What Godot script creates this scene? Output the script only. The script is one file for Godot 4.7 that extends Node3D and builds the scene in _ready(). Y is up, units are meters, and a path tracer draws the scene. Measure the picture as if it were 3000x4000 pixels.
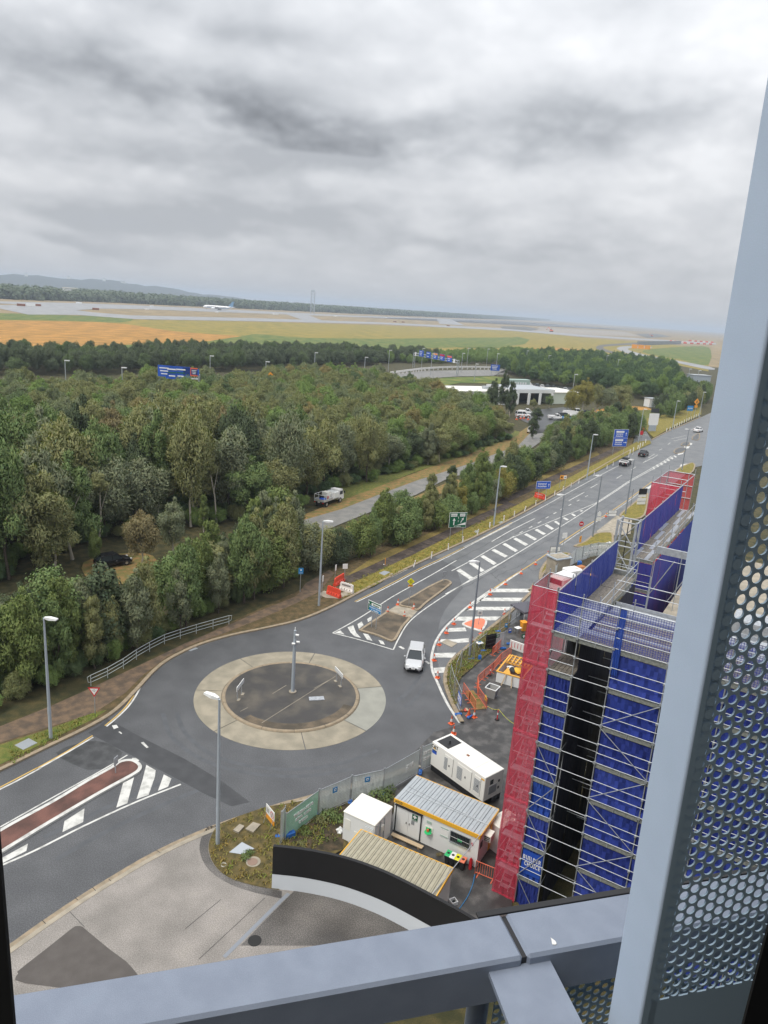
extends Node3D

var M := {}
var noises := {}
var used := {}
var unit_cyl: CylinderMesh
var unit_box: BoxMesh
var rng := RandomNumberGenerator.new()

# ---------- helpers ----------
func P(x: float, z: float) -> Vector2:
	return Vector2(x, z)

func Q(x: float, y: float, z: float) -> Vector3:
	return Vector3(x, y, z)

func lin(r: float, g: float, b: float) -> Color:
	return Color(r, g, b).linear_to_srgb()

func mk(key: String, r: float, g: float, b: float, rough := 0.7, metal := 0.0) -> StandardMaterial3D:
	var m := StandardMaterial3D.new()
	m.resource_name = key
	m.albedo_color = lin(r, g, b)
	m.roughness = rough
	m.metallic = metal
	M[key] = m
	return m

func noise_tex(freq: float, a: Color, b: Color, lo := 0.3, hi := 0.7, seed_ := 1, octaves := 5) -> NoiseTexture2D:
	var key := "%s %s %s %s %s %s %s" % [freq, a, b, lo, hi, seed_, octaves]
	if noises.has(key):
		return noises[key]
	var n := FastNoiseLite.new()
	n.seed = seed_
	n.noise_type = FastNoiseLite.TYPE_SIMPLEX_SMOOTH
	n.frequency = freq
	n.fractal_octaves = octaves
	var t := NoiseTexture2D.new()
	t.width = 512
	t.height = 512
	t.seamless = true
	t.noise = n
	var g := Gradient.new()
	g.offsets = PackedFloat32Array([lo, hi])
	g.colors = PackedColorArray([a, b])
	t.color_ramp = g
	noises[key] = t
	return t

# a surface whose colour wanders between two tones over `tile` metres, with fine grain and relief
func tex(key: String, a: Color, b: Color, tile: float, freq: float, rough: float, grain := 0.0, bump := 0.0, seed_ := 1, lo := 0.18, hi := 0.82) -> StandardMaterial3D:
	var m := StandardMaterial3D.new()
	m.resource_name = key
	m.albedo_texture = noise_tex(freq, a, b, lo, hi, seed_)
	m.uv1_triplanar = true
	m.uv1_world_triplanar = true
	m.uv1_scale = Vector3.ONE / tile
	m.roughness = rough
	if grain > 0.0:
		m.detail_enabled = true
		m.detail_blend_mode = BaseMaterial3D.BLEND_MODE_MUL
		m.detail_uv_layer = BaseMaterial3D.DETAIL_UV_2
		var d := 1.0 - grain
		m.detail_albedo = noise_tex(0.05, Color(d, d, d), Color(1, 1, 1), 0.25, 0.75, 7, 4)
		m.uv2_triplanar = true
		m.uv2_world_triplanar = true
		m.uv2_scale = Vector3.ONE / (tile * 0.137)
	if bump > 0.0:
		m.heightmap_enabled = true
		m.heightmap_texture = m.albedo_texture
		m.heightmap_scale = bump
	M[key] = m
	return m

func S() -> SurfaceTool:
	var s := SurfaceTool.new()
	s.begin(Mesh.PRIMITIVE_TRIANGLES)
	return s

func vert(s: SurfaceTool, p: Vector3, n: Vector3, uv: Vector2) -> void:
	s.set_normal(n)
	s.set_uv(uv)
	s.add_vertex(p)

func tri(s: SurfaceTool, a: Vector3, b: Vector3, c: Vector3, out_from = null) -> void:
	var n := (c - a).cross(b - a).normalized()
	if out_from != null and n.dot((a + b + c) / 3.0 - out_from) < 0.0:
		var t := b
		b = c
		c = t
		n = -n
	var u := (b - a).normalized()
	var w := n.cross(u)
	vert(s, a, n, Vector2.ZERO)
	vert(s, b, n, Vector2((b - a).dot(u), (b - a).dot(w)))
	vert(s, c, n, Vector2((c - a).dot(u), (c - a).dot(w)))

func quad(s: SurfaceTool, a: Vector3, b: Vector3, c: Vector3, d: Vector3, out_from = null) -> void:
	var n := (c - a).cross(b - a).normalized()
	if n.length() < 0.5:
		n = (d - a).cross(c - a).normalized()
	var p := [a, b, c, d]
	if out_from != null and n.dot((a + b + c + d) / 4.0 - out_from) < 0.0:
		p = [a, d, c, b]
		n = -n
	var lu: float = (p[1] - p[0]).length()
	var lv: float = (p[3] - p[0]).length()
	var uv := [Vector2.ZERO, Vector2(lu, 0), Vector2(lu, lv), Vector2(0, lv)]
	for k in [0, 1, 2, 0, 2, 3]:
		vert(s, p[k], n, uv[k])

func box(s: SurfaceTool, c: Vector3, size: Vector3, yaw := 0.0) -> void:
	bxt(s, Transform3D(Basis(Vector3.UP, yaw), c), size)

func bxt(s: SurfaceTool, t: Transform3D, size: Vector3) -> void:
	var h := size / 2.0
	var o := t.origin
	for ax in 3:
		for sg in [-1.0, 1.0]:
			var n := Vector3.ZERO
			n[ax] = sg
			var e := Vector3.ZERO
			e[(ax + 1) % 3] = 1.0
			var f := Vector3.ZERO
			f[(ax + 2) % 3] = 1.0
			quad(s, t * ((n - e - f) * h), t * ((n + e - f) * h), t * ((n + e + f) * h), t * ((n - e + f) * h), o)

# a box with chamfered edges
func cbox(s: SurfaceTool, t: Transform3D, size: Vector3, ch: float) -> void:
	var h := size / 2.0
	var o := t.origin
	var pt := func(sg: Vector3, ax: int) -> Vector3:
		var q := sg * (h - Vector3.ONE * ch)
		q[ax] = sg[ax] * h[ax]
		return t * q
	for ax in 3:
		var b1 := (ax + 1) % 3
		var b2 := (ax + 2) % 3
		for sg in [-1.0, 1.0]:
			var c := []
			for q in [[-1, -1], [1, -1], [1, 1], [-1, 1]]:
				var v := Vector3.ZERO
				v[ax] = sg
				v[b1] = q[0]
				v[b2] = q[1]
				c.append(pt.call(v, ax))
			quad(s, c[0], c[1], c[2], c[3], o)
		for s1 in [-1.0, 1.0]:
			for s2 in [-1.0, 1.0]:
				var va := Vector3.ZERO
				va[b1] = s1
				va[b2] = s2
				var vb := va
				va[ax] = -1.0
				vb[ax] = 1.0
				quad(s, pt.call(va, b1), pt.call(vb, b1), pt.call(vb, b2), pt.call(va, b2), o)
	for x in [-1.0, 1.0]:
		for y in [-1.0, 1.0]:
			for z in [-1.0, 1.0]:
				var v := Vector3(x, y, z)
				tri(s, pt.call(v, 0), pt.call(v, 1), pt.call(v, 2), o)

func tube(s: SurfaceTool, a: Vector3, b: Vector3, r: float, r2 := -1.0, n := 8, caps := true) -> void:
	if r2 < 0.0:
		r2 = r
	var d := (b - a).normalized()
	var x := d.cross(Vector3.UP if absf(d.y) < 0.9 else Vector3.RIGHT).normalized()
	var y := d.cross(x)
	for k in n:
		var e0 := x * cos(TAU * k / n) + y * sin(TAU * k / n)
		var e1 := x * cos(TAU * (k + 1) / n) + y * sin(TAU * (k + 1) / n)
		var p := [a + e0 * r, b + e0 * r2, b + e1 * r2, a + e1 * r]
		var nn := [e0, e0, e1, e1]
		for i in [0, 1, 2, 0, 2, 3]:
			vert(s, p[i], nn[i], Vector2.ZERO)
		if caps:
			tri(s, a, p[0], p[3], b)
			tri(s, b, p[1], p[2], a)

func path_tube(s: SurfaceTool, p: Array, r: float, n := 6) -> void:
	for k in p.size() - 1:
		tube(s, p[k], p[k + 1], r, r, n)

# rings of equal length joined into a skin
func loft(s: SurfaceTool, rings: Array, caps := true) -> void:
	var n: int = rings[0].size()
	var mids := []
	for r in rings:
		var c := Vector3.ZERO
		for p in r:
			c += p
		mids.append(c / n)
	for k in rings.size() - 1:
		for i in n:
			var j := (i + 1) % n
			quad(s, rings[k][i], rings[k][j], rings[k + 1][j], rings[k + 1][i], (mids[k] + mids[k + 1]) / 2.0)
	if caps:
		var last: int = rings.size() - 1
		for i in n:
			tri(s, mids[0], rings[0][i], rings[0][(i + 1) % n], mids[1])
			tri(s, mids[last], rings[last][i], rings[last][(i + 1) % n], mids[last - 1])

func v3(p: Vector2, y := 0.0) -> Vector3:
	return Vector3(p.x, y, p.y)

# ear clipping that always finishes, also on outlines that touch themselves
func ears(p: Array) -> Array:
	var left := range(p.size())
	if Geometry2D.is_polygon_clockwise(PackedVector2Array(p)):
		left.reverse()
	var out := []
	while left.size() > 3:
		var n := left.size()
		var best := -1
		var most := -1e30
		for k in n:
			var a: Vector2 = p[left[(k + n - 1) % n]]
			var b: Vector2 = p[left[k]]
			var c: Vector2 = p[left[(k + 1) % n]]
			var turn := (b - a).cross(c - b)
			if turn <= 1e-9:
				continue
			var clear := true
			for i in n:
				if i != k and i != (k + 1) % n and i != (k + n - 1) % n:
					var q: Vector2 = p[left[i]]
					if (b - a).cross(q - a) > 1e-9 and (c - b).cross(q - b) > 1e-9 and (a - c).cross(q - c) > 1e-9:
						clear = false
						break
			if not clear:
				continue
			var fat: float = turn / maxf((c - a).length_squared(), 1e-9)
			if fat > most:
				most = fat
				best = k
		if best < 0:
			best = 0
		out.append_array([left[(best + n - 1) % n], left[best], left[(best + 1) % n]])
		left.remove_at(best)
	if left.size() == 3:
		out.append_array(left)
	return out

func flat_tris(s: SurfaceTool, p: Array, y: float, up := true) -> void:
	var q := PackedVector2Array(p)
	var id: Array = ears(p)
	for k in range(0, id.size(), 3):
		tri(s, v3(q[id[k]], y), v3(q[id[k + 1]], y), v3(q[id[k + 2]], y), Vector3(q[id[k]].x, y - (1.0 if up else -1.0), q[id[k]].y))

func prism(s: SurfaceTool, p: Array, y0: float, y1: float) -> void:
	flat_tris(s, p, y1)
	var cw := Geometry2D.is_polygon_clockwise(PackedVector2Array(p))
	for k in p.size():
		var a: Vector2 = p[k]
		var b: Vector2 = p[(k + 1) % p.size()]
		var d := (b - a).normalized()
		var o := Vector2(d.y, -d.x) * (1.0 if not cw else -1.0)
		quad(s, v3(a, y0), v3(b, y0), v3(b, y1), v3(a, y1), v3((a + b) / 2.0 + o, (y0 + y1) / 2.0))

func smooth(p: Array, per := 6, closed := false) -> Array:
	var out := []
	var n := p.size()
	var last := n if closed else n - 1
	for k in last:
		var a: Vector2 = p[(k - 1 + n) % n] if closed or k > 0 else p[0] * 2.0 - p[1]
		var b: Vector2 = p[k]
		var c: Vector2 = p[(k + 1) % n]
		var d: Vector2 = p[(k + 2) % n] if closed or k + 2 < n else p[n - 1] * 2.0 - p[n - 2]
		for i in per:
			out.append(b.cubic_interpolate(c, a, d, float(i) / per))
	if not closed:
		out.append(p[n - 1])
	return out

func offset(p: Array, d: float, closed := false) -> Array:
	var out := []
	var n := p.size()
	for k in n:
		var a: Vector2 = p[(k - 1 + n) % n] if closed or k > 0 else p[k]
		var b: Vector2 = p[(k + 1) % n] if closed or k < n - 1 else p[k]
		var t := (b - a).normalized()
		out.append(p[k] + Vector2(-t.y, t.x) * d)
	return out

# a flat band between two lines of equal length
func band(s: SurfaceTool, l: Array, r: Array, y: float, closed := false) -> void:
	var n := l.size()
	for k in (n if closed else n - 1):
		var j := (k + 1) % n
		quad(s, v3(l[k], y), v3(l[j], y), v3(r[j], y), v3(r[k], y), v3(l[k], y - 1.0))

# a raised band (a kerb): top and both sides
func kerb(s: SurfaceTool, l: Array, r: Array, y0: float, y1: float, closed := false) -> void:
	band(s, l, r, y1, closed)
	var n := l.size()
	for k in (n if closed else n - 1):
		var j := (k + 1) % n
		var m := v3((l[k] + r[k] + l[j] + r[j]) / 4.0, (y0 + y1) / 2.0)
		quad(s, v3(l[k], y0), v3(l[j], y0), v3(l[j], y1), v3(l[k], y1), m)
		quad(s, v3(r[k], y0), v3(r[j], y0), v3(r[j], y1), v3(r[k], y1), m)

func stripe(s: SurfaceTool, p: Array, w: float, y: float, closed := false) -> void:
	band(s, offset(p, w / 2.0, closed), offset(p, -w / 2.0, closed), y, closed)

func numbered(called: String, parent: Node) -> String:
	var key := str(parent.get_instance_id()) + called
	var k: int = used.get(key, 0)
	used[key] = k + 1
	return called if k == 0 else "%s_%03d" % [called, k]

func put(called: String, s: SurfaceTool, m: Material, parent: Node = self) -> MeshInstance3D:
	return putm(called, s.commit(), m, parent)

func putm(called: String, mesh: Mesh, m: Material, parent: Node = self) -> MeshInstance3D:
	var o := MeshInstance3D.new()
	o.mesh = mesh
	o.set_surface_override_material(0, m)
	o.name = numbered(called, parent)
	parent.add_child(o, true)
	return o

func tag(o: Node, label: String, category: String, group := "", kind := "") -> Node:
	if label:
		o.set_meta("label", label)
	if category:
		o.set_meta("category", category)
	if group:
		o.set_meta("group", group)
	if kind:
		o.set_meta("kind", kind)
	return o

func struct(called: String, s: SurfaceTool, m: Material) -> MeshInstance3D:
	var o := put(called, s, m)
	o.set_meta("kind", "structure")
	return o

func thing(called: String, label: String, category: String, at := Vector3.ZERO, turn := 0.0, group := "") -> Node3D:
	var o := Node3D.new()
	o.name = numbered(called, self)
	add_child(o, true)
	o.position = at
	o.rotation.y = turn
	tag(o, label, category, group)
	return o

func copy(src: Node3D, called: String, label: String, at: Vector3, turn := 0.0, group := "") -> Node3D:
	var o: Node3D = src.duplicate()
	o.name = numbered(called, self)
	add_child(o, true)
	o.position = at
	o.rotation.y = turn
	o.set_meta("label", label)
	if group:
		o.set_meta("group", group)
	return o

func pipe(parent: Node, called: String, a: Vector3, b: Vector3, r: float, m: Material) -> MeshInstance3D:
	var o := putm(called, unit_cyl, m, parent)
	var d := b - a
	var y := d.normalized()
	var x := y.cross(Vector3.FORWARD if absf(y.z) < 0.9 else Vector3.RIGHT).normalized()
	o.transform = Transform3D(Basis(x * r, d, x.cross(y) * r), (a + b) / 2.0)
	return o

func block(parent: Node, called: String, c: Vector3, size: Vector3, m: Material, yaw := 0.0) -> MeshInstance3D:
	var o := putm(called, unit_box, m, parent)
	o.transform = Transform3D(Basis(Vector3.UP, yaw).scaled_local(size), c)
	return o

func text(parent: Node, called: String, words: String, height: float, m: Material, t: Transform3D, bold := true, depth := 0.01) -> MeshInstance3D:
	var f := SystemFont.new()
	f.font_names = PackedStringArray(["Droid Sans"])
	f.font_weight = 700 if bold else 400
	var k := TextMesh.new()
	k.font = f
	k.text = words
	k.font_size = 32
	k.pixel_size = height / 32.0
	k.depth = depth
	k.curve_step = 3.0
	k.horizontal_alignment = HORIZONTAL_ALIGNMENT_CENTER
	k.vertical_alignment = VERTICAL_ALIGNMENT_CENTER
	var o := putm(called, k, m, parent)
	for n in k.get_surface_count():
		o.set_surface_override_material(n, m)
	o.transform = t
	return o

func yaw_of(d: Vector2) -> float:      # the turn that brings +x onto d (x, z)
	return atan2(-d.y, d.x)

func r4(p: Array) -> Dictionary:       # the rectangle nearest to four corners: front left, front right, back right, back left
	var u: Vector2 = ((p[1] - p[0]) + (p[2] - p[3])) / 2.0
	var w: Vector2 = ((p[3] - p[0]) + (p[2] - p[1])) / 2.0
	var a := u.normalized()
	return {"at": (p[0] + p[1] + p[2] + p[3]) / 4.0, "yaw": yaw_of(a), "long": u.length(), "wide": absf(w.dot(Vector2(-a.y, a.x)))}


func _ready() -> void:
	rng.seed = 20250623
	unit_cyl = CylinderMesh.new()
	unit_cyl.top_radius = 1.0
	unit_cyl.bottom_radius = 1.0
	unit_cyl.height = 1.0
	unit_cyl.radial_segments = 8
	unit_cyl.rings = 1
	unit_box = BoxMesh.new()
	var cam := Camera3D.new()
	cam.name = "camera"
	add_child(cam)
	cam.fov = 69.56
	cam.near = 0.05
	cam.far = 60000.0
	cam.transform = Transform3D(Basis(Vector3.RIGHT, -0.27134) * Basis(Vector3.BACK, 0.0725), Vector3(0, 30, 0))
	cam.current = true
	var e := Environment.new()
	e.background_mode = Environment.BG_SKY
	e.tonemap_mode = Environment.TONE_MAPPER_LINEAR
	e.tonemap_exposure = 1.46
	e.sdfgi_enabled = true
	e.ssao_enabled = true
	e.ssil_enabled = true
	e.fog_enabled = true
	e.fog_density = 0.00019
	e.fog_light_color = Color(0.80, 0.85, 0.91)
	var sm := PanoramaSkyMaterial.new()
	sm.panorama = ImageTexture.create_from_image(cloud_image())
	var sky := Sky.new()
	sky.sky_material = sm
	e.sky = sky
	var we := WorldEnvironment.new()
	we.name = "air"
	we.environment = e
	add_child(we)
	var sun := DirectionalLight3D.new()
	sun.name = "sun"
	sun.light_energy = 0.45
	sun.light_color = Color(1.0, 0.97, 0.92)
	sun.light_angular_distance = 18.0
	sun.shadow_enabled = true
	sun.rotation = Vector3(deg_to_rad(-58), deg_to_rad(-50), 0)
	add_child(sun)
	materials()
	terrain()
	far_land()
	roads()
	islands()
	verges()
	markings()
	wear()
	plaza()
	trees()
	cabins()
	canopy_wall()
	scaffolds()
	site_fences()
	site_clutter()
	lamps()
	signs()
	verge_things()
	cones()
	vehicles()
	car_hire()
	gantries()
	airfield()
	balcony()

func cloud_image() -> Image:
	var w := 2048
	var h := 1024
	var im := Image.create(w, h, false, Image.FORMAT_RGBF)
	var big := FastNoiseLite.new()
	big.seed = 5
	big.frequency = 0.16
	big.fractal_octaves = 6
	big.fractal_gain = 0.55
	var fine := FastNoiseLite.new()
	fine.seed = 23
	fine.frequency = 0.35
	fine.fractal_octaves = 6
	fine.fractal_gain = 0.58
	var warp := FastNoiseLite.new()
	warp.seed = 9
	warp.frequency = 0.11
	warp.fractal_octaves = 4
	# darker masses of cloud: heading, elevation, half width, half height (degrees), weight
	var dark := [[-25.0, 13.4, 6.5, 2.6, 0.42], [-20.0, 14.6, 5.0, 1.8, 0.32], [-12.5, 12.6, 6.5, 2.2, 0.85], [-7.0, 10.8, 4.5, 1.9, 0.75], [-2.5, 9.4, 4.0, 1.3, 0.6], [1.5, 11.6, 5.0, 1.1, 0.45], [10.5, 11.8, 4.2, 2.0, 0.6], [6.5, 9.6, 5.0, 1.0, 0.35], [17.0, 12.8, 3.5, 1.6, 0.3], [-17.0, 8.6, 6.0, 0.9, 0.3], [-16.0, 4.9, 7.5, 0.9, 0.5], [-24.0, 2.6, 7.0, 0.8, 0.5], [-6.0, 6.2, 8.0, 0.8, 0.25], [6.0, 4.4, 8.0, 0.8, 0.25],
		[-9.0, 17.8, 6.0, 0.9, 0.3], [-20.0, 18.6, 6.0, 1.0, 0.35],
		[-40.0, 13.0, 9.0, 2.6, 0.6], [-55.0, 9.0, 12.0, 2.0, 0.5], [32.0, 12.0, 9.0, 2.2, 0.5], [48.0, 8.0, 10.0, 1.8, 0.5], [-20.0, 24.0, 11.0, 3.0, 0.45], [14.0, 27.0, 12.0, 3.5, 0.45]]
	for j in h:
		var el := 90.0 - (j + 0.5) * 180.0 / h
		var y := sin(deg_to_rad(el))
		for i in w:
			var light := 0.55
			var tint := 0.3
			if el > -1.0:
				var az := fposmod((i + 0.5) * 360.0 / w + 180.0, 360.0) - 180.0
				var d := Vector3(sin(deg_to_rad(az)) * cos(deg_to_rad(el)), maxf(y, 0.0), -cos(deg_to_rad(az)) * cos(deg_to_rad(el)))
				var k := 4.4 / (d.y + 0.26)
				var q := Vector3(d.x * k, 0.0, d.z * k)
				var wx := warp.get_noise_3dv(q + Vector3(7, 0, 3))
				var wy := warp.get_noise_3dv(q + Vector3(-21, 4, 13))
				var n := big.get_noise_3dv(q + Vector3(wx, 0, wy) * 2.5)
				var puff := 0.30 - absf(fine.get_noise_3dv(q * 1.5 + Vector3(3, 1, 7))) * 1.5
				var shade := 0.12 + 0.26 * n + 0.20 * puff + 0.26 * fine.get_noise_3dv(q * 2.6 + Vector3(wx, wy, 0) * 3.0)
				var a2 := az + wx * 5.0 + n * 2.0
				var e2 := el + wy * 2.2 + n * 1.8
				for b in dark:
					var u: float = (a2 - b[0]) / b[2]
					var v: float = (e2 - b[1]) / b[3]
					var g := u * u + v * v
					if g < 6.0:
						shade += 0.95 * b[4] * exp(-g) * (1.0 + 1.0 * n + 0.8 * puff)
				shade = maxf(shade, -0.05)
				shade = shade / (1.0 + 0.30 * shade)
				var haze := exp(-maxf(el, 0.0) / 2.6)
				shade = lerpf(shade, 0.24, haze)
				tint = clampf(shade, 0.0, 1.0)
				light = (0.45 + 0.76 * y) * (1.0 - 0.68 * shade)
				light *= 1.0 + 0.05 * exp(-pow((az - 12.0) / 20.0, 2.0) - pow((el - 17.0) / 10.0, 2.0)) * (1.0 - shade)
			im.set_pixel(i, j, Color(light * (0.975 - 0.05 * tint), light * (0.995 - 0.005 * tint), light * (1.03 + 0.06 * tint)))
	return im

func materials() -> void:
	mk("white_paint", 0.78, 0.78, 0.76, 0.45)
	tex("road_white", Color(0.70, 0.70, 0.68), Color(0.84, 0.84, 0.82), 5.0, 0.012, 0.6, 0.10, 0.0, 62, 0.15, 0.6)
	mk("road_yellow", 0.55, 0.36, 0.10, 0.6)
	mk("galvanised", 0.46, 0.49, 0.52, 0.42, 0.55)
	mk("lamp_grey", 0.40, 0.45, 0.50, 0.45, 0.25)
	mk("lamp_dark", 0.16, 0.17, 0.18, 0.5, 0.3)
	mk("dark_metal", 0.05, 0.055, 0.06, 0.5, 0.3)
	mk("black", 0.012, 0.012, 0.014, 0.5)
	mk("black_gloss", 0.014, 0.014, 0.016, 0.12)
	mk("rubber", 0.02, 0.02, 0.02, 0.85)
	mk("glass_dark", 0.03, 0.037, 0.042, 0.08)
	mk("orange", 0.75, 0.13, 0.04, 0.5)
	mk("barrier_red", 0.72, 0.07, 0.035, 0.45)
	mk("barrier_white", 0.75, 0.73, 0.70, 0.45)
	mk("mesh_orange", 0.72, 0.16, 0.08, 0.55)
	mk("yellow_trim", 0.78, 0.42, 0.03, 0.45)
	mk("sign_yellow", 0.75, 0.72, 0.02, 0.4)
	mk("sign_orange", 0.8, 0.33, 0.03, 0.4)
	mk("sign_green", 0.0, 0.10, 0.045, 0.4)
	mk("sign_blue", 0.015, 0.09, 0.48, 0.4)
	mk("sign_sky", 0.02, 0.22, 0.5, 0.4)
	mk("sign_red", 0.55, 0.02, 0.03, 0.4)
	mk("sign_back", 0.34, 0.36, 0.38, 0.5, 0.3)
	mk("blue_plastic", 0.02, 0.13, 0.45, 0.45)
	mk("cabin_white", 0.76, 0.77, 0.76, 0.5)
	mk("cabin_cream", 0.78, 0.77, 0.70, 0.5)
	mk("gen_white", 0.80, 0.79, 0.74, 0.4)
	mk("red", 0.6, 0.02, 0.02, 0.4)
	mk("green_plastic", 0.03, 0.48, 0.16, 0.45)
	mk("silver_paint", 0.56, 0.57, 0.58, 0.25, 0.35)
	mk("white_car", 0.78, 0.78, 0.78, 0.25)
	mk("black_car", 0.012, 0.012, 0.015, 0.2)
	mk("grey_car", 0.10, 0.11, 0.12, 0.25, 0.3)
	mk("hub", 0.55, 0.56, 0.58, 0.35, 0.6)
	mk("lens", 0.7, 0.72, 0.72, 0.15)
	mk("tail_red", 0.45, 0.01, 0.01, 0.25)
	mk("timber_yellow", 0.72, 0.38, 0.06, 0.7)
	mk("timber", 0.30, 0.20, 0.11, 0.8)
	mk("tent_grey", 0.10, 0.10, 0.12, 0.8)
	mk("rust", 0.22, 0.08, 0.035, 0.85)
	mk("jet_blue", 0.10, 0.22, 0.36, 0.4)
	mk("pale_green", 0.40, 0.52, 0.46, 0.6)
	tex("grass", Color(0.50, 0.48, 0.19), Color(0.64, 0.57, 0.26), 6.0, 0.012, 0.95, 0.35, 3.0, 11)
	tex("grass_lush", Color(0.40, 0.46, 0.18), Color(0.55, 0.53, 0.26), 5.0, 0.014, 0.95, 0.4, 3.0, 12)
	tex("grass_dry", Color(0.52, 0.47, 0.24), Color(0.62, 0.53, 0.30), 7.0, 0.012, 0.95, 0.35, 2.0, 13)
	tex("scrub", Color(0.26, 0.27, 0.14), Color(0.42, 0.38, 0.22), 9.0, 0.012, 0.95, 0.5, 5.0, 14)
	tex("leaf_litter", Color(0.37, 0.33, 0.20), Color(0.53, 0.44, 0.30), 6.0, 0.013, 0.95, 0.5, 3.0, 15)
	tex("dirt_track", Color(0.47, 0.46, 0.24), Color(0.66, 0.51, 0.32), 8.0, 0.012, 0.95, 0.3, 2.0, 16)
	tex("asphalt", Color(0.335, 0.34, 0.35), Color(0.385, 0.39, 0.40), 17.0, 0.010, 0.5, 0.22, 0.6, 17)
	tex("asphalt_old", Color(0.40, 0.41, 0.42), Color(0.47, 0.475, 0.48), 21.0, 0.011, 0.42, 0.22, 0.6, 18)
	tex("asphalt_patch", Color(0.245, 0.25, 0.26), Color(0.29, 0.295, 0.305), 9.0, 0.012, 0.55, 0.2, 0.6, 19)
	tex("asphalt_dark", Color(0.24, 0.245, 0.25), Color(0.34, 0.345, 0.35), 7.0, 0.014, 0.4, 0.3, 0.8, 20)
	tex("yard", Color(0.27, 0.265, 0.26), Color(0.42, 0.41, 0.40), 8.0, 0.013, 0.45, 0.35, 0.8, 21, 0.35, 0.75)
	tex("side_road", Color(0.50, 0.50, 0.49), Color(0.58, 0.57, 0.55), 14.0, 0.012, 0.7, 0.25, 0.6, 22)
	tex("concrete", Color(0.60, 0.57, 0.51), Color(0.70, 0.66, 0.59), 6.0, 0.012, 0.75, 0.15, 0.3, 23)
	tex("apron", Color(0.55, 0.525, 0.46), Color(0.65, 0.615, 0.54), 9.0, 0.009, 0.7, 0.12, 0.3, 24)
	tex("apron_new", Color(0.57, 0.57, 0.535), Color(0.62, 0.62, 0.58), 9.0, 0.009, 0.7, 0.1, 0.3, 25)
	tex("island_dark", Color(0.26, 0.25, 0.24), Color(0.39, 0.365, 0.325), 12.0, 0.008, 0.5, 0.2, 0.3, 26, 0.30, 0.9)
	tex("island_brown", Color(0.33, 0.30, 0.25), Color(0.50, 0.44, 0.36), 9.0, 0.008, 0.75, 0.3, 0.5, 27)
	tex("kerb", Color(0.58, 0.53, 0.45), Color(0.68, 0.61, 0.51), 3.0, 0.012, 0.8, 0.2, 0.3, 28)
	tex("red_paving", Color(0.34, 0.23, 0.195), Color(0.50, 0.335, 0.29), 8.0, 0.009, 0.6, 0.25, 0.4, 29)
	tex("aggregate", Color(0.53, 0.515, 0.495), Color(0.62, 0.60, 0.58), 11.0, 0.007, 0.75, 0.0, 0.0, 30)
	var ag: StandardMaterial3D = M["aggregate"]
	ag.detail_enabled = true
	ag.detail_blend_mode = BaseMaterial3D.BLEND_MODE_MUL
	ag.detail_uv_layer = BaseMaterial3D.DETAIL_UV_2
	ag.detail_albedo = noise_tex(0.11, Color(0.84, 0.83, 0.82), Color(1.0, 1.0, 1.0), 0.3, 0.7, 31, 3)
	ag.uv2_triplanar = true
	ag.uv2_world_triplanar = true
	ag.uv2_scale = Vector3.ONE / 4.2
	tex("aggregate_wet", Color(0.36, 0.345, 0.33), Color(0.53, 0.51, 0.49), 14.0, 0.006, 0.4, 0.35, 0.3, 32)
	tex("ramp_patch", Color(0.335, 0.315, 0.30), Color(0.37, 0.35, 0.335), 5.0, 0.010, 0.75, 0.12, 0.0, 33)
	tex("boards", Color(0.23, 0.195, 0.175), Color(0.35, 0.30, 0.27), 5.0, 0.012, 0.75, 0.35, 0.5, 34)
	tex("footpath", Color(0.36, 0.31, 0.26), Color(0.52, 0.43, 0.34), 6.0, 0.011, 0.8, 0.25, 0.4, 35)
	tex("bed", Color(0.36, 0.33, 0.19), Color(0.54, 0.47, 0.28), 3.5, 0.013, 0.95, 0.45, 3.0, 36)
	tex("soil", Color(0.25, 0.23, 0.16), Color(0.44, 0.37, 0.28), 4.0, 0.013, 0.95, 0.45, 3.0, 37)
	tex("field_orange", Color(0.65, 0.49, 0.21), Color(0.82, 0.60, 0.28), 90.0, 0.011, 1.0, 0.3, 0.0, 38)
	tex("field_olive", Color(0.52, 0.50, 0.20), Color(0.68, 0.59, 0.27), 110.0, 0.011, 1.0, 0.3, 0.0, 39)
	tex("field_green", Color(0.30, 0.43, 0.14), Color(0.55, 0.55, 0.25), 80.0, 0.011, 1.0, 0.35, 0.0, 40)
	tex("field_tan", Color(0.54, 0.49, 0.37), Color(0.68, 0.59, 0.44), 200.0, 0.011, 1.0, 0.25, 0.0, 41)
	tex("runway", Color(0.52, 0.525, 0.53), Color(0.62, 0.62, 0.62), 120.0, 0.012, 0.55, 0.1, 0.0, 42)
	tex("earthwork", Color(0.55, 0.52, 0.48), Color(0.70, 0.66, 0.60), 60.0, 0.012, 0.9, 0.2, 0.0, 43)
	tex("dark_fill", Color(0.36, 0.36, 0.35), Color(0.48, 0.47, 0.44), 60.0, 0.012, 0.9, 0.2, 0.0, 44)
	tex("roof_grey", Color(0.66, 0.69, 0.71), Color(0.70, 0.725, 0.74), 2.5, 0.010, 0.4, 0.08, 0.0, 45)
	tex("roof_beige", Color(0.65, 0.63, 0.545), Color(0.70, 0.675, 0.59), 2.5, 0.010, 0.45, 0.1, 0.0, 46)
	tex("steel_sheet", Color(0.60, 0.62, 0.65), Color(0.72, 0.74, 0.76), 1.6, 0.012, 0.35, 0.12, 0.0, 47)
	tex("deck_timber", Color(0.46, 0.44, 0.41), Color(0.64, 0.61, 0.56), 1.3, 0.014, 0.8, 0.25, 0.2, 48)
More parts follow.
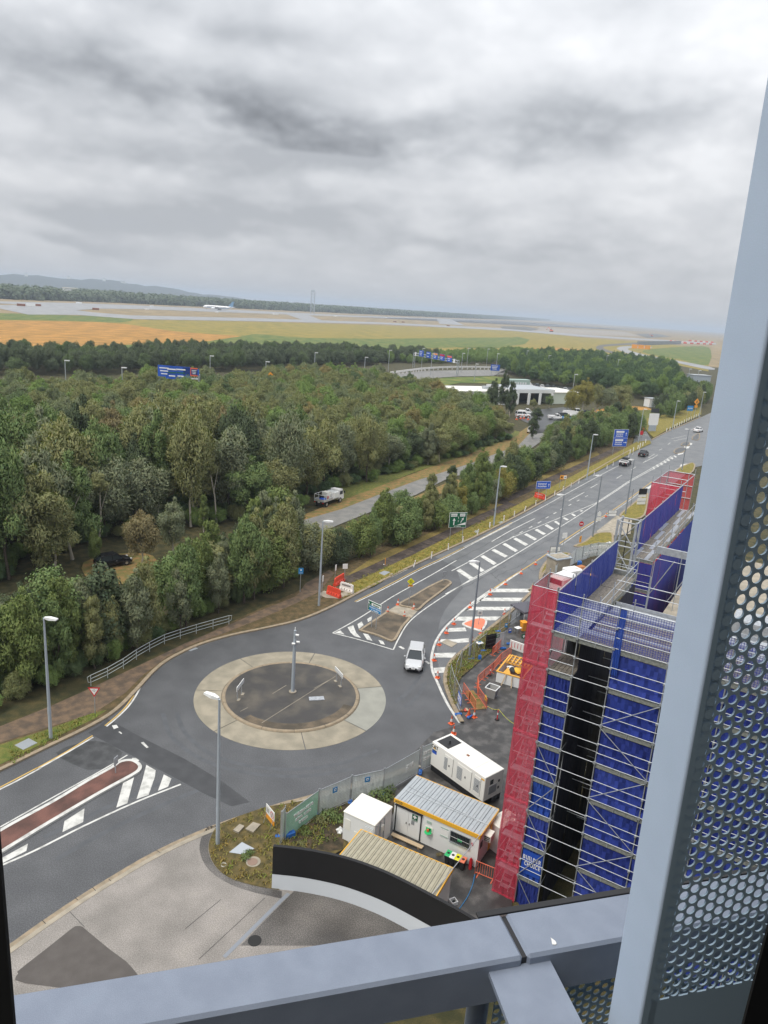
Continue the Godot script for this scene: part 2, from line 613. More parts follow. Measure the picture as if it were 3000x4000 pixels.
	tex("toe_board", Color(0.50, 0.52, 0.51), Color(0.68, 0.69, 0.66), 1.1, 0.015, 0.6, 0.25, 0.0, 49)
	tex("rail_paint", Color(0.515, 0.555, 0.625), Color(0.545, 0.585, 0.655), 0.5, 0.010, 0.5, 0.10, 0.0, 50)
	tex("fin_paint", Color(0.735, 0.80, 0.885), Color(0.75, 0.815, 0.90), 0.6, 0.009, 0.6, 0.03, 0.0, 51)
	tex("trunk", Color(0.28, 0.24, 0.20), Color(0.45, 0.41, 0.36), 1.5, 0.02, 0.95, 0.3, 0.0, 52)
	mk("trunk_pale", 0.42, 0.38, 0.32, 0.95)
	mk("orange_paving", 0.72, 0.20, 0.11, 0.7)
	mk("timber_pale", 0.52, 0.40, 0.26, 0.75)
	mk("wall_black", 0.004, 0.004, 0.005, 0.5)
	mk("wall_white", 0.66, 0.70, 0.74, 0.5)
	mk("banner_blue", 0.012, 0.07, 0.42, 0.6)
	tex("shell", Color(0.2, 0.2, 0.2), Color(0.3, 0.3, 0.29), 5.0, 0.012, 0.9, 0.2, 0.0, 61)
	mk("bin_grey", 0.40, 0.40, 0.39, 0.5, 0.2)
	mk("timber_rust", 0.42, 0.17, 0.06, 0.8)
	mk("rust_pale", 0.25, 0.17, 0.13, 0.8)
	mk("barrier_slot", 0.35, 0.03, 0.02, 0.6)
	mk("rail_galv", 0.50, 0.54, 0.54, 0.5, 0.3)
	mk("lamp_slim", 0.26, 0.29, 0.33, 0.45, 0.3)
	mk("lamp_head", 0.72, 0.73, 0.72, 0.4)
	mk("pale_wall", 0.62, 0.68, 0.58, 0.7)
	mk("hoarding", 0.22, 0.25, 0.28, 0.7)
	mk("fin_dark", 0.27, 0.365, 0.45, 0.6)
	mk("drain", 0.22, 0.24, 0.27, 0.6)
	tex("asphalt_wear", Color(0.315, 0.325, 0.34), Color(0.36, 0.37, 0.385), 6.0, 0.012, 0.42, 0.2, 0.0, 63)
	tex("boards_pale", Color(0.29, 0.25, 0.22), Color(0.41, 0.355, 0.31), 5.0, 0.012, 0.75, 0.3, 0.5, 64)
	mk("sea", 0.30, 0.36, 0.42, 0.3)
	mk("hill", 0.045, 0.06, 0.055, 1.0)
	mk("frame_black", 0.006, 0.006, 0.007, 0.7)
	M["net_red"] = net_mat("net_red", lin(0.74, 0.05, 0.105), 0.48, 0.74)
	M["net_dark"] = net_mat("net_dark", lin(0.006, 0.008, 0.03), 0.95, 0.98)
	M["net_blue"] = net_mat("net_blue", lin(0.020, 0.046, 0.32), 0.93, 0.98)
	M["net_blue_pale"] = net_mat("net_blue_pale", lin(0.030, 0.060, 0.37), 0.91, 0.98)
	M["net_blue_deep"] = net_mat("net_blue_deep", lin(0.016, 0.036, 0.27), 0.94, 0.98)
	M["net_bright"] = net_mat("net_bright", lin(0.018, 0.075, 0.42), 0.92, 0.98)
	M["net_grid"] = net_mat("net_grid", lin(0.035, 0.055, 0.36), 0.32, 0.92)
	M["cloth_grey"] = net_mat("cloth_grey", lin(0.80, 0.85, 0.83), 0.84, 0.92)
	M["cloth_green"] = net_mat("cloth_green", lin(0.42, 0.74, 0.58), 0.86, 0.94)
	M["fence_wire"] = net_mat("fence_wire", lin(0.40, 0.42, 0.43), 0.05, 0.30)

# alpha runs from `thin` inside the weave's openings to `full` on its threads; a repeat is one opening, 0.12 m
func net_mat(key: String, c: Color, thin: float, full: float) -> StandardMaterial3D:
	var m := StandardMaterial3D.new()
	m.resource_name = key
	var im := Image.create(64, 64, false, Image.FORMAT_RGBA8)
	for y in 64:
		for x in 64:
			var edge := x < 13 or y < 13
			var v := 1.0 if not edge else 0.9
			im.set_pixel(x, y, Color(v, v, v, full if edge else thin))
	m.albedo_texture = ImageTexture.create_from_image(im)
	m.albedo_color = c
	m.transparency = BaseMaterial3D.TRANSPARENCY_ALPHA
	m.cull_mode = BaseMaterial3D.CULL_DISABLED
	m.roughness = 0.85
	m.uv1_scale = Vector3(9.0, 9.0, 1.0) if key in ["net_grid", "fence_wire"] else Vector3(17.0, 17.0, 1.0)
	m.backlight_enabled = true
	m.backlight = c * 0.5
	return m


# ---------- the ground ----------
func ground(called: String, p: Array, y: float, m: String, per := 0) -> MeshInstance3D:
	var s := S()
	flat_tris(s, smooth(p, per, true) if per else p, y)
	return struct(called, s, M[m])

func rect(x0: float, z0: float, x1: float, z1: float) -> Array:
	return [Vector2(x0, z0), Vector2(x1, z0), Vector2(x1, z1), Vector2(x0, z1)]

func terrain() -> void:
	ground("terrain", rect(-3000, 400, 6000, -1500), -0.10, "scrub")
	ground("sea", rect(-20000, -2400, 30000, -42000), -1.0, "sea")

func far_land() -> void:
	ground("coastal_plain", [Vector2(-3500, -640), Vector2(4000, -640), Vector2(9000, -3000), Vector2(9000, -14000), Vector2(2300, -11500), Vector2(600, -6800), Vector2(-100, -4300), Vector2(-500, -3200), Vector2(-1400, -2600), Vector2(-3500, -2600)], -0.06, "field_tan")
	ground("meadow", [P(-314.4,-564.4),P(-292.4,-674.4),P(-266.8,-750),P(-180,-965.7),P(-52.9,-1200),P(245.2,-1630),P(289.3,-1629),P(338.1,-1415),P(423.6,-1412),P(498.7,-1456),P(497.8,-1304),P(549.6,-1340),P(235.2,-565.6),P(234.8,-681.4),P(89.37,-579.3),P(-27.7,-446.5),P(-79.61,-429.1),P(-84.51,-455.3),P(-123.23,-349.5),P(-175.8,-332.4),P(-181.7,-324.4)], 0.0, "field_olive")
	ground("dry_grass_field", [P(-292.6,-524.9),P(-294.7,-560),P(-269.6,-621.7),P(-234.1,-646.8),P(-169.9,-585),P(-109.65,-589.6),P(-81.44,-562.1),P(-95.66,-514.8),P(-135.84,-451.7),P(-151.5,-395.3),P(-169,-362.4),P(-186.1,-352.2),P(-187.8,-335.5)], 0.03, "field_orange", 3)
	ground("green_grass_field", [P(-349.5,-627.9),P(-358.2,-681.5),P(-323.6,-736.2),P(-291.2,-805.1),P(-265,-758.2),P(-245.7,-671.3),P(-274.1,-632.1),P(-299.1,-568.4),P(-308.6,-554)], 0.06, "field_green", 3)
	ground("green_grass_field", [P(-119.01,-639.6),P(-78.63,-631),P(-16.24,-719),P(86.81,-933.1),P(164.5,-1086),P(180.4,-1140),P(183.9,-1052),P(145.82,-860.4),P(80.71,-675.6),P(115.06,-752.6),P(52.85,-660.3),P(-0.72,-563.8),P(-36.64,-443.5),P(-73.39,-444.8),P(-88.59,-477.1),P(-123.4,-475.5)], 0.06, "field_green")
	ground("green_grass_field", [P(-152.5,-381.3),P(-130.7,-434.6),P(-105.55,-358.2),P(-132.55,-327.6)], 0.06, "field_green", 2)
	ground("green_grass_field", [P(308.4,-945.7),P(502,-1315),P(564.3,-1377),P(281.8,-680.4),P(281.7,-752.2),P(276.1,-799.1)], 0.06, "field_green", 3)
	ground("dry_grass_field", [P(89.02,-654.6),P(165.9,-811.4),P(198.5,-809.4),P(192.5,-734.1),P(156.6,-668.7),P(116.53,-643.4)], 0.09, "field_orange", 3)
	ground("taxiway", [P(-465.4,-853.2),P(-469.5,-950),P(-386.2,-904.6),P(-351,-872),P(-303.3,-862.9),P(-209.3,-1122),P(-34.93,-1454),P(277.2,-1846),P(404.7,-1697),P(786.1,-1876),P(701,-1672),P(354.3,-1483),P(186.5,-1598),P(235.3,-1564),P(-31.43,-1317),P(-182.4,-978.1),P(-263.8,-763.7),P(-323.8,-765.3),P(-337.8,-691.1),P(-411.7,-783.8),P(-412.3,-755.5)], 0.12, "runway")
	ground("runway", [P(-544.5,-998.9),P(-524.5,-1254),P(-462.1,-1441),P(-319.9,-1713),P(-133.01,-2045),P(662.4,-4451),P(1037,-4379),P(1439,-4264),P(1440,-4263),P(995.2,-4199),P(663.1,-4451),P(-118.58,-1826),P(-271.2,-1453),P(-394,-1155),P(-407.2,-992),P(-459.4,-969.8),P(-511.1,-937.4)], 0.16, "runway")
	ground("taxiway", [P(-472.4,-956),P(-512,-1224),P(-403.7,-1024),P(-379.5,-888.8)], 0.20, "runway")
	ground("taxiway", [P(-246.4,-1641),P(-205,-1712),P(-126.28,-1274),P(-141.7,-1167)], 0.20, "runway")
	ground("taxiway", [P(141.27,-2807),P(205.6,-3001),P(156.8,-1794),P(96.74,-1760)], 0.20, "runway")
	ground("earthworks", [P(455.3,-2462),P(885.3,-2968),P(660.4,-2055),P(455.4,-1760),P(343.4,-1667),P(313.9,-1729)], 0.10, "earthwork")
	ground("dark_fill", [P(277.2,-2061),P(394.5,-2366),P(391.8,-2103),P(302.7,-1725),P(239.3,-1749)], 0.14, "dark_fill")
	ground("dark_fill", [P(803.7,-2587),P(1079,-3185),P(905.8,-2521),P(617,-1883)], 0.14, "dark_fill")
	ground("haul_road", [P(240.5,-914.3),P(277.6,-1033),P(336.7,-1159),P(441.3,-1377),P(399.7,-1244),P(314.9,-1075),P(263.3,-964.4),P(239.6,-856.7),P(239,-789.7),P(238.6,-723.5),P(219.4,-681.4),P(221.4,-751),P(223.9,-830.3)], 0.10, "dark_fill", 3)
	ground("airport_road", [P(273.5,-941.5),P(307.4,-1035),P(344.6,-1100),P(373,-1119),P(350.2,-1049),P(306.7,-994),P(280.7,-916.5),P(266.5,-831),P(263.9,-767.8),P(266.5,-642.8),P(246,-592.3),P(250.1,-693.3),P(244.4,-727.6),P(245.3,-794.6),P(256.2,-865.5)], 0.13, "runway", 3)
	ground("approach_road", [P(-12.68,-318.9),P(-1.75,-347),P(15.15,-379.9),P(54.82,-421.9),P(68.31,-437.3),P(56.85,-432.6),P(66.59,-441.5),P(59.89,-394.7),P(53.51,-389.4),P(50.56,-380.6),P(30.12,-359.8),P(23.61,-350.6),P(7.24,-323.7)], 0.05, "side_road")
	ground("lawn", [P(17.84,-335.4),P(24.27,-349.5),P(50.19,-377.7),P(55.75,-372.7),P(52.52,-339.7),P(29.81,-328.7),P(21.91,-311.1)], 0.04, "field_green")
	var s := S()
	var ridge := [[-2900, -3300, 44], [-2500, -3700, 62], [-2150, -4000, 52], [-1900, -4300, 60], [-1650, -4500, 64], [-1400, -4700, 44], [-1150, -4850, 22], [-900, -5000, 10]]
	for k in ridge.size() - 1:
		for i in 6:
			var a := []
			for f in [float(i) / 6.0, float(i + 1) / 6.0]:
				var r := []
				for c in 3:
					r.append(lerpf(ridge[k][c], ridge[k + 1][c], f))
				r[2] += 5.0 * sin(r[0] * 0.021) + 3.0 * sin(r[0] * 0.063)
				a.append(r)
			var d := Vector3(0.55, 0, 0.83)
			var p := []
			for q in [[-500.0, 0.0], [-160.0, 0.75], [0.0, 1.0], [500.0, 0.3], [900.0, 0.0]]:
				var line := []
				for r in a:
					line.append(Vector3(r[0], maxf(r[2], 1.0) * q[1] - 1.5, r[1]) - d * q[0])
				p.append(line)
			for q in 4:
				quad(s, p[q][0], p[q][1], p[q + 1][1], p[q + 1][0], Vector3(a[0][0], -400, a[0][1]))
	struct("hills", s, M["hill"])

# ---------- roads ----------
const ROUND := Vector2(-6.25, -52.08)

func west_kerb() -> Array:
	return smooth([P(-25.15,-36.78),P(-23.03,-40.05),P(-21.34,-42.74),P(-19.45,-45.76),P(-18.49,-48.06),P(-18.02,-51.2),P(-17.69,-54.13),P(-17.06,-56.44),P(-15.44,-59.28),P(-13.09,-61.67),P(-10.08,-63.9),P(-7.31,-66.21),P(-4.47,-70.07),P(-0.9,-76.21),P(3.28,-83.07),P(8.18,-90.76),P(13.95,-99.64),P(20.98,-111.09),P(30.04,-127),P(42.5,-150.2),P(54.59,-172),P(60.34,-181.9)], 4)

func west_kerb_far() -> Array:
	return smooth([P(71.45,-200.4),P(81.71,-218.1),P(93.54,-237),P(110.22,-264.1)], 3)

func south_kerb() -> Array:
	return smooth([P(-17.61,-25.37),P(-16.14,-27.33),P(-15.15,-28.94),P(-13.61,-31.21),P(-11.25,-34.16),P(-8.53,-36.61),P(-5.01,-39),P(-4.16,-39.44),P(-1.38,-41.06),P(1.29,-42.59),P(3.48,-44.15)], 4)

func roads() -> void:
	var p := [P(-25.3,-36.14)]
	p.append_array(west_kerb())
	p.append_array([P(69.16,-207.8),P(75.76,-218.9)])
	p.append_array(west_kerb_far())
	p.append_array([P(290.6,-558.7)])
	p.append_array([P(113.93,-211.3),P(68.98,-164),P(45.83,-125.09),P(32.49,-105.32),P(20.39,-76.23),P(17.72,-55.61),P(12.37,-38.16),P(4.3,-40.76)])
	var so := south_kerb()
	so.reverse()
	p.append_array(so)
	ground("road", p, 0.0, "asphalt_old")
	var q := smooth([P(-25.24,-36.48),P(-23.12,-40.23),P(-19.54,-45.99),P(-18.61,-48.37),P(-18.07,-51.34),P(-17.08,-56.53),P(-13.11,-61.76),P(-7.32,-66.32),P(-4.48,-70.19),P(-0.9,-76.21),P(3.28,-83.24),P(6.86,-88.45)], 3)
	q.append_array([P(9.26,-85.16)])
	q.append_array(smooth([P(9.53,-78.27),P(7.01,-71.21),P(5.99,-65.4),P(5.74,-60.48),P(6.02,-54.69),P(6.69,-50.85),P(6.94,-47.4),P(5.38,-43.85)], 3))
	q.append_array([P(3.48,-44.1),P(-1.37,-40.96)])
	q.append_array([P(-5.01,-38.97),P(-8.53,-36.58),P(-11.25,-34.14),P(-13.61,-31.19),P(-16.13,-27.31),P(-17.6,-25.35)])
	ground("road", q, 0.004, "asphalt")
	ground("road_patch", [P(-19.46,-44.99),P(-19.07,-45.81),P(-18.83,-46.88),P(-15.92,-45.04),P(-12.05,-42.78),P(-9.1,-40.73),P(-6.96,-38.91),P(-7.99,-38.4),P(-9.95,-39.42),P(-11.7,-40.48),P(-15.03,-42.42)], 0.008, "asphalt_patch")
	ground("road_patch", [P(-20.57,-42.48),P(-18.62,-44.13),P(-16.35,-43.01),P(-16.67,-41.45),P(-17.38,-41),P(-18.29,-41.07)], 0.008, "asphalt_dark", 3)
	ground("side_road", [P(-15.8,-90.37),P(-12.19,-99.18),P(-6.32,-107.97),P(-0.94,-118.49),P(5.5,-130.73),P(16.42,-148.95),P(31.24,-176.6),P(39.12,-202.3),P(46.36,-209.7),P(40.93,-191.9),P(34.28,-174.7),P(21.28,-149.73),P(10.68,-132.76),P(5.26,-120.33),P(-0.72,-109.78),P(-5.76,-100.37),P(-10.98,-90.15),P(-14.08,-80.98),P(-16.01,-70.62)], 0.0, "side_road")
	ground("dirt_verge", [P(-16.33,-93.29),P(-12.5,-101.47),P(-6.74,-113.74),P(5.67,-137.82),P(17.59,-161.9),P(34.34,-196.3),P(41.52,-216.1),P(41.21,-203.3),P(30.93,-174.6),P(5.47,-129.24),P(-6.22,-106.67),P(-11.98,-97.63)], -0.01, "dirt_track")
	ground("dirt_verge", [P(-7.7,-93.32),P(-0.66,-107.66),P(10.5,-129.74),P(20.88,-146.41),P(27.94,-162.1),P(29.68,-160.1),P(19.93,-138.49),P(10.14,-123.74),P(3.59,-110.42),P(-4.06,-94.2)], -0.01, "dirt_track")
	ground("clearing", [P(-33.27,-77.62),P(-30.51,-81.48),P(-26.7,-81.49),P(-24.34,-75.74),P(-25.35,-72.72),P(-30.15,-72.43)], -0.01, "dirt_track", 3)
	ground("clearing_plants", [P(-10,-116.73),P(-3.7,-128.88),P(5.82,-144.3),P(18.27,-169.5),P(31.12,-191.2),P(33.9,-200),P(33.72,-192.4),P(16.2,-157.7),P(4.76,-136.7),P(-6.7,-113.17)], -0.005, "grass_lush", 2)
	ground("car_park", [P(38.18,-229.4),P(50.61,-252.3),P(61.08,-264.2),P(66.97,-261.2),P(69.19,-248.8),P(72.86,-247),P(66.26,-230.2),P(58.95,-214.7),P(49.76,-207.7),P(45.56,-208.6),P(41.51,-198.8),P(38.34,-197.4),P(42.95,-215.9),P(40.04,-217.5)], 0.0, "asphalt_dark")
	ground("car_park", [P(49.21,-324.7),P(63.13,-355.6),P(81.92,-347.5),P(99.26,-342.5),P(91.2,-313.4),P(75.21,-317.5),P(55.99,-316.8)], 0.0, "asphalt_dark")
	ground("dry_lawn", [P(65.47,-250.6),P(84.78,-279.6),P(97.4,-284.4),P(93.65,-269.4),P(77.68,-245.9),P(70.54,-242.3)], -0.02, "field_orange", 2)
	ground("lawn", [P(78.41,-257.4),P(99.01,-278.7),P(92.21,-256.9),P(72.55,-223.9),P(66.5,-224)], -0.015, "grass_lush", 2)

func ring(s: SurfaceTool, r0: float, r1: float, y0: float, y1: float, from := 0.0, to := TAU, n := 72) -> void:
	for k in n:
		var a := lerpf(from, to, float(k) / n)
		var b := lerpf(from, to, float(k + 1) / n)
		var d0 := Vector2(cos(a), sin(a))
		var d1 := Vector2(cos(b), sin(b))
		quad(s, v3(ROUND + d0 * r0, y0), v3(ROUND + d1 * r0, y0), v3(ROUND + d1 * r1, y1), v3(ROUND + d0 * r1, y1), v3(ROUND + d0 * (r0 + r1) / 2.0, -5.0) if absf(y1 - y0) < absf(r1 - r0) else v3(ROUND, y0))

func islands() -> void:
	var gap := 0.004
	var from := 0.0
	var slabs := [[-0.32, 0.62, "apron_new"], [0.62, 1.30, "apron"], [1.30, 2.25, "apron"], [2.25, 3.10, "apron"], [3.10, 3.95, "apron"], [3.95, 4.85, "apron"], [4.85, 5.9632, "apron"]]
	var apron := thing("roundabout_apron", "pale concrete apron ring around the dark roundabout island", "apron")
	apron.remove_meta("category")
	apron.set_meta("kind", "structure")
	for k in slabs:
		var s := S()
		ring(s, 5.42, 7.48, 0.05, 0.02, k[0] + gap, k[1] - gap, 14)
		ring(s, 7.48, 7.49, 0.02, 0.0, k[0] + gap, k[1] - gap, 14)
		put("slab", s, M[k[2]], apron)
	var kr := thing("roundabout_kerb", "low rounded concrete kerb around the roundabout island", "kerb")
	kr.remove_meta("category")
	kr.set_meta("kind", "structure")
	for k in 14:
		var s := S()
		var a := TAU * k / 14.0 + 0.05
		var b := TAU * (k + 1) / 14.0 + 0.044
		ring(s, 5.40, 5.33, 0.05, 0.15, a, b, 6)
		ring(s, 5.33, 5.18, 0.15, 0.17, a, b, 6)
		ring(s, 5.18, 5.10, 0.17, 0.13, a, b, 6)
		put("kerb_stone", s, M["kerb"], kr)
	var isl := thing("roundabout_island", "dark stained concrete disc in the middle of the roundabout", "island")
	isl.remove_meta("category")
	isl.set_meta("kind", "structure")
	var tops := S()
	ring(tops, 0.0, 5.10, 0.14, 0.13, 0.0, TAU, 60)
	put("slab", tops, M["island_dark"], isl)
	var pale := S()
	ring(pale, 4.35, 5.08, 0.146, 0.136, 0.25, 2.2, 24)
	put("worn_edge", pale, M["island_brown"], isl)
	var jt := S()
	for k in [[P(-7.79,-47.57),P(-3.01,-55.4)], [P(-7.7,-51.81),P(-6.83,-53.29)], [P(-4.56,-53.12),P(-3.58,-54.53)], [P(-9.65,-48.91),P(-9.2,-49.53)]]:
		stripe(jt, [k[0], k[1]], 0.05, 0.152)
	put("joint", jt, M["concrete"], isl)
	# the splitter island towards the main road, cut through by a crossing
	median("median_island", [P(-1.5,-65.05),P(-0.35,-67.26),P(0.79,-69.46),P(1.05,-70.04),P(2.82,-69.02),P(3.45,-68.68),P(2.67,-66.31),P(2.07,-63.7),P(1.81,-63.15),P(1.42,-63),P(0.16,-63.99),P(-1.4,-64.75)], "island_brown")
	median("median_island", [P(2.19,-71.97),P(3.77,-74.67),P(5.38,-77.45),P(7.05,-79.88),P(7.51,-80.33),P(7.98,-80.25),P(8.34,-79.61),P(8.13,-78.77),P(6.88,-76.2),P(5.22,-72.91),P(4.28,-70.81),P(3.42,-71.27)], "island_brown")
	ground("crossing_slab", [P(0.79,-69.6),P(2.19,-72.08),P(4.28,-70.88),P(3.41,-68.54),P(1.05,-70.11)], 0.02, "concrete")
	median("median_island", [P(-20.93,-33.37),P(-20.35,-34.92),P(-18.66,-37.56),P(-17.49,-39.66),P(-16.49,-41.25),P(-16.18,-41.92),P(-15.51,-42.23),P(-14.92,-42),P(-14.56,-41.61),P(-14.49,-41.16),P(-14.72,-40.6),P(-16.03,-38.66),P(-17.83,-35.73),P(-19.37,-33.04),P(-20.01,-31.71)], "red_paving", "road_white")
	var tear := smooth([P(8.57,-68.06),P(8.96,-68.82),P(10.2,-69.92),P(10.97,-70.03),P(11.24,-69.43),P(11.06,-68.34),P(10.54,-67),P(10.15,-66.71),P(9.03,-67.43)], 3, true)
	var tin := smooth([P(8.81,-68.14),P(9.16,-68.7),P(10.27,-69.72),P(10.89,-69.78),P(11.02,-69.23),P(10.8,-68.22),P(10.42,-67.23),P(10.12,-67.14),P(9.16,-67.72)], 3, true)
	var t := S()
	prism(t, tear, 0.0, 0.08)
	struct("painted_island", t, M["road_white"])
	ground("painted_island_top", tin, 0.085, "orange_paving")

func median(called: String, p: Array, top: String, rim := "kerb") -> void:
	var o := thing(called, "kerbed traffic island", "island")
	o.remove_meta("category")
	o.remove_meta("label")
	o.set_meta("kind", "structure")
	var out := smooth(p, 4, true)
	var cw := 1.0 if Geometry2D.is_polygon_clockwise(PackedVector2Array(out)) else -1.0
	var inn := []
	for q in Geometry2D.offset_polygon(PackedVector2Array(out), -0.24):
		if q.size() > inn.size():
			inn = Array(q)
	var s := S()
	prism(s, out, 0.0, 0.12)
	put("kerb", s, M[rim], o)
	var t := S()
	flat_tris(t, inn, 0.126)
	put("paving", t, M[top], o)

func verges() -> void:
	var w := west_kerb()
	var s := S()
	kerb(s, w, offset(w, -0.30), 0.0, 0.13)
	kerb(s, west_kerb_far(), offset(west_kerb_far(), -0.3), 0.0, 0.13)
	struct("kerb", s, M["kerb"])
	var back := [P(77.49,-233.3),P(51.97,-183),P(35.23,-152.3),P(21.87,-127.26),P(9.1,-106.15),P(-3.49,-84.94),P(-8.71,-73.32),P(-13.74,-64.64),P(-21.5,-49.99),P(-25.02,-43.87),P(-27.62,-39.89)]
	var p := offset(w, -0.295)
	p.append_array(back)
	ground("verge", p, 0.10, "leaf_litter")
	ground("verge", [P(69.16,-207.8),P(75.76,-218.9),P(73.48,-205),P(83.13,-222.2),P(113.15,-271.5),P(131.34,-317.4),P(98.11,-264.9),P(84.85,-246.9)], 0.1, "grass")
	ground("grass_verge", [P(-3.71,-72.44),P(-2.82,-73.79),P(-0.58,-76.49),P(1.8,-80.9),P(4.23,-85.02),P(6.47,-88.89),P(10.98,-95.72),P(19.65,-108.98),P(18.87,-108.77),P(28.29,-125.57),P(42.29,-148.62),P(50.29,-162.4),P(60.59,-180.1),P(69.29,-194.3),P(70.61,-199.5),P(65.66,-195.1),P(56.31,-178.4),P(44.66,-157.9),P(33.88,-138.99),P(26.07,-125.25),P(19.59,-113.85),P(12.58,-102.29),P(14.42,-106.35),P(8.97,-97.33),P(3.7,-87.67),P(1.03,-84.33),P(-1.78,-80.16),P(-3.37,-77.12),P(-2.62,-76.09),P(-3.55,-74.76)], 0.113, "grass")
	var fp := thing("footpath", "", "")
	fp.set_meta("kind", "structure")
	var c := smooth([P(-3.73,-77.43),P(-1.96,-80.23),P(-0.42,-82.7),P(3.73,-89.61),P(9.05,-98.57),P(14.59,-107.99),P(21.11,-118.8),P(18.55,-117.29),P(27.37,-132.54),P(37.33,-149.16),P(48.74,-168.3),P(57.85,-183.7)], 24)
	var from: Vector2 = c[0]
	var n := 0
	for q in c:
		if q.distance_to(from) < 1.7:
			continue
		var d: Vector2 = (q - from).normalized()
		var side := Vector2(-d.y, d.x) * 0.85
		var sl := S()
		prism(sl, [from + side, q - d * 0.03 + side, q - d * 0.03 - side, from - side], 0.09, 0.117 + 0.004 * (n % 3))
		put("slab", sl, M["boards" if n % 5 % 2 else "boards_pale"], fp)
		from = q
		n += 1
	ground("grass_verge", [P(-3.59,-77.8),P(-0.82,-83.49),P(3.75,-90.68),P(9.12,-99.69),P(14.73,-109.32),P(21.34,-120.39),P(18.75,-118.84),P(27.69,-134.36),P(37.84,-151.4),P(49.39,-170.8),P(50.02,-176),P(38.1,-155.6),P(27.69,-137.66),P(18.64,-122),P(11.83,-109.5),P(15.23,-114.06),P(9.34,-103.03),P(3.79,-93.68),P(-0.91,-86.35),P(-3.54,-79.8)], 0.112, "grass_dry")
	ground("footpath", [P(-26.74,-41.39),P(-25.53,-44.84),P(-23.46,-47.7),P(-21.72,-50.53),P(-19.26,-54.85),P(-16.72,-59.44),P(-13.63,-64.13),P(-11.63,-67.58),P(-8.54,-72.05),P(-8.04,-75.91),P(-5.83,-80.83),P(-5.19,-79.72),P(-6.29,-73.79),P(-8.3,-70.21),P(-11.27,-65.62),P(-13.98,-61.82),P(-15.93,-59.57),P(-17.51,-56.63),P(-18.39,-53.39),P(-18.81,-50.38),P(-20.03,-47.21),P(-22.41,-45.07),P(-24.54,-42.93),P(-25.98,-40.08)], 0.113, "footpath")
	ground("grass_verge", [P(-25.67,-39.54),P(-24.43,-42.73),P(-22.29,-44.8),P(-20.19,-47.19),P(-19.22,-47.9),P(-19.64,-46.64),P(-21.65,-43.41),P(-23.34,-40.65),P(-24.67,-37.83)], 0.118, "grass_lush")
	ground("concrete_pad", [P(-4.19,-72.22),P(-3.28,-73.26),P(-2.5,-74.07),P(-3.2,-74.6),P(-4.14,-73.75),P(-5.83,-74.09),P(-6.4,-73.1),P(-5.49,-72.19)], 0.117, "concrete")
	var k := smooth([P(6.92,-49.76),P(6.57,-51.31),P(6.26,-53.1),P(6.01,-55.31),P(6.04,-56.75),P(6.31,-58.29),P(6.87,-60.04),P(8.04,-62.16),P(9.5,-64.76),P(11.28,-67.82),P(12.95,-70.62),P(15.08,-74.46),P(17.26,-78.67),P(17.08,-78.79),P(18.08,-81.43)], 3)
	var kk := S()
	kerb(kk, k, offset(k, 0.32), 0.0, 0.13)
	struct("kerb", kk, M["kerb"])
	ground("site_verge", [P(6.54,-51.86),P(6.3,-53.84),P(6.18,-56.13),P(6.42,-58.14),P(7.04,-59.98),P(8.22,-62.19),P(9.68,-64.79),P(11.47,-67.85),P(13.03,-70.52),P(14.04,-71.53),P(13.43,-68.64),P(11.94,-65.79),P(10.81,-62.42),P(8.95,-59.21),P(7.62,-56.99),P(7.19,-55.49),P(7.2,-53.67)], 0.10, "bed")
	ground("site_yard", [P(7.02,-49.65),P(6.92,-51.09),P(7.23,-53.67),P(7.19,-55.49),P(7.62,-56.99),P(8.95,-59.21),P(10.81,-62.42),P(11.94,-65.79),P(13.43,-68.64),P(15.46,-71.31),P(18.8,-78.19),P(22.04,-86.14),P(9.14,-38.05),P(7.8,-29.05),P(2.84,-29.82),P(-1.95,-35.45),P(-1.2,-38.47),P(1.89,-42.93),P(4.87,-48.24)], 0.007, "yard")
	for q in [[P(19.08,-83.43),P(19.85,-86.56),P(21.45,-90.39),P(23.75,-93.7),P(25.19,-93.7),P(24.46,-92.28),P(21.79,-88.11),P(20.02,-84.95),P(19.17,-82.41)], [P(26.39,-97.14),P(28.55,-99.87),P(31.19,-104.21),P(33.57,-105.41),P(33.89,-104.1),P(32.25,-98.64),P(31.37,-97.41),P(29,-97.34)], [P(38.42,-116.62),P(41.22,-121.72),P(48.18,-133.48),P(47.82,-131.07),P(42.82,-117.33),P(39.63,-113.93),P(38.26,-115.19)], [P(62.18,-157.6),P(70.26,-169.5),P(69.96,-165.9),P(65.2,-156.3)]]:
		var g := S()
		prism(g, smooth(q, 3, true), 0.0, 0.12)
		struct("kerb", g, M["kerb"])
		var inner := Geometry2D.offset_polygon(PackedVector2Array(smooth(q, 3, true)), -0.3)
		if inner.size():
			ground("grass_verge", Array(inner[0]), 0.125, "grass")
	ground("driveway", [P(31.4,-105.03),P(35.32,-111.76),P(37.73,-115.97),P(38.26,-115.19),P(39.57,-113.74),P(36.85,-105.59),P(33.89,-104.1),P(33.57,-105.41)], 0.006, "concrete")
	for q in [[P(71.34,-183.7),P(74.16,-189),P(76.74,-191.1),P(76.49,-188.8),P(73.74,-183.6),P(71.12,-181.2)], [P(77.44,-195.2),P(79.8,-199.8),P(81.76,-201.1),P(81.19,-198.5),P(78.68,-194.1)], [P(85.59,-208.9),P(88.81,-215.5),P(92.68,-221.3),P(87.62,-208.5),P(85.47,-206.3)]]:
		median("median_island", q, "asphalt_dark")


# ---------- painted markings ----------
func paint(called: String, p: Array, m := "road_white", y := 0.012) -> void:
	var s := S()
	flat_tris(s, p, y)
	struct(called, s, M[m])

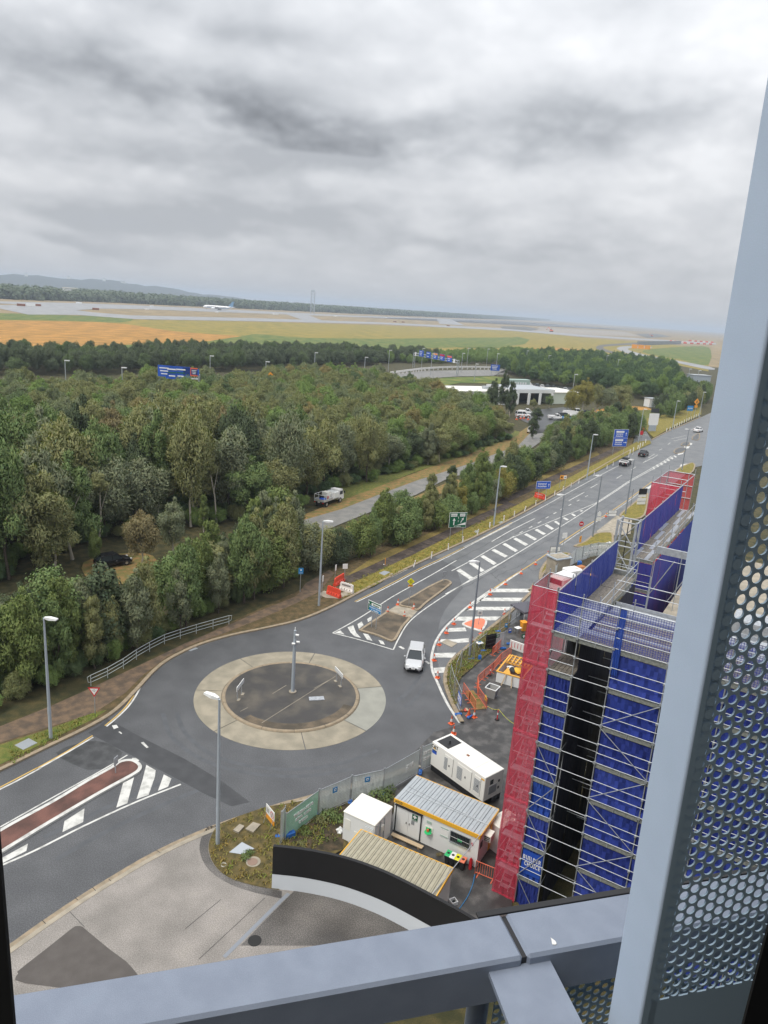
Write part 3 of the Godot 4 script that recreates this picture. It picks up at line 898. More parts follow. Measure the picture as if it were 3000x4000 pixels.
func line(p: Array, w := 0.12, m := "road_white", y := 0.012, per := 4) -> void:
	var s := S()
	stripe(s, smooth(p, per) if per and p.size() > 2 else p, w, y)
	struct("road_line", s, M[m])

func markings() -> void:
	line([P(-4.01,-63.96),P(-2.25,-66.86),P(-0.32,-70.4),P(1.37,-73.73),P(3.83,-77.92),P(6.2,-81.9),P(9.51,-87.68)], 0.13)
	line([P(-4.01,-63.96),P(-1.9,-63.13),P(-0.05,-62.26),P(1.75,-61.35)], 0.13)
	line([P(1.75,-61.35),P(2.26,-63.89),P(3.09,-67.2),P(4.26,-69.98),P(6.13,-73.47),P(8.51,-77.56),P(11.12,-81.85),P(15.04,-87.84)], 0.13)
	for q in [[P(-3.8,-64.06),P(-3.34,-64.67),P(-2.89,-63.81)], [P(-2.71,-65.47),P(-2.18,-66.02),P(-1.82,-64.43),P(-1.3,-63.35),P(-1.9,-63.58),P(-2.34,-64.34)], [P(-1.79,-66.35),P(-1.42,-67.07),P(-1.18,-66.22),P(-1.6,-65.28)], [P(-1.18,-64.41),P(-0.64,-64.19),P(-0.2,-62.88),P(-0.73,-63.09)], [P(0.34,-63.18),P(0.77,-63.01),P(0.98,-62.22),P(0.59,-62.36)], [P(-0.9,-67.77),P(-0.45,-68.53),P(-0.39,-67.66),P(-0.78,-67.05)]]:
		paint("chevron", q)
	for q in [[P(2.21,-62.05),P(2.42,-62.23),P(2.82,-61.78),P(2.64,-61.55)], [P(4.52,-59.51),P(4.71,-59.65),P(5.06,-59.2),P(4.86,-59.01)], [P(3.02,-61.21),P(3.23,-61.36),P(3.37,-61.02),P(3.21,-60.85)], [P(-18.2,-46.07),P(-17.92,-46.21),P(-17.66,-45.88),P(-17.9,-45.65)], [P(-15.53,-44.27),P(-15.38,-44.38),P(-14.83,-43.8),P(-14.94,-43.7),P(-15.33,-44.07)], [P(-17.48,-45.35),P(-17.38,-45.42),P(-17.15,-45.2),P(-17.19,-45.12)]]:
		paint("give_way_dash", q)
	var le := [P(9.35,-84.5),P(11.16,-87.43),P(12.87,-90.44),P(14.63,-93.36),P(16.51,-96.34),P(18.43,-99.25),P(20.37,-101.78),P(22.37,-104.51),P(24.42,-107.44),P(26.31,-109.86),P(28.16,-112.34),P(30.11,-115.04),P(31.94,-117.51)]
	var ri := [P(10.91,-81.29),P(12.57,-84.15),P(14.45,-87.1),P(16.32,-90.35),P(18.04,-92.98),P(19.91,-96.04),P(21.65,-98.88),P(23.46,-101.86),P(25.22,-104.83),P(26.91,-107.5),P(28.79,-110.67),P(30.53,-113.51),P(32.61,-116.93)]
	for k in le.size():
		var d: Vector2 = (le[12] - le[0]).normalized() * (0.92 if k < 9 else 0.8)
		var c: Vector2 = (ri[k] - le[k]).normalized() * 0.25
		paint("hatch_stripe", [le[k] + c - d * 0.5, ri[k] - c - d * 0.5, ri[k] - c + d * 0.5, le[k] + c + d * 0.5])
	line([P(8.61,-83.64),P(11.69,-88.54),P(16.79,-97.09),P(22.46,-105),P(28.24,-112.72),P(36.03,-123.02)], 0.13)
	line([P(7.4,-75.98),P(9.35,-78.94),P(12.51,-83.55),P(16.14,-89.52),P(19.67,-95.25),P(25.02,-104.08),P(30.17,-112.61),P(35.83,-122.24),P(42.43,-133.41),P(48.39,-143.61),P(61.08,-163.7),P(68.54,-176.2)], 0.14)
	line([P(36.03,-123.02),P(42.72,-134.46),P(48.75,-144.81),P(61.01,-164.5),P(68.5,-177.1)], 0.14)
	for k in 7:
		var a: Vector2 = [P(57.68,-159.6),P(70.23,-179.2)][0].lerp([P(57.68,-159.6),P(70.23,-179.2)][1], k / 7.0 + 0.05)
		var b: Vector2 = [P(57.17,-157),P(70.07,-177.2)][0].lerp([P(57.17,-157),P(70.07,-177.2)][1], k / 7.0 + 0.05)
		var d: Vector2 = ([P(57.68,-159.6),P(70.23,-179.2)][1] - [P(57.68,-159.6),P(70.23,-179.2)][0]).normalized() * 1.3
		paint("hatch_stripe", [a, b, b + d, a + d])
	for q in [[P(81.47,-201.5),P(82.47,-200.2),P(81.16,-197.3),P(79.79,-196.8)], [P(77.71,-193.7),P(79.64,-194.5),P(77.87,-190.9),P(76.73,-190)], [P(71.74,-181.8),P(74.24,-184.4),P(72.82,-181.4),P(70.73,-179)]]:
		paint("chevron", q)
	var dash := [P(18.26,-99.43),P(19.95,-102.21),P(21.86,-105.25),P(23.76,-108.35),P(25.57,-111.57),P(27.4,-114.58),P(29.16,-117.61),P(31.19,-120.74),P(33.4,-124.26),P(35.82,-128.11)]
	for k in dash.size():
		var d: Vector2 = (dash[9] - dash[0]).normalized()
		line([dash[k] - d * 0.7, dash[k] + d * 0.7], 0.14, "road_white", 0.012, 0)
	for q in [[P(15.03,-96.68),P(18.73,-103.06),P(23.42,-110.39)], [P(31.65,-123.65),P(36.12,-131.05)], [P(38.25,-135.04),P(40.52,-138.75)], [P(46.2,-145.64),P(48.42,-149.49)], [P(52.23,-155.7),P(54.46,-159.7)], [P(57.69,-165),P(59.52,-168.3)], [P(68.04,-184.5),P(69.78,-187.3)], [P(73.65,-194.3),P(75.91,-198.7)], [P(92.27,-226.9),P(95.85,-233.1)], [P(61.26,-172.1),P(64.75,-178.2)], [P(61.74,-171.3),P(65.24,-177.4)], [P(58.79,-166.7),P(61.95,-172)], [P(78.86,-206),P(85.83,-214.2)], [P(78.05,-202),P(84.86,-209.9)]]:
		line(q, 0.14, "road_white", 0.012, 2)
	line([P(-9.74,-64.49),P(-7.32,-66.32),P(-4.48,-70.19),P(-0.9,-76.35),P(3.28,-83.07)], 0.13, "road_white", 0.014)
	line([P(-2.21,-71.88),P(-0.51,-74.45),P(1.81,-78.16),P(4.74,-83.1),P(8.43,-88.72),P(13.43,-96.99),P(19.27,-106.37),P(10.45,-92.6),P(16.92,-102.99),P(24.23,-114.93),P(33.98,-131.58),P(46.69,-153.1),P(51.02,-160.1)], 0.13, "road_white")
	line([P(-2.38,-72.01),P(-0.53,-74.9),P(1.81,-78.74),P(4.76,-83.69),P(8.47,-89.33),P(13.49,-97.57),P(19.39,-107.22)], 0.10, "road_yellow")
	line([P(-20.87,-40.67),P(-19.89,-42.51),P(-18.9,-44.51)], 0.13, "road_white")
	line([P(-21.02,-40.65),P(-20.01,-42.54),P(-19.02,-44.69)], 0.10, "road_yellow")
	line([P(-18.52,-45.91),P(-18.21,-47.13),P(-17.96,-48.67),P(-17.94,-50.25),P(-18.06,-51.74)], 0.13, "road_white")
	line([P(-18.66,-45.99),P(-18.35,-47.22),P(-18.13,-48.64),P(-18.11,-50.35)], 0.10, "road_yellow")
	line([P(-20.77,-40.76),P(-21.53,-39.41),P(-22.38,-38.1)], 0.13, "road_white")
	line([P(-20.95,-40.82),P(-21.7,-39.54),P(-22.47,-38.26)], 0.10, "road_yellow")
	line([P(-19.34,-31.96),P(-17.77,-33.56),P(-15.91,-35.82),P(-13.76,-38.15),P(-11.59,-40.14)], 0.14)
	for q in [[P(-19.24,-32.8),P(-18.35,-34.07),P(-18.17,-33.52),P(-18.96,-32.52)], [P(-17.19,-36.05),P(-16.52,-37.25),P(-16.12,-36.09),P(-16.91,-35.15)], [P(-15.15,-39.85),P(-14.68,-40.48),P(-14.22,-37.98),P(-14.72,-37.53)], [P(-14.35,-41.86),P(-13.58,-41.36),P(-13.41,-40.67),P(-13.23,-38.89),P(-13.81,-38.42),P(-14.08,-40.32)], [P(-12.93,-40.99),P(-12.34,-40.65),P(-12.3,-39.81),P(-12.79,-39.33)], [P(-15.51,-42.49),P(-15.27,-42.52),P(-14.96,-42.28),P(-14.99,-42.1),P(-15.45,-42.23)]]:
		paint("hatch_stripe", q)
	line([P(-20.49,-35.19),P(-18.65,-38.2),P(-16.93,-40.96),P(-15.92,-42.77)], 0.10)
	line([P(6.92,-49.76),P(6.37,-51.56),P(5.94,-53.34),P(5.5,-55.87),P(5.19,-57.61),P(5.16,-60.04),P(5.61,-63.12),P(6.25,-65.46),P(7.01,-67.52),P(8.22,-70.13),P(9.74,-73.21),P(11.33,-76),P(12.99,-78.68),P(9.23,-71.6),P(12.51,-77.34),P(14.79,-81.27),P(17.37,-85.48)], 0.22)
	line([P(13.13,-78.87),P(15.56,-82.86),P(18.57,-87.53),P(21.98,-93.11)], 0.12, "road_yellow")
	line([P(24.68,-98.12),P(28.88,-105.03),P(32.72,-111.09),P(35.97,-115.96),P(41.8,-125.49),P(50.38,-140.29),P(53.19,-145.14)], 0.13, "road_yellow")
	line([P(24.75,-97.44),P(28.97,-104.43),P(32.84,-110.61),P(36.11,-115.54),P(41.93,-125),P(50.49,-139.68)], 0.10, "road_white")
	for q in [[P(12.75,-77.56),P(13.31,-78.75),P(17.41,-79.55),P(17.11,-78.41)], [P(10.88,-74.66),P(11.45,-75.7),P(16.18,-76.6),P(15.59,-75.47)], [P(9.22,-71.8),P(9.75,-72.81),P(14.56,-73.7),P(14.02,-72.7)], [P(7.91,-68.89),P(8.35,-69.96),P(12.84,-70.84),P(12.17,-69.73)], [P(6.87,-66.07),P(7.25,-66.99),P(8.84,-67.42),P(8.9,-66.56)], [P(5.89,-63.46),P(6.33,-64.34),P(7.44,-64.46),P(8.99,-65.03),P(8.91,-64.12),P(7.83,-63.78),P(6.97,-64.14)], [P(5.36,-60.4),P(5.48,-61.28),P(7.54,-61.69),P(7.08,-60.61)], [P(5.34,-57.42),P(5.29,-58.37),P(6.34,-58.71),P(6.17,-57.66)]]:
		paint("hatch_stripe", q)
	for q in [[P(62.31,-158.4),P(67.08,-165.8),P(70.29,-168.6),P(69.52,-166.6),P(66.22,-163.4)], [P(66.84,-166.5),P(70.68,-169.6),P(69.14,-165.6),P(65.56,-163.6)], [P(49.7,-138.18),P(52.3,-142.45),P(52.98,-142.66),P(50.22,-137.97)]]:
		paint("hatch_stripe", q)
	var t := S()
	prism(t, [P(6.24,-63.62),P(6.82,-64.42),P(7.77,-63.63),P(7.18,-62.71)], 0.0, 0.03)
	tag(put("access_cover", t, M["concrete"]), "square concrete access cover set in the hatched closed lane", "access cover")

# cracks, seams and tyre wear in the asphalt
func wear() -> void:
	var s := S()
	for q in [[P(12.11,-83.3),P(14.33,-86.23),P(16.8,-89.97),P(19.09,-92.96),P(21.94,-97.27),P(25.67,-102.86)], [P(13.56,-82.29),P(15.51,-85.09),P(17.35,-87.16),P(19.81,-91.24),P(21.59,-93.21)], [P(27.84,-106.52),P(31.51,-112.08),P(35.56,-118.21),P(40.2,-125.57),P(47.2,-136.8)], [P(28.35,-102.75),P(31.67,-107.89),P(33.76,-111.36)], [P(26.77,-117.72),P(29.83,-122.61),P(35.2,-131.95),P(41.02,-141.26),P(48.38,-154.4)], [P(18.9,-101.2),P(22.7,-107.66),P(27.13,-114.51)], [P(8.73,-77.16),P(11.14,-80.53),P(12.89,-83.2),P(15.61,-86.79)], [P(13.37,-84.1),P(13.86,-82.1),P(14.4,-80.69)], [P(5.44,-81.92),P(8.47,-86.39),P(11.85,-91.64),P(16.98,-99.63)], [P(18.35,-87.37),P(18.85,-85.8),P(20.05,-87.17)], [P(36.11,-120.31),P(37.51,-119.71),P(39.69,-122.81)]]:
		var p := smooth(q, 5)
		for k in p.size():
			p[k] += Vector2(sin(k * 2.3), cos(k * 1.7)) * 0.10
		stripe(s, p, 0.07, 0.0065)
	struct("road_crack", s, M["asphalt_dark"])
	var t := S()
	for q in [[P(-14.22,-48.29),P(-13,-45.98),P(-11.05,-43.95),P(-8.8,-42.81),P(-6.25,-42.43),P(-3.82,-42.72),P(-1.42,-43.71),P(0.75,-45.43)], [P(-15.21,-48.16),P(-13.84,-45.48),P(-11.63,-43.34),P(-9.05,-42.09),P(-6.13,-41.69),P(-3.53,-42),P(-0.75,-43.09)], [P(2.04,-52.17),P(2.94,-53.82),P(3.78,-56.03),P(4.46,-58.63),P(5.1,-62.58),P(6.35,-66.46),P(8.29,-70.53)], [P(2.7,-51.42),P(3.72,-53.27),P(4.47,-55.66)], [P(-17.72,-34.64),P(-16.3,-36.29),P(-14.77,-38.07),P(-12.83,-40.12),P(-10.96,-41.22)], [P(-16.34,-33.06),P(-14.96,-34.93),P(-13.31,-36.84),P(-11.36,-38.78),P(-9.64,-40.32)]]:
		stripe(t, smooth(q, 6), 0.34, 0.0062)
	struct("tyre_wear", t, M["asphalt_wear"])

func plaza() -> void:
	var so := south_kerb()
	var s := S()
	kerb(s, so, offset(so, 0.24), 0.0, 0.10)
	struct("kerb", s, M["kerb"])
	var g := S()
	kerb(g, offset(so, 0.25), offset(so, 0.52), 0.0, 0.11)
	struct("kerb", g, M["concrete"])
	var p := offset(so, 0.515).filter(func(q): return q.x < -4.2)
	p.append_array([P(-3.4,-36.14),P(-2.2,-34.09),P(1.42,-32.7),P(4.5,-30.71),P(4.42,-29.25),P(6.57,-27.46),P(-4.55,-22.71),P(-17.72,-22.69)])
	ground("forecourt", p, 0.095, "aggregate")
	var bed := smooth([P(-8.41,-36.52),P(-8.54,-35.6),P(-8.43,-34.52),P(-7.84,-33.4),P(-6.93,-32.6),P(-5.57,-32.15),P(-4.1,-31.94)], 3)
	bed.append_array([P(-2.2,-34.09),P(-0.6,-35.59),P(-1.39,-38.29),P(-2.37,-39.79),P(-4.7,-38.88),P(-5.97,-38.39),P(-7.25,-37.5)])
	ground("garden_bed", bed, 0.125, "bed")
	ground("garden_soil", [P(-4.28,-36.05),P(-3.83,-37.87),P(-1.49,-39.56),P(0.81,-40.83),P(1.91,-40.79),P(1.92,-38.81),P(-0.74,-37.75),P(-0.96,-35.28),P(-2.5,-35.12),P(-3.58,-35.28)], 0.13, "soil", 2)
	var e := S()
	var el := smooth([P(-8.94,-36.42),P(-9.06,-35.55),P(-8.92,-34.47),P(-8.29,-33.3),P(-7.25,-32.41),P(-5.77,-31.78),P(-3.84,-31.39)], 3)
	var er := smooth([P(-8.43,-36.52),P(-8.56,-35.6),P(-8.45,-34.51),P(-7.86,-33.4),P(-6.95,-32.6),P(-5.59,-32.15),P(-3.92,-31.9)], 3)
	band(e, el, er, 0.100)
	struct("garden_edge", e, M["aggregate_wet"])
	ground("wet_paving", [P(-3.35,-31.84),P(-1.85,-34.39),P(4.51,-32.52),P(4.36,-29.75),P(2.32,-29),P(-5.35,-28.34),P(-3.81,-31.05)], 0.101, "aggregate_wet")
	ground("ramp_surface", smooth([P(-14.87,-26.01),P(-14.88,-26.24),P(-14.21,-27.44),P(-13.56,-28.62),P(-13.38,-28.77),P(-13.13,-28.76),P(-12.9,-28.61),P(-11.42,-27.64),P(-9.97,-26.7),P(-9.41,-25.53),P(-14.32,-25.55)], 3, true), 0.104, "ramp_patch")
	var j := S()
	for q in [[P(-4.71,-31.36),P(-7.12,-27.4)], [P(-14.22,-29.68),P(-12.99,-28.73)], [P(-6.93,-31.04),P(-8.22,-29.05)]]:
		stripe(j, q, 0.02, 0.106)
	struct("paving_joint", j, M["black"])
	var d := S()
	var dl := offset([P(-3.53,-31.76),P(-3.83,-31.3),P(-5.98,-27.63)], 0.10)
	var dr := offset([P(-3.53,-31.76),P(-3.83,-31.3),P(-5.98,-27.63)], -0.10)
	band(d, dl, dr, 0.105)
	tag(put("drain_channel", d, M["drain"]), "long narrow steel drain grate crossing the forecourt", "drain")
	var q := S()
	for t in [[[P(-10.1,-35.44),P(-10.16,-35.64)]], [[P(-11.25,-34.16),P(-10.97,-33.99)]], [[P(-13.61,-31.21),P(-13.36,-31)]], [[P(-15.15,-28.94),P(-14.9,-28.76)]], [[P(-14.22,-30.47),P(-13.99,-30.33)]], [[P(-13.02,-31.85),P(-12.84,-31.72)]]]:
		stripe(q, [t[0][0], t[0][1]], 0.03, 0.117)
	struct("kerb_joint", q, M["black"])
	var mh := S()
	var mc := P(-4.73,-28.67)
	var poly := []
	for k in 20:
		poly.append(mc + Vector2(cos(TAU * k / 20), sin(TAU * k / 20)) * 0.33)
	prism(mh, poly, 0.09, 0.112)
	tag(put("manhole_cover", mh, M["rubber"]), "round dark manhole cover in the forecourt beside the drain grate", "manhole cover")


# ---------- trees ----------
# leaf-sized faces spread through lobes; `fine` makes the thin drooping sprays of she-oaks
func crown(seed_: int, lobes: Array, count: int, leaf: float, fine: bool) -> ArrayMesh:
	var r := RandomNumberGenerator.new()
	r.seed = seed_
	var pv := PackedVector3Array()
	var pn := PackedVector3Array()
	var pc := PackedColorArray()
	var total := 0.0
	for l in lobes:
		total += l[1].x * l[1].z + l[1].x * l[1].y
	for l in lobes:
		var c: Vector3 = l[0]
		var rad: Vector3 = l[1]
		var n := int(count * (rad.x * rad.z + rad.x * rad.y) / total)
		for k in n:
			var d := Vector3(r.randfn(), r.randfn(), r.randfn()).normalized()
			if d.y < -0.35 and r.randf() < 0.6:
				d.y = -d.y
			var f := pow(r.randf(), 0.30)
			f *= 1.0 + 0.16 * sin(d.x * 7.0 + seed_) * sin(d.y * 6.0 + 1.3) + 0.08 * r.randfn()
			var p := c + d * rad * f
			var out := (d / rad).normalized()
			var nn := (out * 0.9 + Vector3(0, 0.35, 0) + Vector3(r.randfn(), r.randfn(), r.randfn()) * 0.30).normalized()
			var t := nn.cross(Vector3(r.randfn(), r.randfn(), r.randfn())).normalized()
			var b := nn.cross(t)
			var w := leaf * r.randf_range(0.6, 1.25)
			var h := w
			if fine:
				t = (Vector3(d.x * 0.5, r.randf_range(-0.9, 0.9), d.z * 0.5) + Vector3(r.randfn(), r.randfn(), r.randfn()) * 0.35).normalized()
				b = nn.cross(t).normalized()
				w = leaf * r.randf_range(0.9, 1.7)
				h = leaf * r.randf_range(0.28, 0.5)
			var tone := clampf(0.97 + 0.14 * r.randfn(), 0.5, 1.5)
			var warm := r.randfn() * 0.07
			var col := Color(tone * (1.0 + warm), tone, tone * (1.0 - warm))
			var a0 := p - t * w * 0.5
			var a1 := p + b * h * 0.5
			var a2 := p + t * w * 0.5
			var a3 := p - b * h * 0.5
			for q in [a0, a1, a2, a0, a2, a3]:
				pv.append(q)
				pn.append(nn)
				pc.append(col)
	return mesh_of(pv, pn, pc)

func mesh_of(pv: PackedVector3Array, pn: PackedVector3Array, pc: PackedColorArray) -> ArrayMesh:
	var a := []
	a.resize(Mesh.ARRAY_MAX)
	a[Mesh.ARRAY_VERTEX] = pv
	a[Mesh.ARRAY_NORMAL] = pn
	a[Mesh.ARRAY_COLOR] = pc
	var m := ArrayMesh.new()
	m.add_surface_from_arrays(Mesh.PRIMITIVE_TRIANGLES, a)
	return m

func leaf_mat(key: String, r: float, g: float, b: float) -> void:
	var m := mk(key, r, g, b, 0.75)
	m.vertex_color_use_as_albedo = true
	m.cull_mode = BaseMaterial3D.CULL_DISABLED
	m.metallic_specular = 0.3
	m.backlight_enabled = true
	m.backlight = Color(r * 2.2, g * 2.4, b * 1.4)

# lobes of a tree `h` high and `w` wide, its foliage starting at `low` of its height
func lobes_of(seed_: int, h: float, w: float, low: float, n: int, upright: bool) -> Array:
	var r := RandomNumberGenerator.new()
	r.seed = seed_
	var out := []
	for k in n:
		var f := (k + 0.5) / n
		var y := lerpf(h * (low + 0.10), h * 0.90, pow(f, 0.8)) + r.randf_range(-0.06, 0.08) * h
		var wide := w * 0.5 * (sin(PI * clampf(lerpf(0.25, 0.92, f), 0, 1)) if not upright else lerpf(1.0, 0.45, f))
		var a := k * 2.4 + r.randf() * 0.9
		var off := wide * r.randf_range(0.25, 0.80)
		var rad := wide * (r.randf_range(0.36, 0.56) if n > 12 else r.randf_range(0.48, 0.70))
		out.append([Vector3(cos(a) * off, y, sin(a) * off), Vector3(rad, rad * r.randf_range(0.9, 1.6 if n > 15 else 1.2), rad)])
	return out

func trunk_mesh(seed_: int, h: float, r0: float, limbs: Array, n := 6) -> ArrayMesh:
	var r := RandomNumberGenerator.new()
	r.seed = seed_
	var s := S()
	var p := Vector3.ZERO
	var rr := r0
	var stops := [p]
	for k in 4:
		var q := Vector3(r.randfn() * 0.04 * h, h * (k + 1) / 4.0, r.randfn() * 0.04 * h)
		tube(s, p, q, rr, rr * 0.74, n, false)
		p = q
		rr *= 0.74
		stops.append(p)
	for l in limbs:
		var from: Vector3 = stops[1 + r.randi() % 3]
		if l[0].y > from.y:
			var mid: Vector3 = from.lerp(l[0], 0.5) + Vector3(0, 0.12 * h, 0) * r.randf()
			tube(s, from, mid, r0 * 0.42, r0 * 0.28, 5, false)
			tube(s, mid, l[0], r0 * 0.28, r0 * 0.10, 5, false)
	return s.commit()

func tree(called: String, label: String, category: String, group: String, cm: Mesh, tm: Mesh, leaf: String, bark: String, at: Vector3, turn: float, sc: Vector3) -> Node3D:
	var o := thing(called, label, category, at, turn, group)
	o.scale = sc
	putm("trunk", tm, M[bark], o)
	putm("crown", cm, M[leaf], o)
	return o

func scatter(poly: Array, step: float, r: RandomNumberGenerator) -> Array:
	var pk := PackedVector2Array(poly)
	var lo := Vector2(1e9, 1e9)
	var hi := -lo
	for q in poly:
		lo = lo.min(q)
		hi = hi.max(q)
	var out := []
	var row := 0
	var y := lo.y
	while y < hi.y:
		var x := lo.x + (step * 0.5 if row % 2 else 0.0)
		while x < hi.x:
			var q := Vector2(x + r.randf_range(-0.36, 0.36) * step, y + r.randf_range(-0.36, 0.36) * step)
			if Geometry2D.is_point_in_polygon(q, pk):
				out.append(q)
			x += step
		y += step * 0.87
		row += 1
	out.sort_custom(func(a, b): return a.length_squared() < b.length_squared())
	return out

func trees() -> void:
	leaf_mat("leaf_olive", 0.265, 0.270, 0.122)
	leaf_mat("leaf_grey", 0.222, 0.245, 0.148)
	leaf_mat("leaf_brown", 0.255, 0.218, 0.112)
	leaf_mat("leaf_green", 0.165, 0.225, 0.085)
	leaf_mat("leaf_fresh", 0.175, 0.220, 0.070)
	leaf_mat("leaf_yellow", 0.290, 0.265, 0.075)
	leaf_mat("leaf_dark", 0.085, 0.112, 0.058)
	leaf_mat("leaf_blue", 0.050, 0.066, 0.050)
	var oc := []
	var ot := []
	for k in 7:
		var l := lobes_of(100 + k, 9.0, [5.0, 5.8, 4.4, 5.4, 6.2, 4.8, 3.8][k], [0.12, 0.22, 0.08, 0.22, 0.16, 0.05, 0.03][k], [18, 22, 16, 20, 24, 20, 18][k], k == 2 or k == 6)
		oc.append(crown(200 + k, l, 12000, 0.25, true))
		ot.append(trunk_mesh(300 + k, 7.6, 0.15, l.slice(0, 9)))
	var sc := []
	var st := []
	for k in 4:
		var l := lobes_of(400 + k, 5.0, [4.2, 4.8, 3.8, 4.6][k], 0.02, [16, 20, 18, 22][k], k == 2)
		sc.append(crown(500 + k, l, 10500, 0.15, false))
		st.append(trunk_mesh(600 + k, 3.6, 0.09, l.slice(0, 8), 5))
	var kinds := [
		["leaf_olive", "olive green she-oak with feathery drooping foliage in the wood beside the side road", 42],
		["leaf_grey", "grey green she-oak with feathery foliage in the wood beside the side road", 26],
		["leaf_brown", "rusty brown tinged she-oak among greener ones in the wood", 6],
		["leaf_green", "fresher green she-oak among olive ones in the wood", 18],
		["leaf_dark", "dark green she-oak in the shadier part of the wood", 8]]
	var r := RandomNumberGenerator.new()
	r.seed = 77
	var wood := [Vector2(31, -187), Vector2(14, -154), Vector2(4, -139), Vector2(-8.5, -118), Vector2(-14, -104), Vector2(-22, -94.5), Vector2(-27, -92), Vector2(-34, -85), Vector2(-35, -74), Vector2(-36, -66), Vector2(-48, -58), Vector2(-64, -60), Vector2(-110, -140), Vector2(-104, -178), Vector2(-80, -207), Vector2(-54, -232), Vector2(-34, -282), Vector2(-6, -290), Vector2(10, -262), Vector2(23, -218)]
	var spots := scatter(wood, 4.6, r)
	var many := []
	var n := 0
	for q in spots:
		var k := r.randi() % 6
		var pick := r.randi() % 100
		var m := 0
		while pick >= kinds[m][2]:
			pick -= kinds[m][2]
			m += 1
		var hs := r.randf_range(0.75, 1.4) * (1.0 if q.length() < 140.0 else 0.72)
		var s3 := Vector3(r.randf_range(0.9, 1.2), hs, r.randf_range(0.9, 1.2))
		if q.length() < 118.0:
			s3 *= r.randf_range(1.0, 1.4)
		if n < 292:
			tree("she_oak_tree", wood_label(kinds[m][0], q, s3), "tree", "she-oaks of the wood, %s" % kinds[m][0].trim_prefix("leaf_"), oc[k], ot[k], kinds[m][0], "trunk_pale" if r.randf() < 0.4 else "trunk", v3(q), r.randf() * TAU, s3)
		else:
			many.append([q, k % 3, r.randf() * TAU, s3, m])
		n += 1
	mass("far_wood", many, [oc[0], oc[1], oc[4]], "far part of the she-oak wood, crowns merging", "trees")
	# dark belt of trees along the approach road, behind the street lamps
	var belt := []
	for q in scatter([Vector2(-165, -190), Vector2(-126, -236), Vector2(-100, -262), Vector2(-76, -292), Vector2(-46, -330), Vector2(-20, -372), Vector2(0, -420), Vector2(16, -440), Vector2(30, -470), Vector2(10, -490), Vector2(-60, -410), Vector2(-95, -372), Vector2(-112, -345), Vector2(-118, -318), Vector2(-152, -282), Vector2(-200, -225)], 5.2, r):
		if q.distance_to(Vector2(-115, -330)) < 9.0:
			continue
		var hh := r.randf_range(0.6, 1.05) if q.x < -15 else r.randf_range(0.45, 0.95)
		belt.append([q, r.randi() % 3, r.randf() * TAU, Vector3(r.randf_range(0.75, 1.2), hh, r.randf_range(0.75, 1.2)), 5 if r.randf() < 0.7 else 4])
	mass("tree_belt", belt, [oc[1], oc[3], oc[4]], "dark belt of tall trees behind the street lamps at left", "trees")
	var right := []
	for q in scatter([Vector2(56, -405), Vector2(66, -345), Vector2(92, -343), Vector2(104, -306), Vector2(128, -322), Vector2(150, -400), Vector2(176, -470), Vector2(200, -560), Vector2(150, -590), Vector2(110, -560), Vector2(84, -500)], 5.4, r):
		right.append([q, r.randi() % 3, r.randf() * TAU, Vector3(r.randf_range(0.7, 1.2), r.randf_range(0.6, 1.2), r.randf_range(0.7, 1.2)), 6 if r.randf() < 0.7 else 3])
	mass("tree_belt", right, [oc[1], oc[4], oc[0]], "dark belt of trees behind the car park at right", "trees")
	var low := []
	for q in scatter([Vector2(-25, -400), Vector2(10, -425), Vector2(40, -455), Vector2(95, -500), Vector2(130, -610), Vector2(100, -640), Vector2(40, -520), Vector2(-10, -450)], 6.0, r):
		low.append([q, r.randi() % 3, r.randf() * TAU, Vector3.ONE * r.randf_range(0.7, 1.3), 3])
	mass("scrub_belt", low, [sc[0], sc[1], sc[3]], "low green scrub beyond the approach road", "bushes")
	var strip := [
		["tree", [P(-27.41,-46.52),P(-25.49,-48.74),P(-22.51,-52.47),P(-19.17,-58.12),P(-15.5,-66.42),P(-12,-69.64),P(-9.39,-75.36),P(-9.97,-82.68),P(-11.65,-86.63),P(-15.54,-77.57),P(-18.29,-70.18),P(-20.24,-61.45),P(-23.99,-57.07),P(-28.75,-55.44),P(-30.94,-53.05)], 2.25, "leafy green tree packed into the strip above the metal handrail", "trees above the handrail"],
		["shrub", [P(-8.19,-75.05),P(-5.6,-80.1),P(-0.95,-86.89),P(3.76,-93.03),P(9.54,-102.4),P(15.06,-111.92),P(19.84,-120.81),P(26.55,-132.93),P(26.39,-142.67),P(21.48,-132.82),P(16.23,-122.93),P(10.19,-112.23),P(3.89,-101.44),P(-1.2,-94.27),P(-5.36,-87.15),P(-8.7,-81.33)], 2.7, "leafy shrub in the strip between the side road and the boarded footpath", "shrubs between the side road and the footpath"],
		["shrub", [P(26.95,-135.29),P(38.52,-154.4),P(49.96,-173.1),P(57.69,-187.2),P(68.38,-203.6),P(73.65,-224.4),P(70.67,-235.6),P(58.65,-211.7),P(49.39,-198.5),P(42.13,-189.4),P(38.73,-178.1)], 3.3, "dense green shrub between the car park and the main road", "shrubs between the car park and the main road"],
		["tree", [P(89.13,-246.3),P(95.82,-255),P(114.79,-285),P(135.14,-320.7),P(155.6,-369.5),P(139.81,-356),P(114.19,-308.5),P(97.08,-271.3)], 5.5, "leafy tree beside the far main road, right of the small white hut", "trees right of the white hut"]]
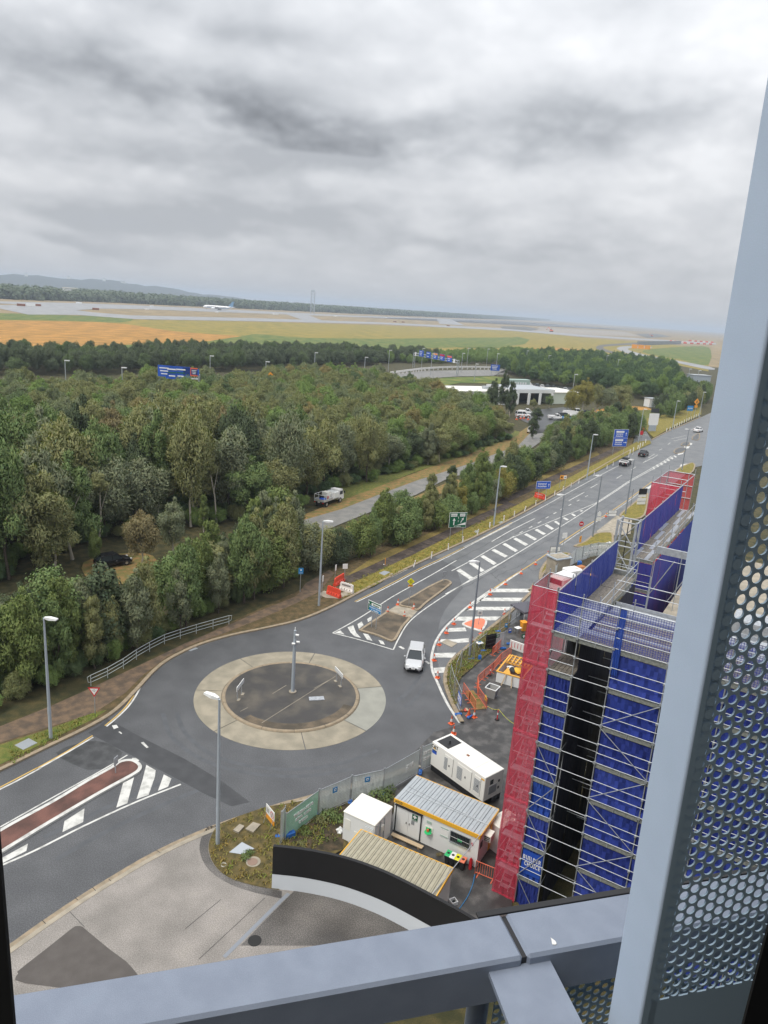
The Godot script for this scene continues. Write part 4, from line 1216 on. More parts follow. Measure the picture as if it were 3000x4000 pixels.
	for z in strip:
		for q in scatter(z[1], z[2], r):
			var shrub: bool = z[0] == "shrub"
			var far := absf(q.y) > 125.0
			var near: bool = z[0] == "tree" and not far
			var pine := r.randf() < ((0.85 if q.x > -15.0 else 0.7) if near else 0.28)
			var leaf: String = ["leaf_green", "leaf_olive", "leaf_fresh", "leaf_olive", "leaf_dark", "leaf_grey"][r.randi() % 6]
			if not near and not far and q.x > -3.0 and r.randf() < 0.5:
				leaf = ["leaf_fresh", "leaf_yellow", "leaf_green"][r.randi() % 3]
			if far and r.randf() < 0.7:
				leaf = "leaf_dark" if r.randf() < 0.4 else "leaf_green"
			var size := r.randf_range(1.0, 1.5)
			if shrub:
				size = r.randf_range(0.65, 1.05) if not far else r.randf_range(0.85, 1.25)
			var k := r.randi() % 4
			if pine:
				var tall: bool = near and q.x > -15.0
				var f := r.randf_range(0.8, 1.1) if tall else r.randf_range(0.6, 0.95)
				tree("leafy_%s" % z[0], "%s %s" % [word(leaf), strip_label(z[3], q, pine, size)], z[0], "%s, %s" % [z[4], word(leaf)], oc[5 + k % 2], ot[5 + k % 2], "leaf_olive" if leaf == "leaf_yellow" else leaf, "trunk", v3(q), r.randf() * TAU, Vector3(0.62, 0.8, 0.62) * f / 0.75)
			else:
				tree("leafy_%s" % z[0], "%s %s" % [word(leaf), strip_label(z[3], q, pine, size)], z[0], "%s, %s" % [z[4], word(leaf)], sc[k], st[k], leaf, "trunk", v3(q), r.randf() * TAU, Vector3(1.0, r.randf_range(0.95, 1.25), 1.0) * size)
	var solo := [
		[P(-34.93,-74.11), 3, "leaf_olive", Vector3(1.05, 1.02, 1.05), "tall bushy olive tree standing alone left of the parked black car"],
		[P(-26.57,-77.06), 1, "leaf_brown", Vector3(0.75, 0.72, 0.75), "brown topped tree directly behind the parked black car"],
		[P(-24.4,-82), 0, "leaf_grey", Vector3(0.7, 0.8, 0.7), "small grey green tree right of the brown topped one"],
		[P(-31.68,-76.88), 5, "leaf_fresh", Vector3(0.36, 0.5, 0.36), "slim bright green creeper-covered tree left of the parked black car"],
		[P(-23.29,-91.58), 6, "leaf_fresh", Vector3(0.4, 0.62, 0.4), "slim vine-covered tree at the edge of the wood"],
		[P(-3.24,-127.93), 2, "leaf_olive", Vector3(0.55, 0.6, 0.55), "small olive tree on the grass beside the side road"],
		[P(9.43,-152.7), 5, "leaf_dark", Vector3(0.55, 0.38, 0.55), "round dark bush at the edge of the wood beside the side road"],
		[P(36.59,-187.9), 5, "leaf_dark", Vector3(0.55, 0.7, 0.55), "dark slim tree at the car park entrance beside the white off-roader"],
		[P(57.71,-239.3), 1, "leaf_yellow", Vector3(1.0, 0.95, 1.0), "yellowish tree in front of the low white building"],
		[P(64.27,-250), 0, "leaf_yellow", Vector3(1.35, 1.35, 1.35), "large pale olive tree over the parked cars"],
		[P(70.56,-257.2), 3, "leaf_olive", Vector3(1.2, 1.1, 1.2), "olive tree with bare twigs over the parked dark car"],
		[P(74.01,-257), 4, "leaf_grey", Vector3(1.1, 0.95, 1.1), "grey olive tree right of the car park with a leaning crown"],
		[P(82.49,-269.7), 4, "leaf_olive", Vector3(1.5, 1.0, 1.5), "broad spreading olive tree at the right end of the car park"],
		[P(34.78,-234.5), 2, "leaf_dark", Vector3(1.0, 1.5, 1.0), "tall dark tree in front of the left end of the white building"],
		[P(36.62,-228.6), 6, "leaf_dark", Vector3(0.9, 1.3, 0.9), "dark narrow tree in front of the white building"],
		[P(29.27,-215.3), 5, "leaf_dark", Vector3(1.0, 1.4, 1.0), "dark tree at the corner of the wood by the white building"],
		[P(54.74,-258.6), 0, "leaf_green", Vector3(0.6, 0.55, 0.6), "small green tree against the pale wall of the low building"],
		[P(48.08,-252.9), 0, "leaf_olive", Vector3(0.55, 0.4, 0.55), "small bush tree by the dark entrance of the low building"],
		[P(42.99,-217.4), 5, "leaf_dark", Vector3(0.7, 0.55, 0.7), "dark round bush beside the red and white barriers of the car park"],
		[P(118.38,-300.9), 5, "leaf_green", Vector3(1.4, 1.25, 1.4), "large rounded green tree beside the far main road"],
		[P(90.69,-252.4), 5, "leaf_green", Vector3(0.8, 0.6, 0.8), "round green bush behind the white board sign"]]
	for z in solo:
		tree("tree", z[4], "tree", "", oc[z[1]], ot[z[1]], z[2], "trunk_pale", v3(z[0]), r.randf() * TAU, z[3])
	for q in [P(-33.8,-83.33), P(-22.65,-96.03), P(-20.22,-100.15), P(-8.16,-127.44), P(3.98,-145.92)]:
		var o := thing("bare_tree", "", "tree", v3(q), 0.0)
		var b := S()
		var lean := Vector3(r.randf_range(-1.2, 0.6), 7.5, 0)
		tube(b, Vector3.ZERO, lean * 0.5 + Vector3(0.2, 0, 0), 0.13, 0.10, 6)
		tube(b, lean * 0.5 + Vector3(0.2, 0, 0), lean, 0.10, 0.05, 6)
		tube(b, lean * 0.55 + Vector3(0.1, 0, 0), lean + Vector3(1.2, 0.3, 0.3), 0.06, 0.02, 5)
		put("trunk", b, M["trunk_pale"], o)
		putm("crown", sc[2], M["leaf_olive"], o).transform = Transform3D(Basis().scaled(Vector3(0.7, 0.5, 0.7)), lean - Vector3(0, 0.8, 0))
		tag(o, ["pale bare leaning trunk behind the parked black car", "pale forked bare trunk at the front edge of the wood", "pale thin trunk behind the vine-covered tree", "pale slim trunk on the grass beside the side road", "pale slim trunk nearest the bend of the side road"][used["bt"] if used.has("bt") else 0], "tree")
		used["bt"] = used.get("bt", 0) + 1
	var under := []
	for q in scatter([Vector2(31, -186), Vector2(14, -153), Vector2(4, -138), Vector2(-9, -117), Vector2(-14, -104), Vector2(-26, -93), Vector2(-36, -84), Vector2(-38, -68), Vector2(-50, -60), Vector2(-64, -62), Vector2(-78, -92), Vector2(-46, -98), Vector2(-26, -112), Vector2(-12, -136), Vector2(4, -160), Vector2(18, -184)], 2.3, r):
		if r.randf() < 0.8:
			under.append([q, r.randi() % 2, r.randf() * TAU, Vector3(0.55, r.randf_range(0.18, 0.5), 0.55), [3, 4, 3, 0, 6][r.randi() % 5]])
	for q in scatter([P(-27.41,-46.52),P(-25.55,-48.87),P(-22.78,-53.12),P(-19.5,-59.16),P(-15.81,-67.74),P(-12.27,-71.08),P(-9.26,-77.39),P(-10.08,-83.49),P(-14.97,-74.8),P(-20.09,-60.98),P(-28.19,-54.28),P(-30.36,-51.97)], 1.5, r):
		under.append([q, r.randi() % 2, r.randf() * TAU, Vector3(0.42, r.randf_range(0.2, 0.5), 0.42), [3, 4, 3, 0, 6][r.randi() % 5]])
	mass("undergrowth", under, [sc[0], sc[1]], "low dark undergrowth along the front of the wood and above the handrail", "bushes")
	var blade := crown(960, [[Vector3(0, 0.03, 0), Vector3(0.16, 0.05, 0.16)]], 14, 0.11, true)
	var tufts := []
	for z in [[[P(-8.35,-36.48),P(-8.49,-35.61),P(-8.37,-34.52),P(-7.8,-33.47),P(-6.91,-32.69),P(-5.59,-32.25),P(-4.12,-32.05),P(-2.31,-35.14),P(-1.39,-38.29),P(-2.35,-39.63),P(-4.68,-38.8),P(-5.97,-38.34)], 0.42, 0], [[P(-4.18,-36.06),P(-3.72,-37.81),P(-1.49,-39.48),P(0.82,-40.75),P(1.8,-40.6),P(1.71,-39.11),P(-0.74,-37.75),P(-1.1,-35.82),P(-2.53,-35.39)], 0.55, 4], [[P(-3.41,-72.8),P(-0.59,-76.73),P(4.23,-85.13),P(10.99,-95.86),P(19.68,-109.15),P(20.85,-117.05),P(14.37,-105.93),P(8.95,-96.97),P(3.7,-87.37),P(-1.77,-79.91),P(-3.18,-76.92)], 0.55, 0], [[P(-23.76,-42.64),P(-22.24,-44.69),P(-19.76,-47.66),P(-19.46,-47.49),P(-20.98,-44.28),P(-22.7,-40.55)], 0.34, 3], [[P(6.64,-52.15),P(6.38,-53.85),P(6.26,-56.14),P(6.5,-58.15),P(7.12,-59.99),P(9.66,-64.59),P(11.44,-67.63),P(12.1,-67.74),P(11.97,-66),P(10.84,-62.61),P(8.97,-59.39),P(7.63,-57.15),P(7.2,-55.64)], 0.28, 4]]:
		for q in scatter(z[0], z[1], r):
			if [P(-6.61,-34.77), P(-6.31,-36.48), P(-7.08,-36.26), P(-22.81,-42.98), P(-5.78,-33.8), P(0.57,-80.91)].any(func(c): return q.distance_to(c) < 0.75):
				continue
			tufts.append([q, 0, r.randf() * TAU, Vector3.ONE * r.randf_range(0.6, 1.5), [0, 3, 4, 3, 0][r.randi() % 5] if z[2] else [0, 0, 2, 3, 0][r.randi() % 5]])
	mass("grass_tufts", tufts, [blade], "short grass tufts on the verges and garden beds", "grass", 0.12, "leaf_yellow")
	var blob := crown(901, [[Vector3(0, 6, 0), Vector3(13, 11, 10)], [Vector3(9, 4, 4), Vector3(9, 8, 8)], [Vector3(-9, 5, -3), Vector3(10, 8, 9)]], 260, 4.5, false)
	var shore := []
	var edge := [Vector2(-1100, -640), Vector2(-760, -960), Vector2(-600, -1180), Vector2(-565, -1470), Vector2(-365, -1960), Vector2(48, -3020), Vector2(420, -4200), Vector2(860, -5900), Vector2(1500, -8200), Vector2(2050, -10300)]
	for k in edge.size() - 1:
		var d: Vector2 = (edge[k + 1] - edge[k])
		var back := Vector2(d.y, -d.x).normalized()
		var steps := int(d.length() / (15.0 if k < 5 else 19.0))
		for i in steps:
			for row in 9:
				var q: Vector2 = edge[k] + d * (i + r.randf()) / steps + back * (row * row * 5.0 + row * 18.0 + r.randf() * 20.0)
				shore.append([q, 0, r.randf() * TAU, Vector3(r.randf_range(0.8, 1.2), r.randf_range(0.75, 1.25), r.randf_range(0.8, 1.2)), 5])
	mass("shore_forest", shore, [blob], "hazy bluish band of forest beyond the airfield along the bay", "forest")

# what a tree of the wood looks like and where it stands
func wood_label(leaf: String, q: Vector2, sz: Vector3) -> String:
	var tone: String = {"leaf_olive": "olive green", "leaf_grey": "grey green", "leaf_brown": "rust-tinged", "leaf_green": "fresh green", "leaf_dark": "dark green"}[leaf]
	var size := "tall" if sz.y > 1.08 else "low" if sz.y < 0.9 else "mid-height"
	var wide := "broad" if sz.x > 1.1 else "narrow" if sz.x < 0.98 else "round"
	var marks := [["the parked black car", Vector2(-30, -82)], ["the white flatbed truck", Vector2(-9, -112)], ["the vine-covered tree", Vector2(-22, -92)], ["the bend of the side road", Vector2(10, -140)], ["the car park entrance", Vector2(30, -180)], ["the wood's left edge", Vector2(-62, -95)], ["the leftmost far street lamp", Vector2(-90, -190)], ["the blue overhead signs", Vector2(-52, -225)], ["the overhead gantry", Vector2(-5, -265)], ["the low white building", Vector2(22, -215)], ["the middle of the wood", Vector2(-35, -150)], ["the glimpsed blue truck", Vector2(-50, -78)], ["the side road's hollow", Vector2(-12, -170)]]
	var best: Array = marks[0]
	for k in marks:
		if q.distance_to(k[1]) < q.distance_to(best[1]):
			best = k
	var d: Vector2 = q - best[1]
	var dist := "close" if d.length() < 11.0 else "some way" if d.length() < 22.0 else "far"
	var side := ("left of" if d.x < 0.0 else "right of") if absf(d.x) > absf(d.y) else ("behind" if d.y < 0.0 else "before")
	return "%s %s %s she-oak, %s %s %s" % [size, wide, tone, dist, side, best[0]]

func strip_label(what: String, q: Vector2, pine: bool, size: float) -> String:
	var marks := [["the left street lamp", Vector2(-25, -48)], ["the near end of the handrail", Vector2(-22, -53)], ["the middle of the handrail", Vector2(-18, -60)], ["the far end of the handrail", Vector2(-12, -67)], ["the small blue sign", Vector2(-8.4, -74)], ["the water barriers", Vector2(-5, -80)], ["the marker post", Vector2(0, -92)], ["the green lane sign", Vector2(9, -103)], ["the lamp with cameras", Vector2(17, -114)], ["the General Aviation sign", Vector2(27, -134)], ["the roadwork sign", Vector2(34, -148)], ["the tall two-panel blue sign", Vector2(50, -176)], ["the car park", Vector2(50, -215)], ["the white hut", Vector2(100, -280)], ["the far guide posts", Vector2(110, -255)]]
	var best: Array = marks[0]
	for k in marks:
		if q.distance_to(k[1]) < q.distance_to(best[1]):
			best = k
	var d: Vector2 = q - best[1]
	var side := ("left of" if d.x < 0.0 else "right of") if absf(d.x) > absf(d.y) else ("behind" if d.y < 0.0 else "before")
	var form := ("feathery" if pine else "leafy") + (" taller" if size > 1.12 else " lower")
	return "%s %s %s %s" % [form, "tree" if what.contains("tree") else "shrub", side, best[0]]

func word(leaf: String) -> String:
	return {"leaf_green": "mid green", "leaf_olive": "olive", "leaf_fresh": "bright green", "leaf_dark": "dark green", "leaf_grey": "grey green", "leaf_yellow": "yellow green"}[leaf]

# trees past the number that can be told apart: one object, its copies drawn from a few crowns
func mass(called: String, list: Array, meshes: Array, label: String, category: String, lift := 0.0, leaf := "leaf_olive") -> void:
	var o := thing(called, label, category, Vector3(0, lift, 0))
	o.set_meta("kind", "stuff")
	for v in meshes.size():
		var mine := list.filter(func(q): return q[1] % meshes.size() == v)
		if mine.is_empty():
			continue
		var mm := MultiMesh.new()
		mm.transform_format = MultiMesh.TRANSFORM_3D
		mm.use_colors = true
		mm.mesh = meshes[v]
		mm.instance_count = mine.size()
		for i in mine.size():
			var q: Array = mine[i]
			mm.set_instance_transform(i, Transform3D(Basis(Vector3.UP, q[2]).scaled_local(q[3]), v3(q[0])))
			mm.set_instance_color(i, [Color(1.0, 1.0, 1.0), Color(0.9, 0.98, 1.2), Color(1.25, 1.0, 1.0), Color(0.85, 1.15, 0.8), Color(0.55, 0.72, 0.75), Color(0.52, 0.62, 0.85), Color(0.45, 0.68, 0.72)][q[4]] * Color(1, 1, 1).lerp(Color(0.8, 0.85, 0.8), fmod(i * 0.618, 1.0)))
		var g := MultiMeshInstance3D.new()
		g.name = numbered("crowns", o)
		g.multimesh = mm
		g.material_override = M[leaf]
		g.set_meta("kind", "stuff")
		o.add_child(g, true)


# ---------- cabins of the building site ----------
# local frame of a cabin: x along the front, z towards the front, y up
func cabins() -> void:
	var d := r4([P(1.82,-37.39),P(6.63,-34.56),P(7.96,-37.06),P(3.17,-39.66)])
	var L: float = d.long
	var W: float = d.wide
	var o := thing("site_cabin", "white site cabin with yellow fascia, ribbed grey roof and a first aid sign", "site cabin", v3(d.at), d.yaw)
	var f := W / 2.0 - 0.02
	block(o, "wall", Vector3(0, 1.02, 0), Vector3(L - 0.08, 1.96, W - 0.08), M["cabin_white"])
	block(o, "fascia", Vector3(0, 2.10, W / 2.0), Vector3(L, 0.25, 0.05), M["yellow_trim"])
	block(o, "fascia", Vector3(0, 2.16, -W / 2.0), Vector3(L, 0.14, 0.05), M["yellow_trim"])
	block(o, "fascia", Vector3(L / 2.0, 2.11, 0), Vector3(0.05, 0.22, W - 0.06), M["yellow_trim"])
	block(o, "fascia", Vector3(-L / 2.0, 2.11, 0), Vector3(0.05, 0.22, W - 0.06), M["dark_metal"])
	block(o, "roof_deck", Vector3(0, 2.19, 0), Vector3(L - 0.02, 0.02, W - 0.05), M["dark_metal"])
	for k in 13:
		var w := L / 13.0
		var s := S()
		box(s, Vector3(-L / 2.0 + w * (k + 0.5), 2.215, 0), Vector3(w - 0.035, 0.02, W - 0.04))
		box(s, Vector3(-L / 2.0 + w * (k + 0.5), 2.235, 0), Vector3(0.07, 0.03, W - 0.04))
		put("roof_sheet", s, M["roof_grey"], o)
	block(o, "skid", Vector3(0, 0.05, 0), Vector3(L - 0.2, 0.1, W - 0.3), M["dark_metal"])
	var x0 := -L / 2.0
	for k in 2:
		var door := block(o, "door", Vector3(x0 + L * (0.115 + 0.145 * k), 0.98, f + 0.012), Vector3(L * 0.142, 1.72, 0.035), M["cabin_white"])
		var hn := block(door, "handle", Vector3.ZERO, Vector3(0.05, 0.06, 2.0), M["dark_metal"])
		hn.position = Vector3(0.38 if k == 0 else -0.38, -0.02, 0.8)
	var fr := S()
	box(fr, Vector3(x0 + L * 0.035, 0.98, f + 0.02), Vector3(0.05, 1.78, 0.06))
	box(fr, Vector3(x0 + L * 0.338, 0.98, f + 0.02), Vector3(0.05, 1.78, 0.06))
	box(fr, Vector3(x0 + L * 0.187, 1.88, f + 0.05), Vector3(L * 0.33, 0.05, 0.12))
	put("door_frame", fr, M["black"], o)
	var sg := block(o, "first_aid_sign", Vector3(x0 + L * 0.265, 1.52, f + 0.045), Vector3(0.36, 0.42, 0.015), M["sign_green"])
	var cr := S()
	box(cr, Vector3(x0 + L * 0.265, 1.58, f + 0.055), Vector3(0.24, 0.08, 0.012))
	box(cr, Vector3(x0 + L * 0.265, 1.58, f + 0.056), Vector3(0.08, 0.24, 0.012))
	put("cross", cr, M["white_paint"], o)
	text(o, "lettering", "FIRST AID", 0.07, M["white_paint"], Transform3D(Basis(), Vector3(x0 + L * 0.265, 1.365, f + 0.055)))
	block(o, "notice", Vector3(x0 + L * 0.245, 1.14, f + 0.04), Vector3(0.2, 0.26, 0.012), M["sign_back"])
	var ew := block(o, "eyewash_board", Vector3(x0 + L * 0.435, 1.06, f + 0.012), Vector3(0.5, 0.56, 0.02), M["cabin_cream"])
	var eb := S()
	tube(eb, Vector3(x0 + L * 0.435, 0.92, f + 0.12), Vector3(x0 + L * 0.435, 1.04, f + 0.12), 0.10, 0.22, 14)
	box(eb, Vector3(x0 + L * 0.435, 1.12, f + 0.04), Vector3(0.34, 0.3, 0.05))
	put("eyewash_bowl", eb, M["green_plastic"], o)
	block(o, "eyewash_bottle", Vector3(x0 + L * 0.43, 1.14, f + 0.1), Vector3(0.12, 0.14, 0.08), M["orange"])
	block(o, "eyewash_bottle", Vector3(x0 + L * 0.45, 1.24, f + 0.08), Vector3(0.08, 0.1, 0.05), M["black"])
	block(o, "poster", Vector3(x0 + L * 0.43, 1.62, f + 0.012), Vector3(0.3, 0.16, 0.012), M["pale_green"])
	block(o, "notice_board", Vector3(x0 + L * 0.615, 1.36, f + 0.012), Vector3(0.5, 0.46, 0.012), M["white_paint"])
	block(o, "notice_head", Vector3(x0 + L * 0.61, 1.66, f + 0.014), Vector3(0.48, 0.06, 0.012), M["pale_green"])
	block(o, "notice_head", Vector3(x0 + L * 0.61, 1.15, f + 0.022), Vector3(0.48, 0.06, 0.012), M["pale_green"])
	var win := block(o, "window", Vector3(x0 + L * 0.79, 1.40, f + 0.012), Vector3(L * 0.215, 0.66, 0.02), M["glass_dark"])
	var wf := S()
	for sx in [-1, 1]:
		box(wf, Vector3(x0 + L * 0.79 + sx * L * 0.11, 1.40, f + 0.03), Vector3(0.035, 0.72, 0.05))
	box(wf, Vector3(x0 + L * 0.79, 1.755, f + 0.03), Vector3(L * 0.225, 0.035, 0.05))
	box(wf, Vector3(x0 + L * 0.79, 1.05, f + 0.04), Vector3(L * 0.235, 0.04, 0.08))
	put("window_frame", wf, M["galvanised"], o)
	for k in 12:
		pipe(o, "window_bar", Vector3(x0 + L * (0.695 + 0.0172 * k), 1.07, f + 0.06), Vector3(x0 + L * (0.695 + 0.0172 * k), 1.74, f + 0.06), 0.010, M["dark_metal"])
	pipe(o, "window_bar", Vector3(x0 + L * 0.685, 1.42, f + 0.07), Vector3(x0 + L * 0.895, 1.42, f + 0.07), 0.010, M["hub"])
	block(o, "window_sticker", Vector3(x0 + L * 0.79, 1.36, f + 0.05), Vector3(0.26, 0.16, 0.006), M["green_plastic"])
	block(o, "hazard_label", Vector3(x0 + L * 0.925, 1.46, f + 0.012), Vector3(0.11, 0.16, 0.012), M["sign_red"])
	text(o, "lettering", "ATCO", 0.19, M["black"], Transform3D(Basis(), Vector3(x0 + 0.34, 2.10, W / 2.0 + 0.03)))
	var ac := S()
	cbox(ac, Transform3D(Basis(), Vector3(L / 2.0 + 0.17, 1.62, 0.35)), Vector3(0.42, 0.42, 0.62), 0.02)
	var acm := put("air_conditioner", ac, M["cabin_cream"], o)
	for k in 3:
		block(acm, "vent", Vector3(L / 2.0 + 0.17, 1.50 + 0.11 * k, 0.662), Vector3(0.34, 0.07, 0.012), M["dark_metal"])
	block(o, "side_panel", Vector3(L / 2.0 - 0.03, 0.95, -0.5), Vector3(0.05, 1.7, 0.5), M["yellow_trim"])
	block(o, "poster", Vector3(L / 2.0 - 0.03, 1.35, 0.95), Vector3(0.03, 0.4, 0.3), M["dark_metal"])
	for k in [0.0, 0.38]:
		var dp := S()
		path_tube(dp, [Vector3(x0 + 0.2, 2.262, W * (-0.02 + k * 0.4)), Vector3(0, 2.262, W * (0.06 + k * 0.2)), Vector3(L / 2.0, 2.262, W * 0.12)], 0.018, 5)
		put("roof_cable", dp, M["galvanised"], o)
	d = r4([P(-1.14,-32.49),P(3.9,-30.18),P(4.98,-32.12),P(0.1,-34.69)])
	L = d.long
	W = d.wide
	o = thing("site_cabin", "site cabin with yellow edged beige ribbed roof behind the curved black wall", "site cabin", v3(d.at), d.yaw)
	block(o, "wall", Vector3(0, 0.95, 0), Vector3(L - 0.1, 1.88, W - 0.1), M["cabin_cream"])
	block(o, "roof_deck", Vector3(0, 2.005, 0), Vector3(L - 0.04, 0.02, W - 0.05), M["dark_metal"])
	for k in 18:
		var w := L / 18.0
		var s := S()
		box(s, Vector3(-L / 2.0 + w * (k + 0.5), 2.03, 0), Vector3(w - 0.03, 0.02, W - 0.03))
		box(s, Vector3(-L / 2.0 + w * (k + 0.5), 2.055, 0), Vector3(0.10, 0.035, W - 0.03))
		put("roof_sheet", s, M["roof_beige"], o)
	for sz in [-1, 1]:
		block(o, "fascia", Vector3(0, 1.98, sz * W / 2.0), Vector3(L + 0.06, 0.16, 0.05), M["yellow_trim"])
		block(o, "fascia", Vector3(sz * L / 2.0, 1.98, 0), Vector3(0.05, 0.16, W - 0.06), M["yellow_trim"])
	pipe(o, "corner_post", Vector3(L / 2.0 - 0.02, 0, W / 2.0 - 0.05), Vector3(L / 2.0 - 0.02, 1.95, W / 2.0 - 0.05), 0.035, M["lamp_grey"])
	var pole := S()
	tube(pole, Q(6.61,2.4,-34.54), Q(3.77,2.12,-30.24), 0.025, 0.025, 6)
	tag(put("conduit", pole, M["galvanised"]), "thin white conduit strung between the grey and the beige cabin roofs", "pipe")
	d = r4([P(-1.02,-36.16),P(0.75,-35.11),P(1.74,-36.85),P(-0.1,-37.83)])
	L = d.long
	W = d.wide
	o = thing("site_hut", "small plain white hut with a flat pale roof beside the grey roofed cabin", "hut", v3(d.at), d.yaw)
	block(o, "wall", Vector3(0, 0.97, 0), Vector3(L, 1.9, W), M["cabin_white"])
	var rf := S()
	cbox(rf, Transform3D(Basis(), Vector3(0, 1.97, 0)), Vector3(L + 0.08, 0.1, W + 0.08), 0.03)
	put("roof", rf, M["cabin_cream"], o)
	block(o, "panel", Vector3(-L * 0.36, 1.22, W / 2.0 + 0.01), Vector3(L * 0.18, 0.7, 0.02), M["cabin_cream"])
	block(o, "panel", Vector3(-L * 0.06, 0.75, W / 2.0 + 0.01), Vector3(L * 0.16, 0.5, 0.02), M["cabin_cream"])
	var lv := block(o, "louvre", Vector3(L * 0.33, 1.45, W / 2.0 + 0.01), Vector3(L * 0.27, 0.55, 0.02), M["lamp_grey"])
	for k in 5:
		block(o, "louvre_slat", Vector3(L * 0.33, 1.24 + 0.105 * k, W / 2.0 + 0.03), Vector3(L * 0.26, 0.07, 0.02), M["cabin_white"])
	for k in 3:
		pipe(o, "down_pipe", Vector3(L / 2.0 + 0.06, 0.05, W * (0.42 - 0.22 * k)), Vector3(L / 2.0 + 0.06, 1.9, W * (0.42 - 0.22 * k)), 0.03, M["galvanised"])
	block(o, "meter_box", Vector3(L / 2.0 + 0.05, 1.3, W * 0.1), Vector3(0.12, 0.4, 0.3), M["cabin_cream"])
	d = r4([P(4.31,-43.61),P(7.53,-39.95),P(8.85,-41.08),P(5.73,-44.74)])
	L = d.long
	W = d.wide
	o = thing("generator", "long white containerised generator with louvred doors on a black skid", "generator", v3(d.at), d.yaw)
	var gb := S()
	cbox(gb, Transform3D(Basis(), Vector3(0, 1.32, 0)), Vector3(L, 1.76, W), 0.03)
	put("enclosure", gb, M["gen_white"], o)
	block(o, "skid", Vector3(0, 0.22, 0), Vector3(L - 0.1, 0.44, W - 0.1), M["black"])
	block(o, "exhaust_panel", Vector3(-L * 0.35, 2.205, 0), Vector3(L * 0.22, 0.02, W * 0.72), M["black"])
	pipe(o, "exhaust", Vector3(-L * 0.33, 2.2, 0.05), Vector3(-L * 0.33, 2.42, 0.05), 0.07, M["dark_metal"])
	block(o, "roof_seam", Vector3(-L * 0.02, 2.204, 0), Vector3(0.03, 0.012, W - 0.08), M["cabin_cream"])
	block(o, "roof_seam", Vector3(L * 0.27, 2.204, 0), Vector3(0.03, 0.012, W - 0.08), M["cabin_cream"])
	block(o, "roof_hatch", Vector3(L * 0.02, 2.21, 0.05), Vector3(0.2, 0.03, 0.15), M["rust"])
	var gz := W / 2.0
	for k in 3:
		var cx: float = [-0.16, 0.13, 0.37][k] * L
		var gw: float = [0.17, 0.27, 0.12][k] * L
		var dr := block(o, "door", Vector3(cx, 1.30, gz + 0.012), Vector3(gw, 1.3, 0.03), M["gen_white"])
		for i in 9:
			block(o, "louvre_slat", Vector3(cx - gw * 0.27 if k < 2 else cx, 0.92 + 0.1 * i, gz + 0.035), Vector3(gw * 0.34 if k < 2 else gw * 0.8, 0.055, 0.03), M["sign_back"])
		block(o, "latch", Vector3(cx + gw * 0.12, 1.30, gz + 0.04), Vector3(0.07, 0.13, 0.03), M["black"])
		block(o, "door_gap", Vector3(cx - gw * 0.5, 1.30, gz + 0.006), Vector3(0.02, 1.32, 0.025), M["dark_metal"])
		block(o, "door_gap", Vector3(cx + gw * 0.5, 1.30, gz + 0.006), Vector3(0.02, 1.32, 0.025), M["dark_metal"])
	text(o, "lettering", "CAT", 0.34, M["black"], Transform3D(Basis(), Vector3(-L * 0.44, 1.92, gz + 0.012)))
	var tr := S()
	tri(tr, Vector3(-L * 0.44 - 0.09, 1.78, gz + 0.026), Vector3(-L * 0.44 + 0.09, 1.78, gz + 0.026), Vector3(-L * 0.44, 1.90, gz + 0.026))
	put("emblem", tr, M["yellow_trim"], o)
	block(o, "decal", Vector3(-L * 0.44, 1.52, gz + 0.008), Vector3(0.42, 0.2, 0.012), M["sign_blue"])
	block(o, "decal", Vector3(-L * 0.44, 1.66, gz + 0.008), Vector3(0.42, 0.06, 0.012), M["black"])
	block(o, "label", Vector3(L * 0.46, 1.98, gz + 0.008), Vector3(0.26, 0.1, 0.012), M["yellow_trim"])
	block(o, "control_window", Vector3(L / 2.0 + 0.008, 1.66, W * 0.14), Vector3(0.02, 0.32, 0.28), M["glass_dark"])
	for i in 7:
		block(o, "louvre_slat", Vector3(L / 2.0 + 0.015, 0.85 + 0.085 * i, W * 0.06), Vector3(0.03, 0.05, W * 0.4), M["sign_back"])
	for i in 2:
		block(o, "switch_box", Vector3(L / 2.0 + 0.01, 1.5 - 0.5 * i, -W * 0.26), Vector3(0.03, 0.16, 0.13), M["dark_metal"])
	block(o, "cable_box", Vector3(L / 2.0 + 0.02, 0.3, -W * 0.1), Vector3(0.1, 0.3, 0.4), M["dark_metal"])
	o = thing("site_hut", "narrow white hut squeezed between the grey roofed cabin and the red tower", "hut", Q(8.26,0,-36.78), d.yaw)
	block(o, "wall", Vector3(0, 0.85, 0), Vector3(0.9, 1.7, 1.6), M["cabin_white"])
	block(o, "roof", Vector3(0, 1.74, 0), Vector3(1.0, 0.08, 1.7), M["cabin_cream"])
	block(o, "roof_vent", Vector3(0.0, 1.82, -0.3), Vector3(0.25, 0.08, 0.3), M["cabin_white"])
	var lids := [["green_plastic", "green lidded"], ["cabin_white", "white lidded"], ["sign_yellow", "yellow lidded"], ["red", "red lidded"]]
	var bp: Array = [P(5.03,-35.01),P(5.28,-34.87),P(5.55,-34.74),P(5.83,-34.59)]
	for k in 4:
		o = thing("recycling_bin", "%s black recycling bin in the row of four by the first aid cabin" % lids[k][1], "bin", v3(bp[k]), yaw_of(bp[3] - bp[0]), "four recycling bins")
		var s := S()
		loft(s, [[Vector3(-0.10, 0.0, -0.18), Vector3(0.10, 0.0, -0.18), Vector3(0.10, 0.0, 0.18), Vector3(-0.10, 0.0, 0.18)], [Vector3(-0.145, 0.56, -0.25), Vector3(0.145, 0.56, -0.25), Vector3(0.145, 0.56, 0.25), Vector3(-0.145, 0.56, 0.25)]])
		put("body", s, M["black"], o)
		var ld := S()
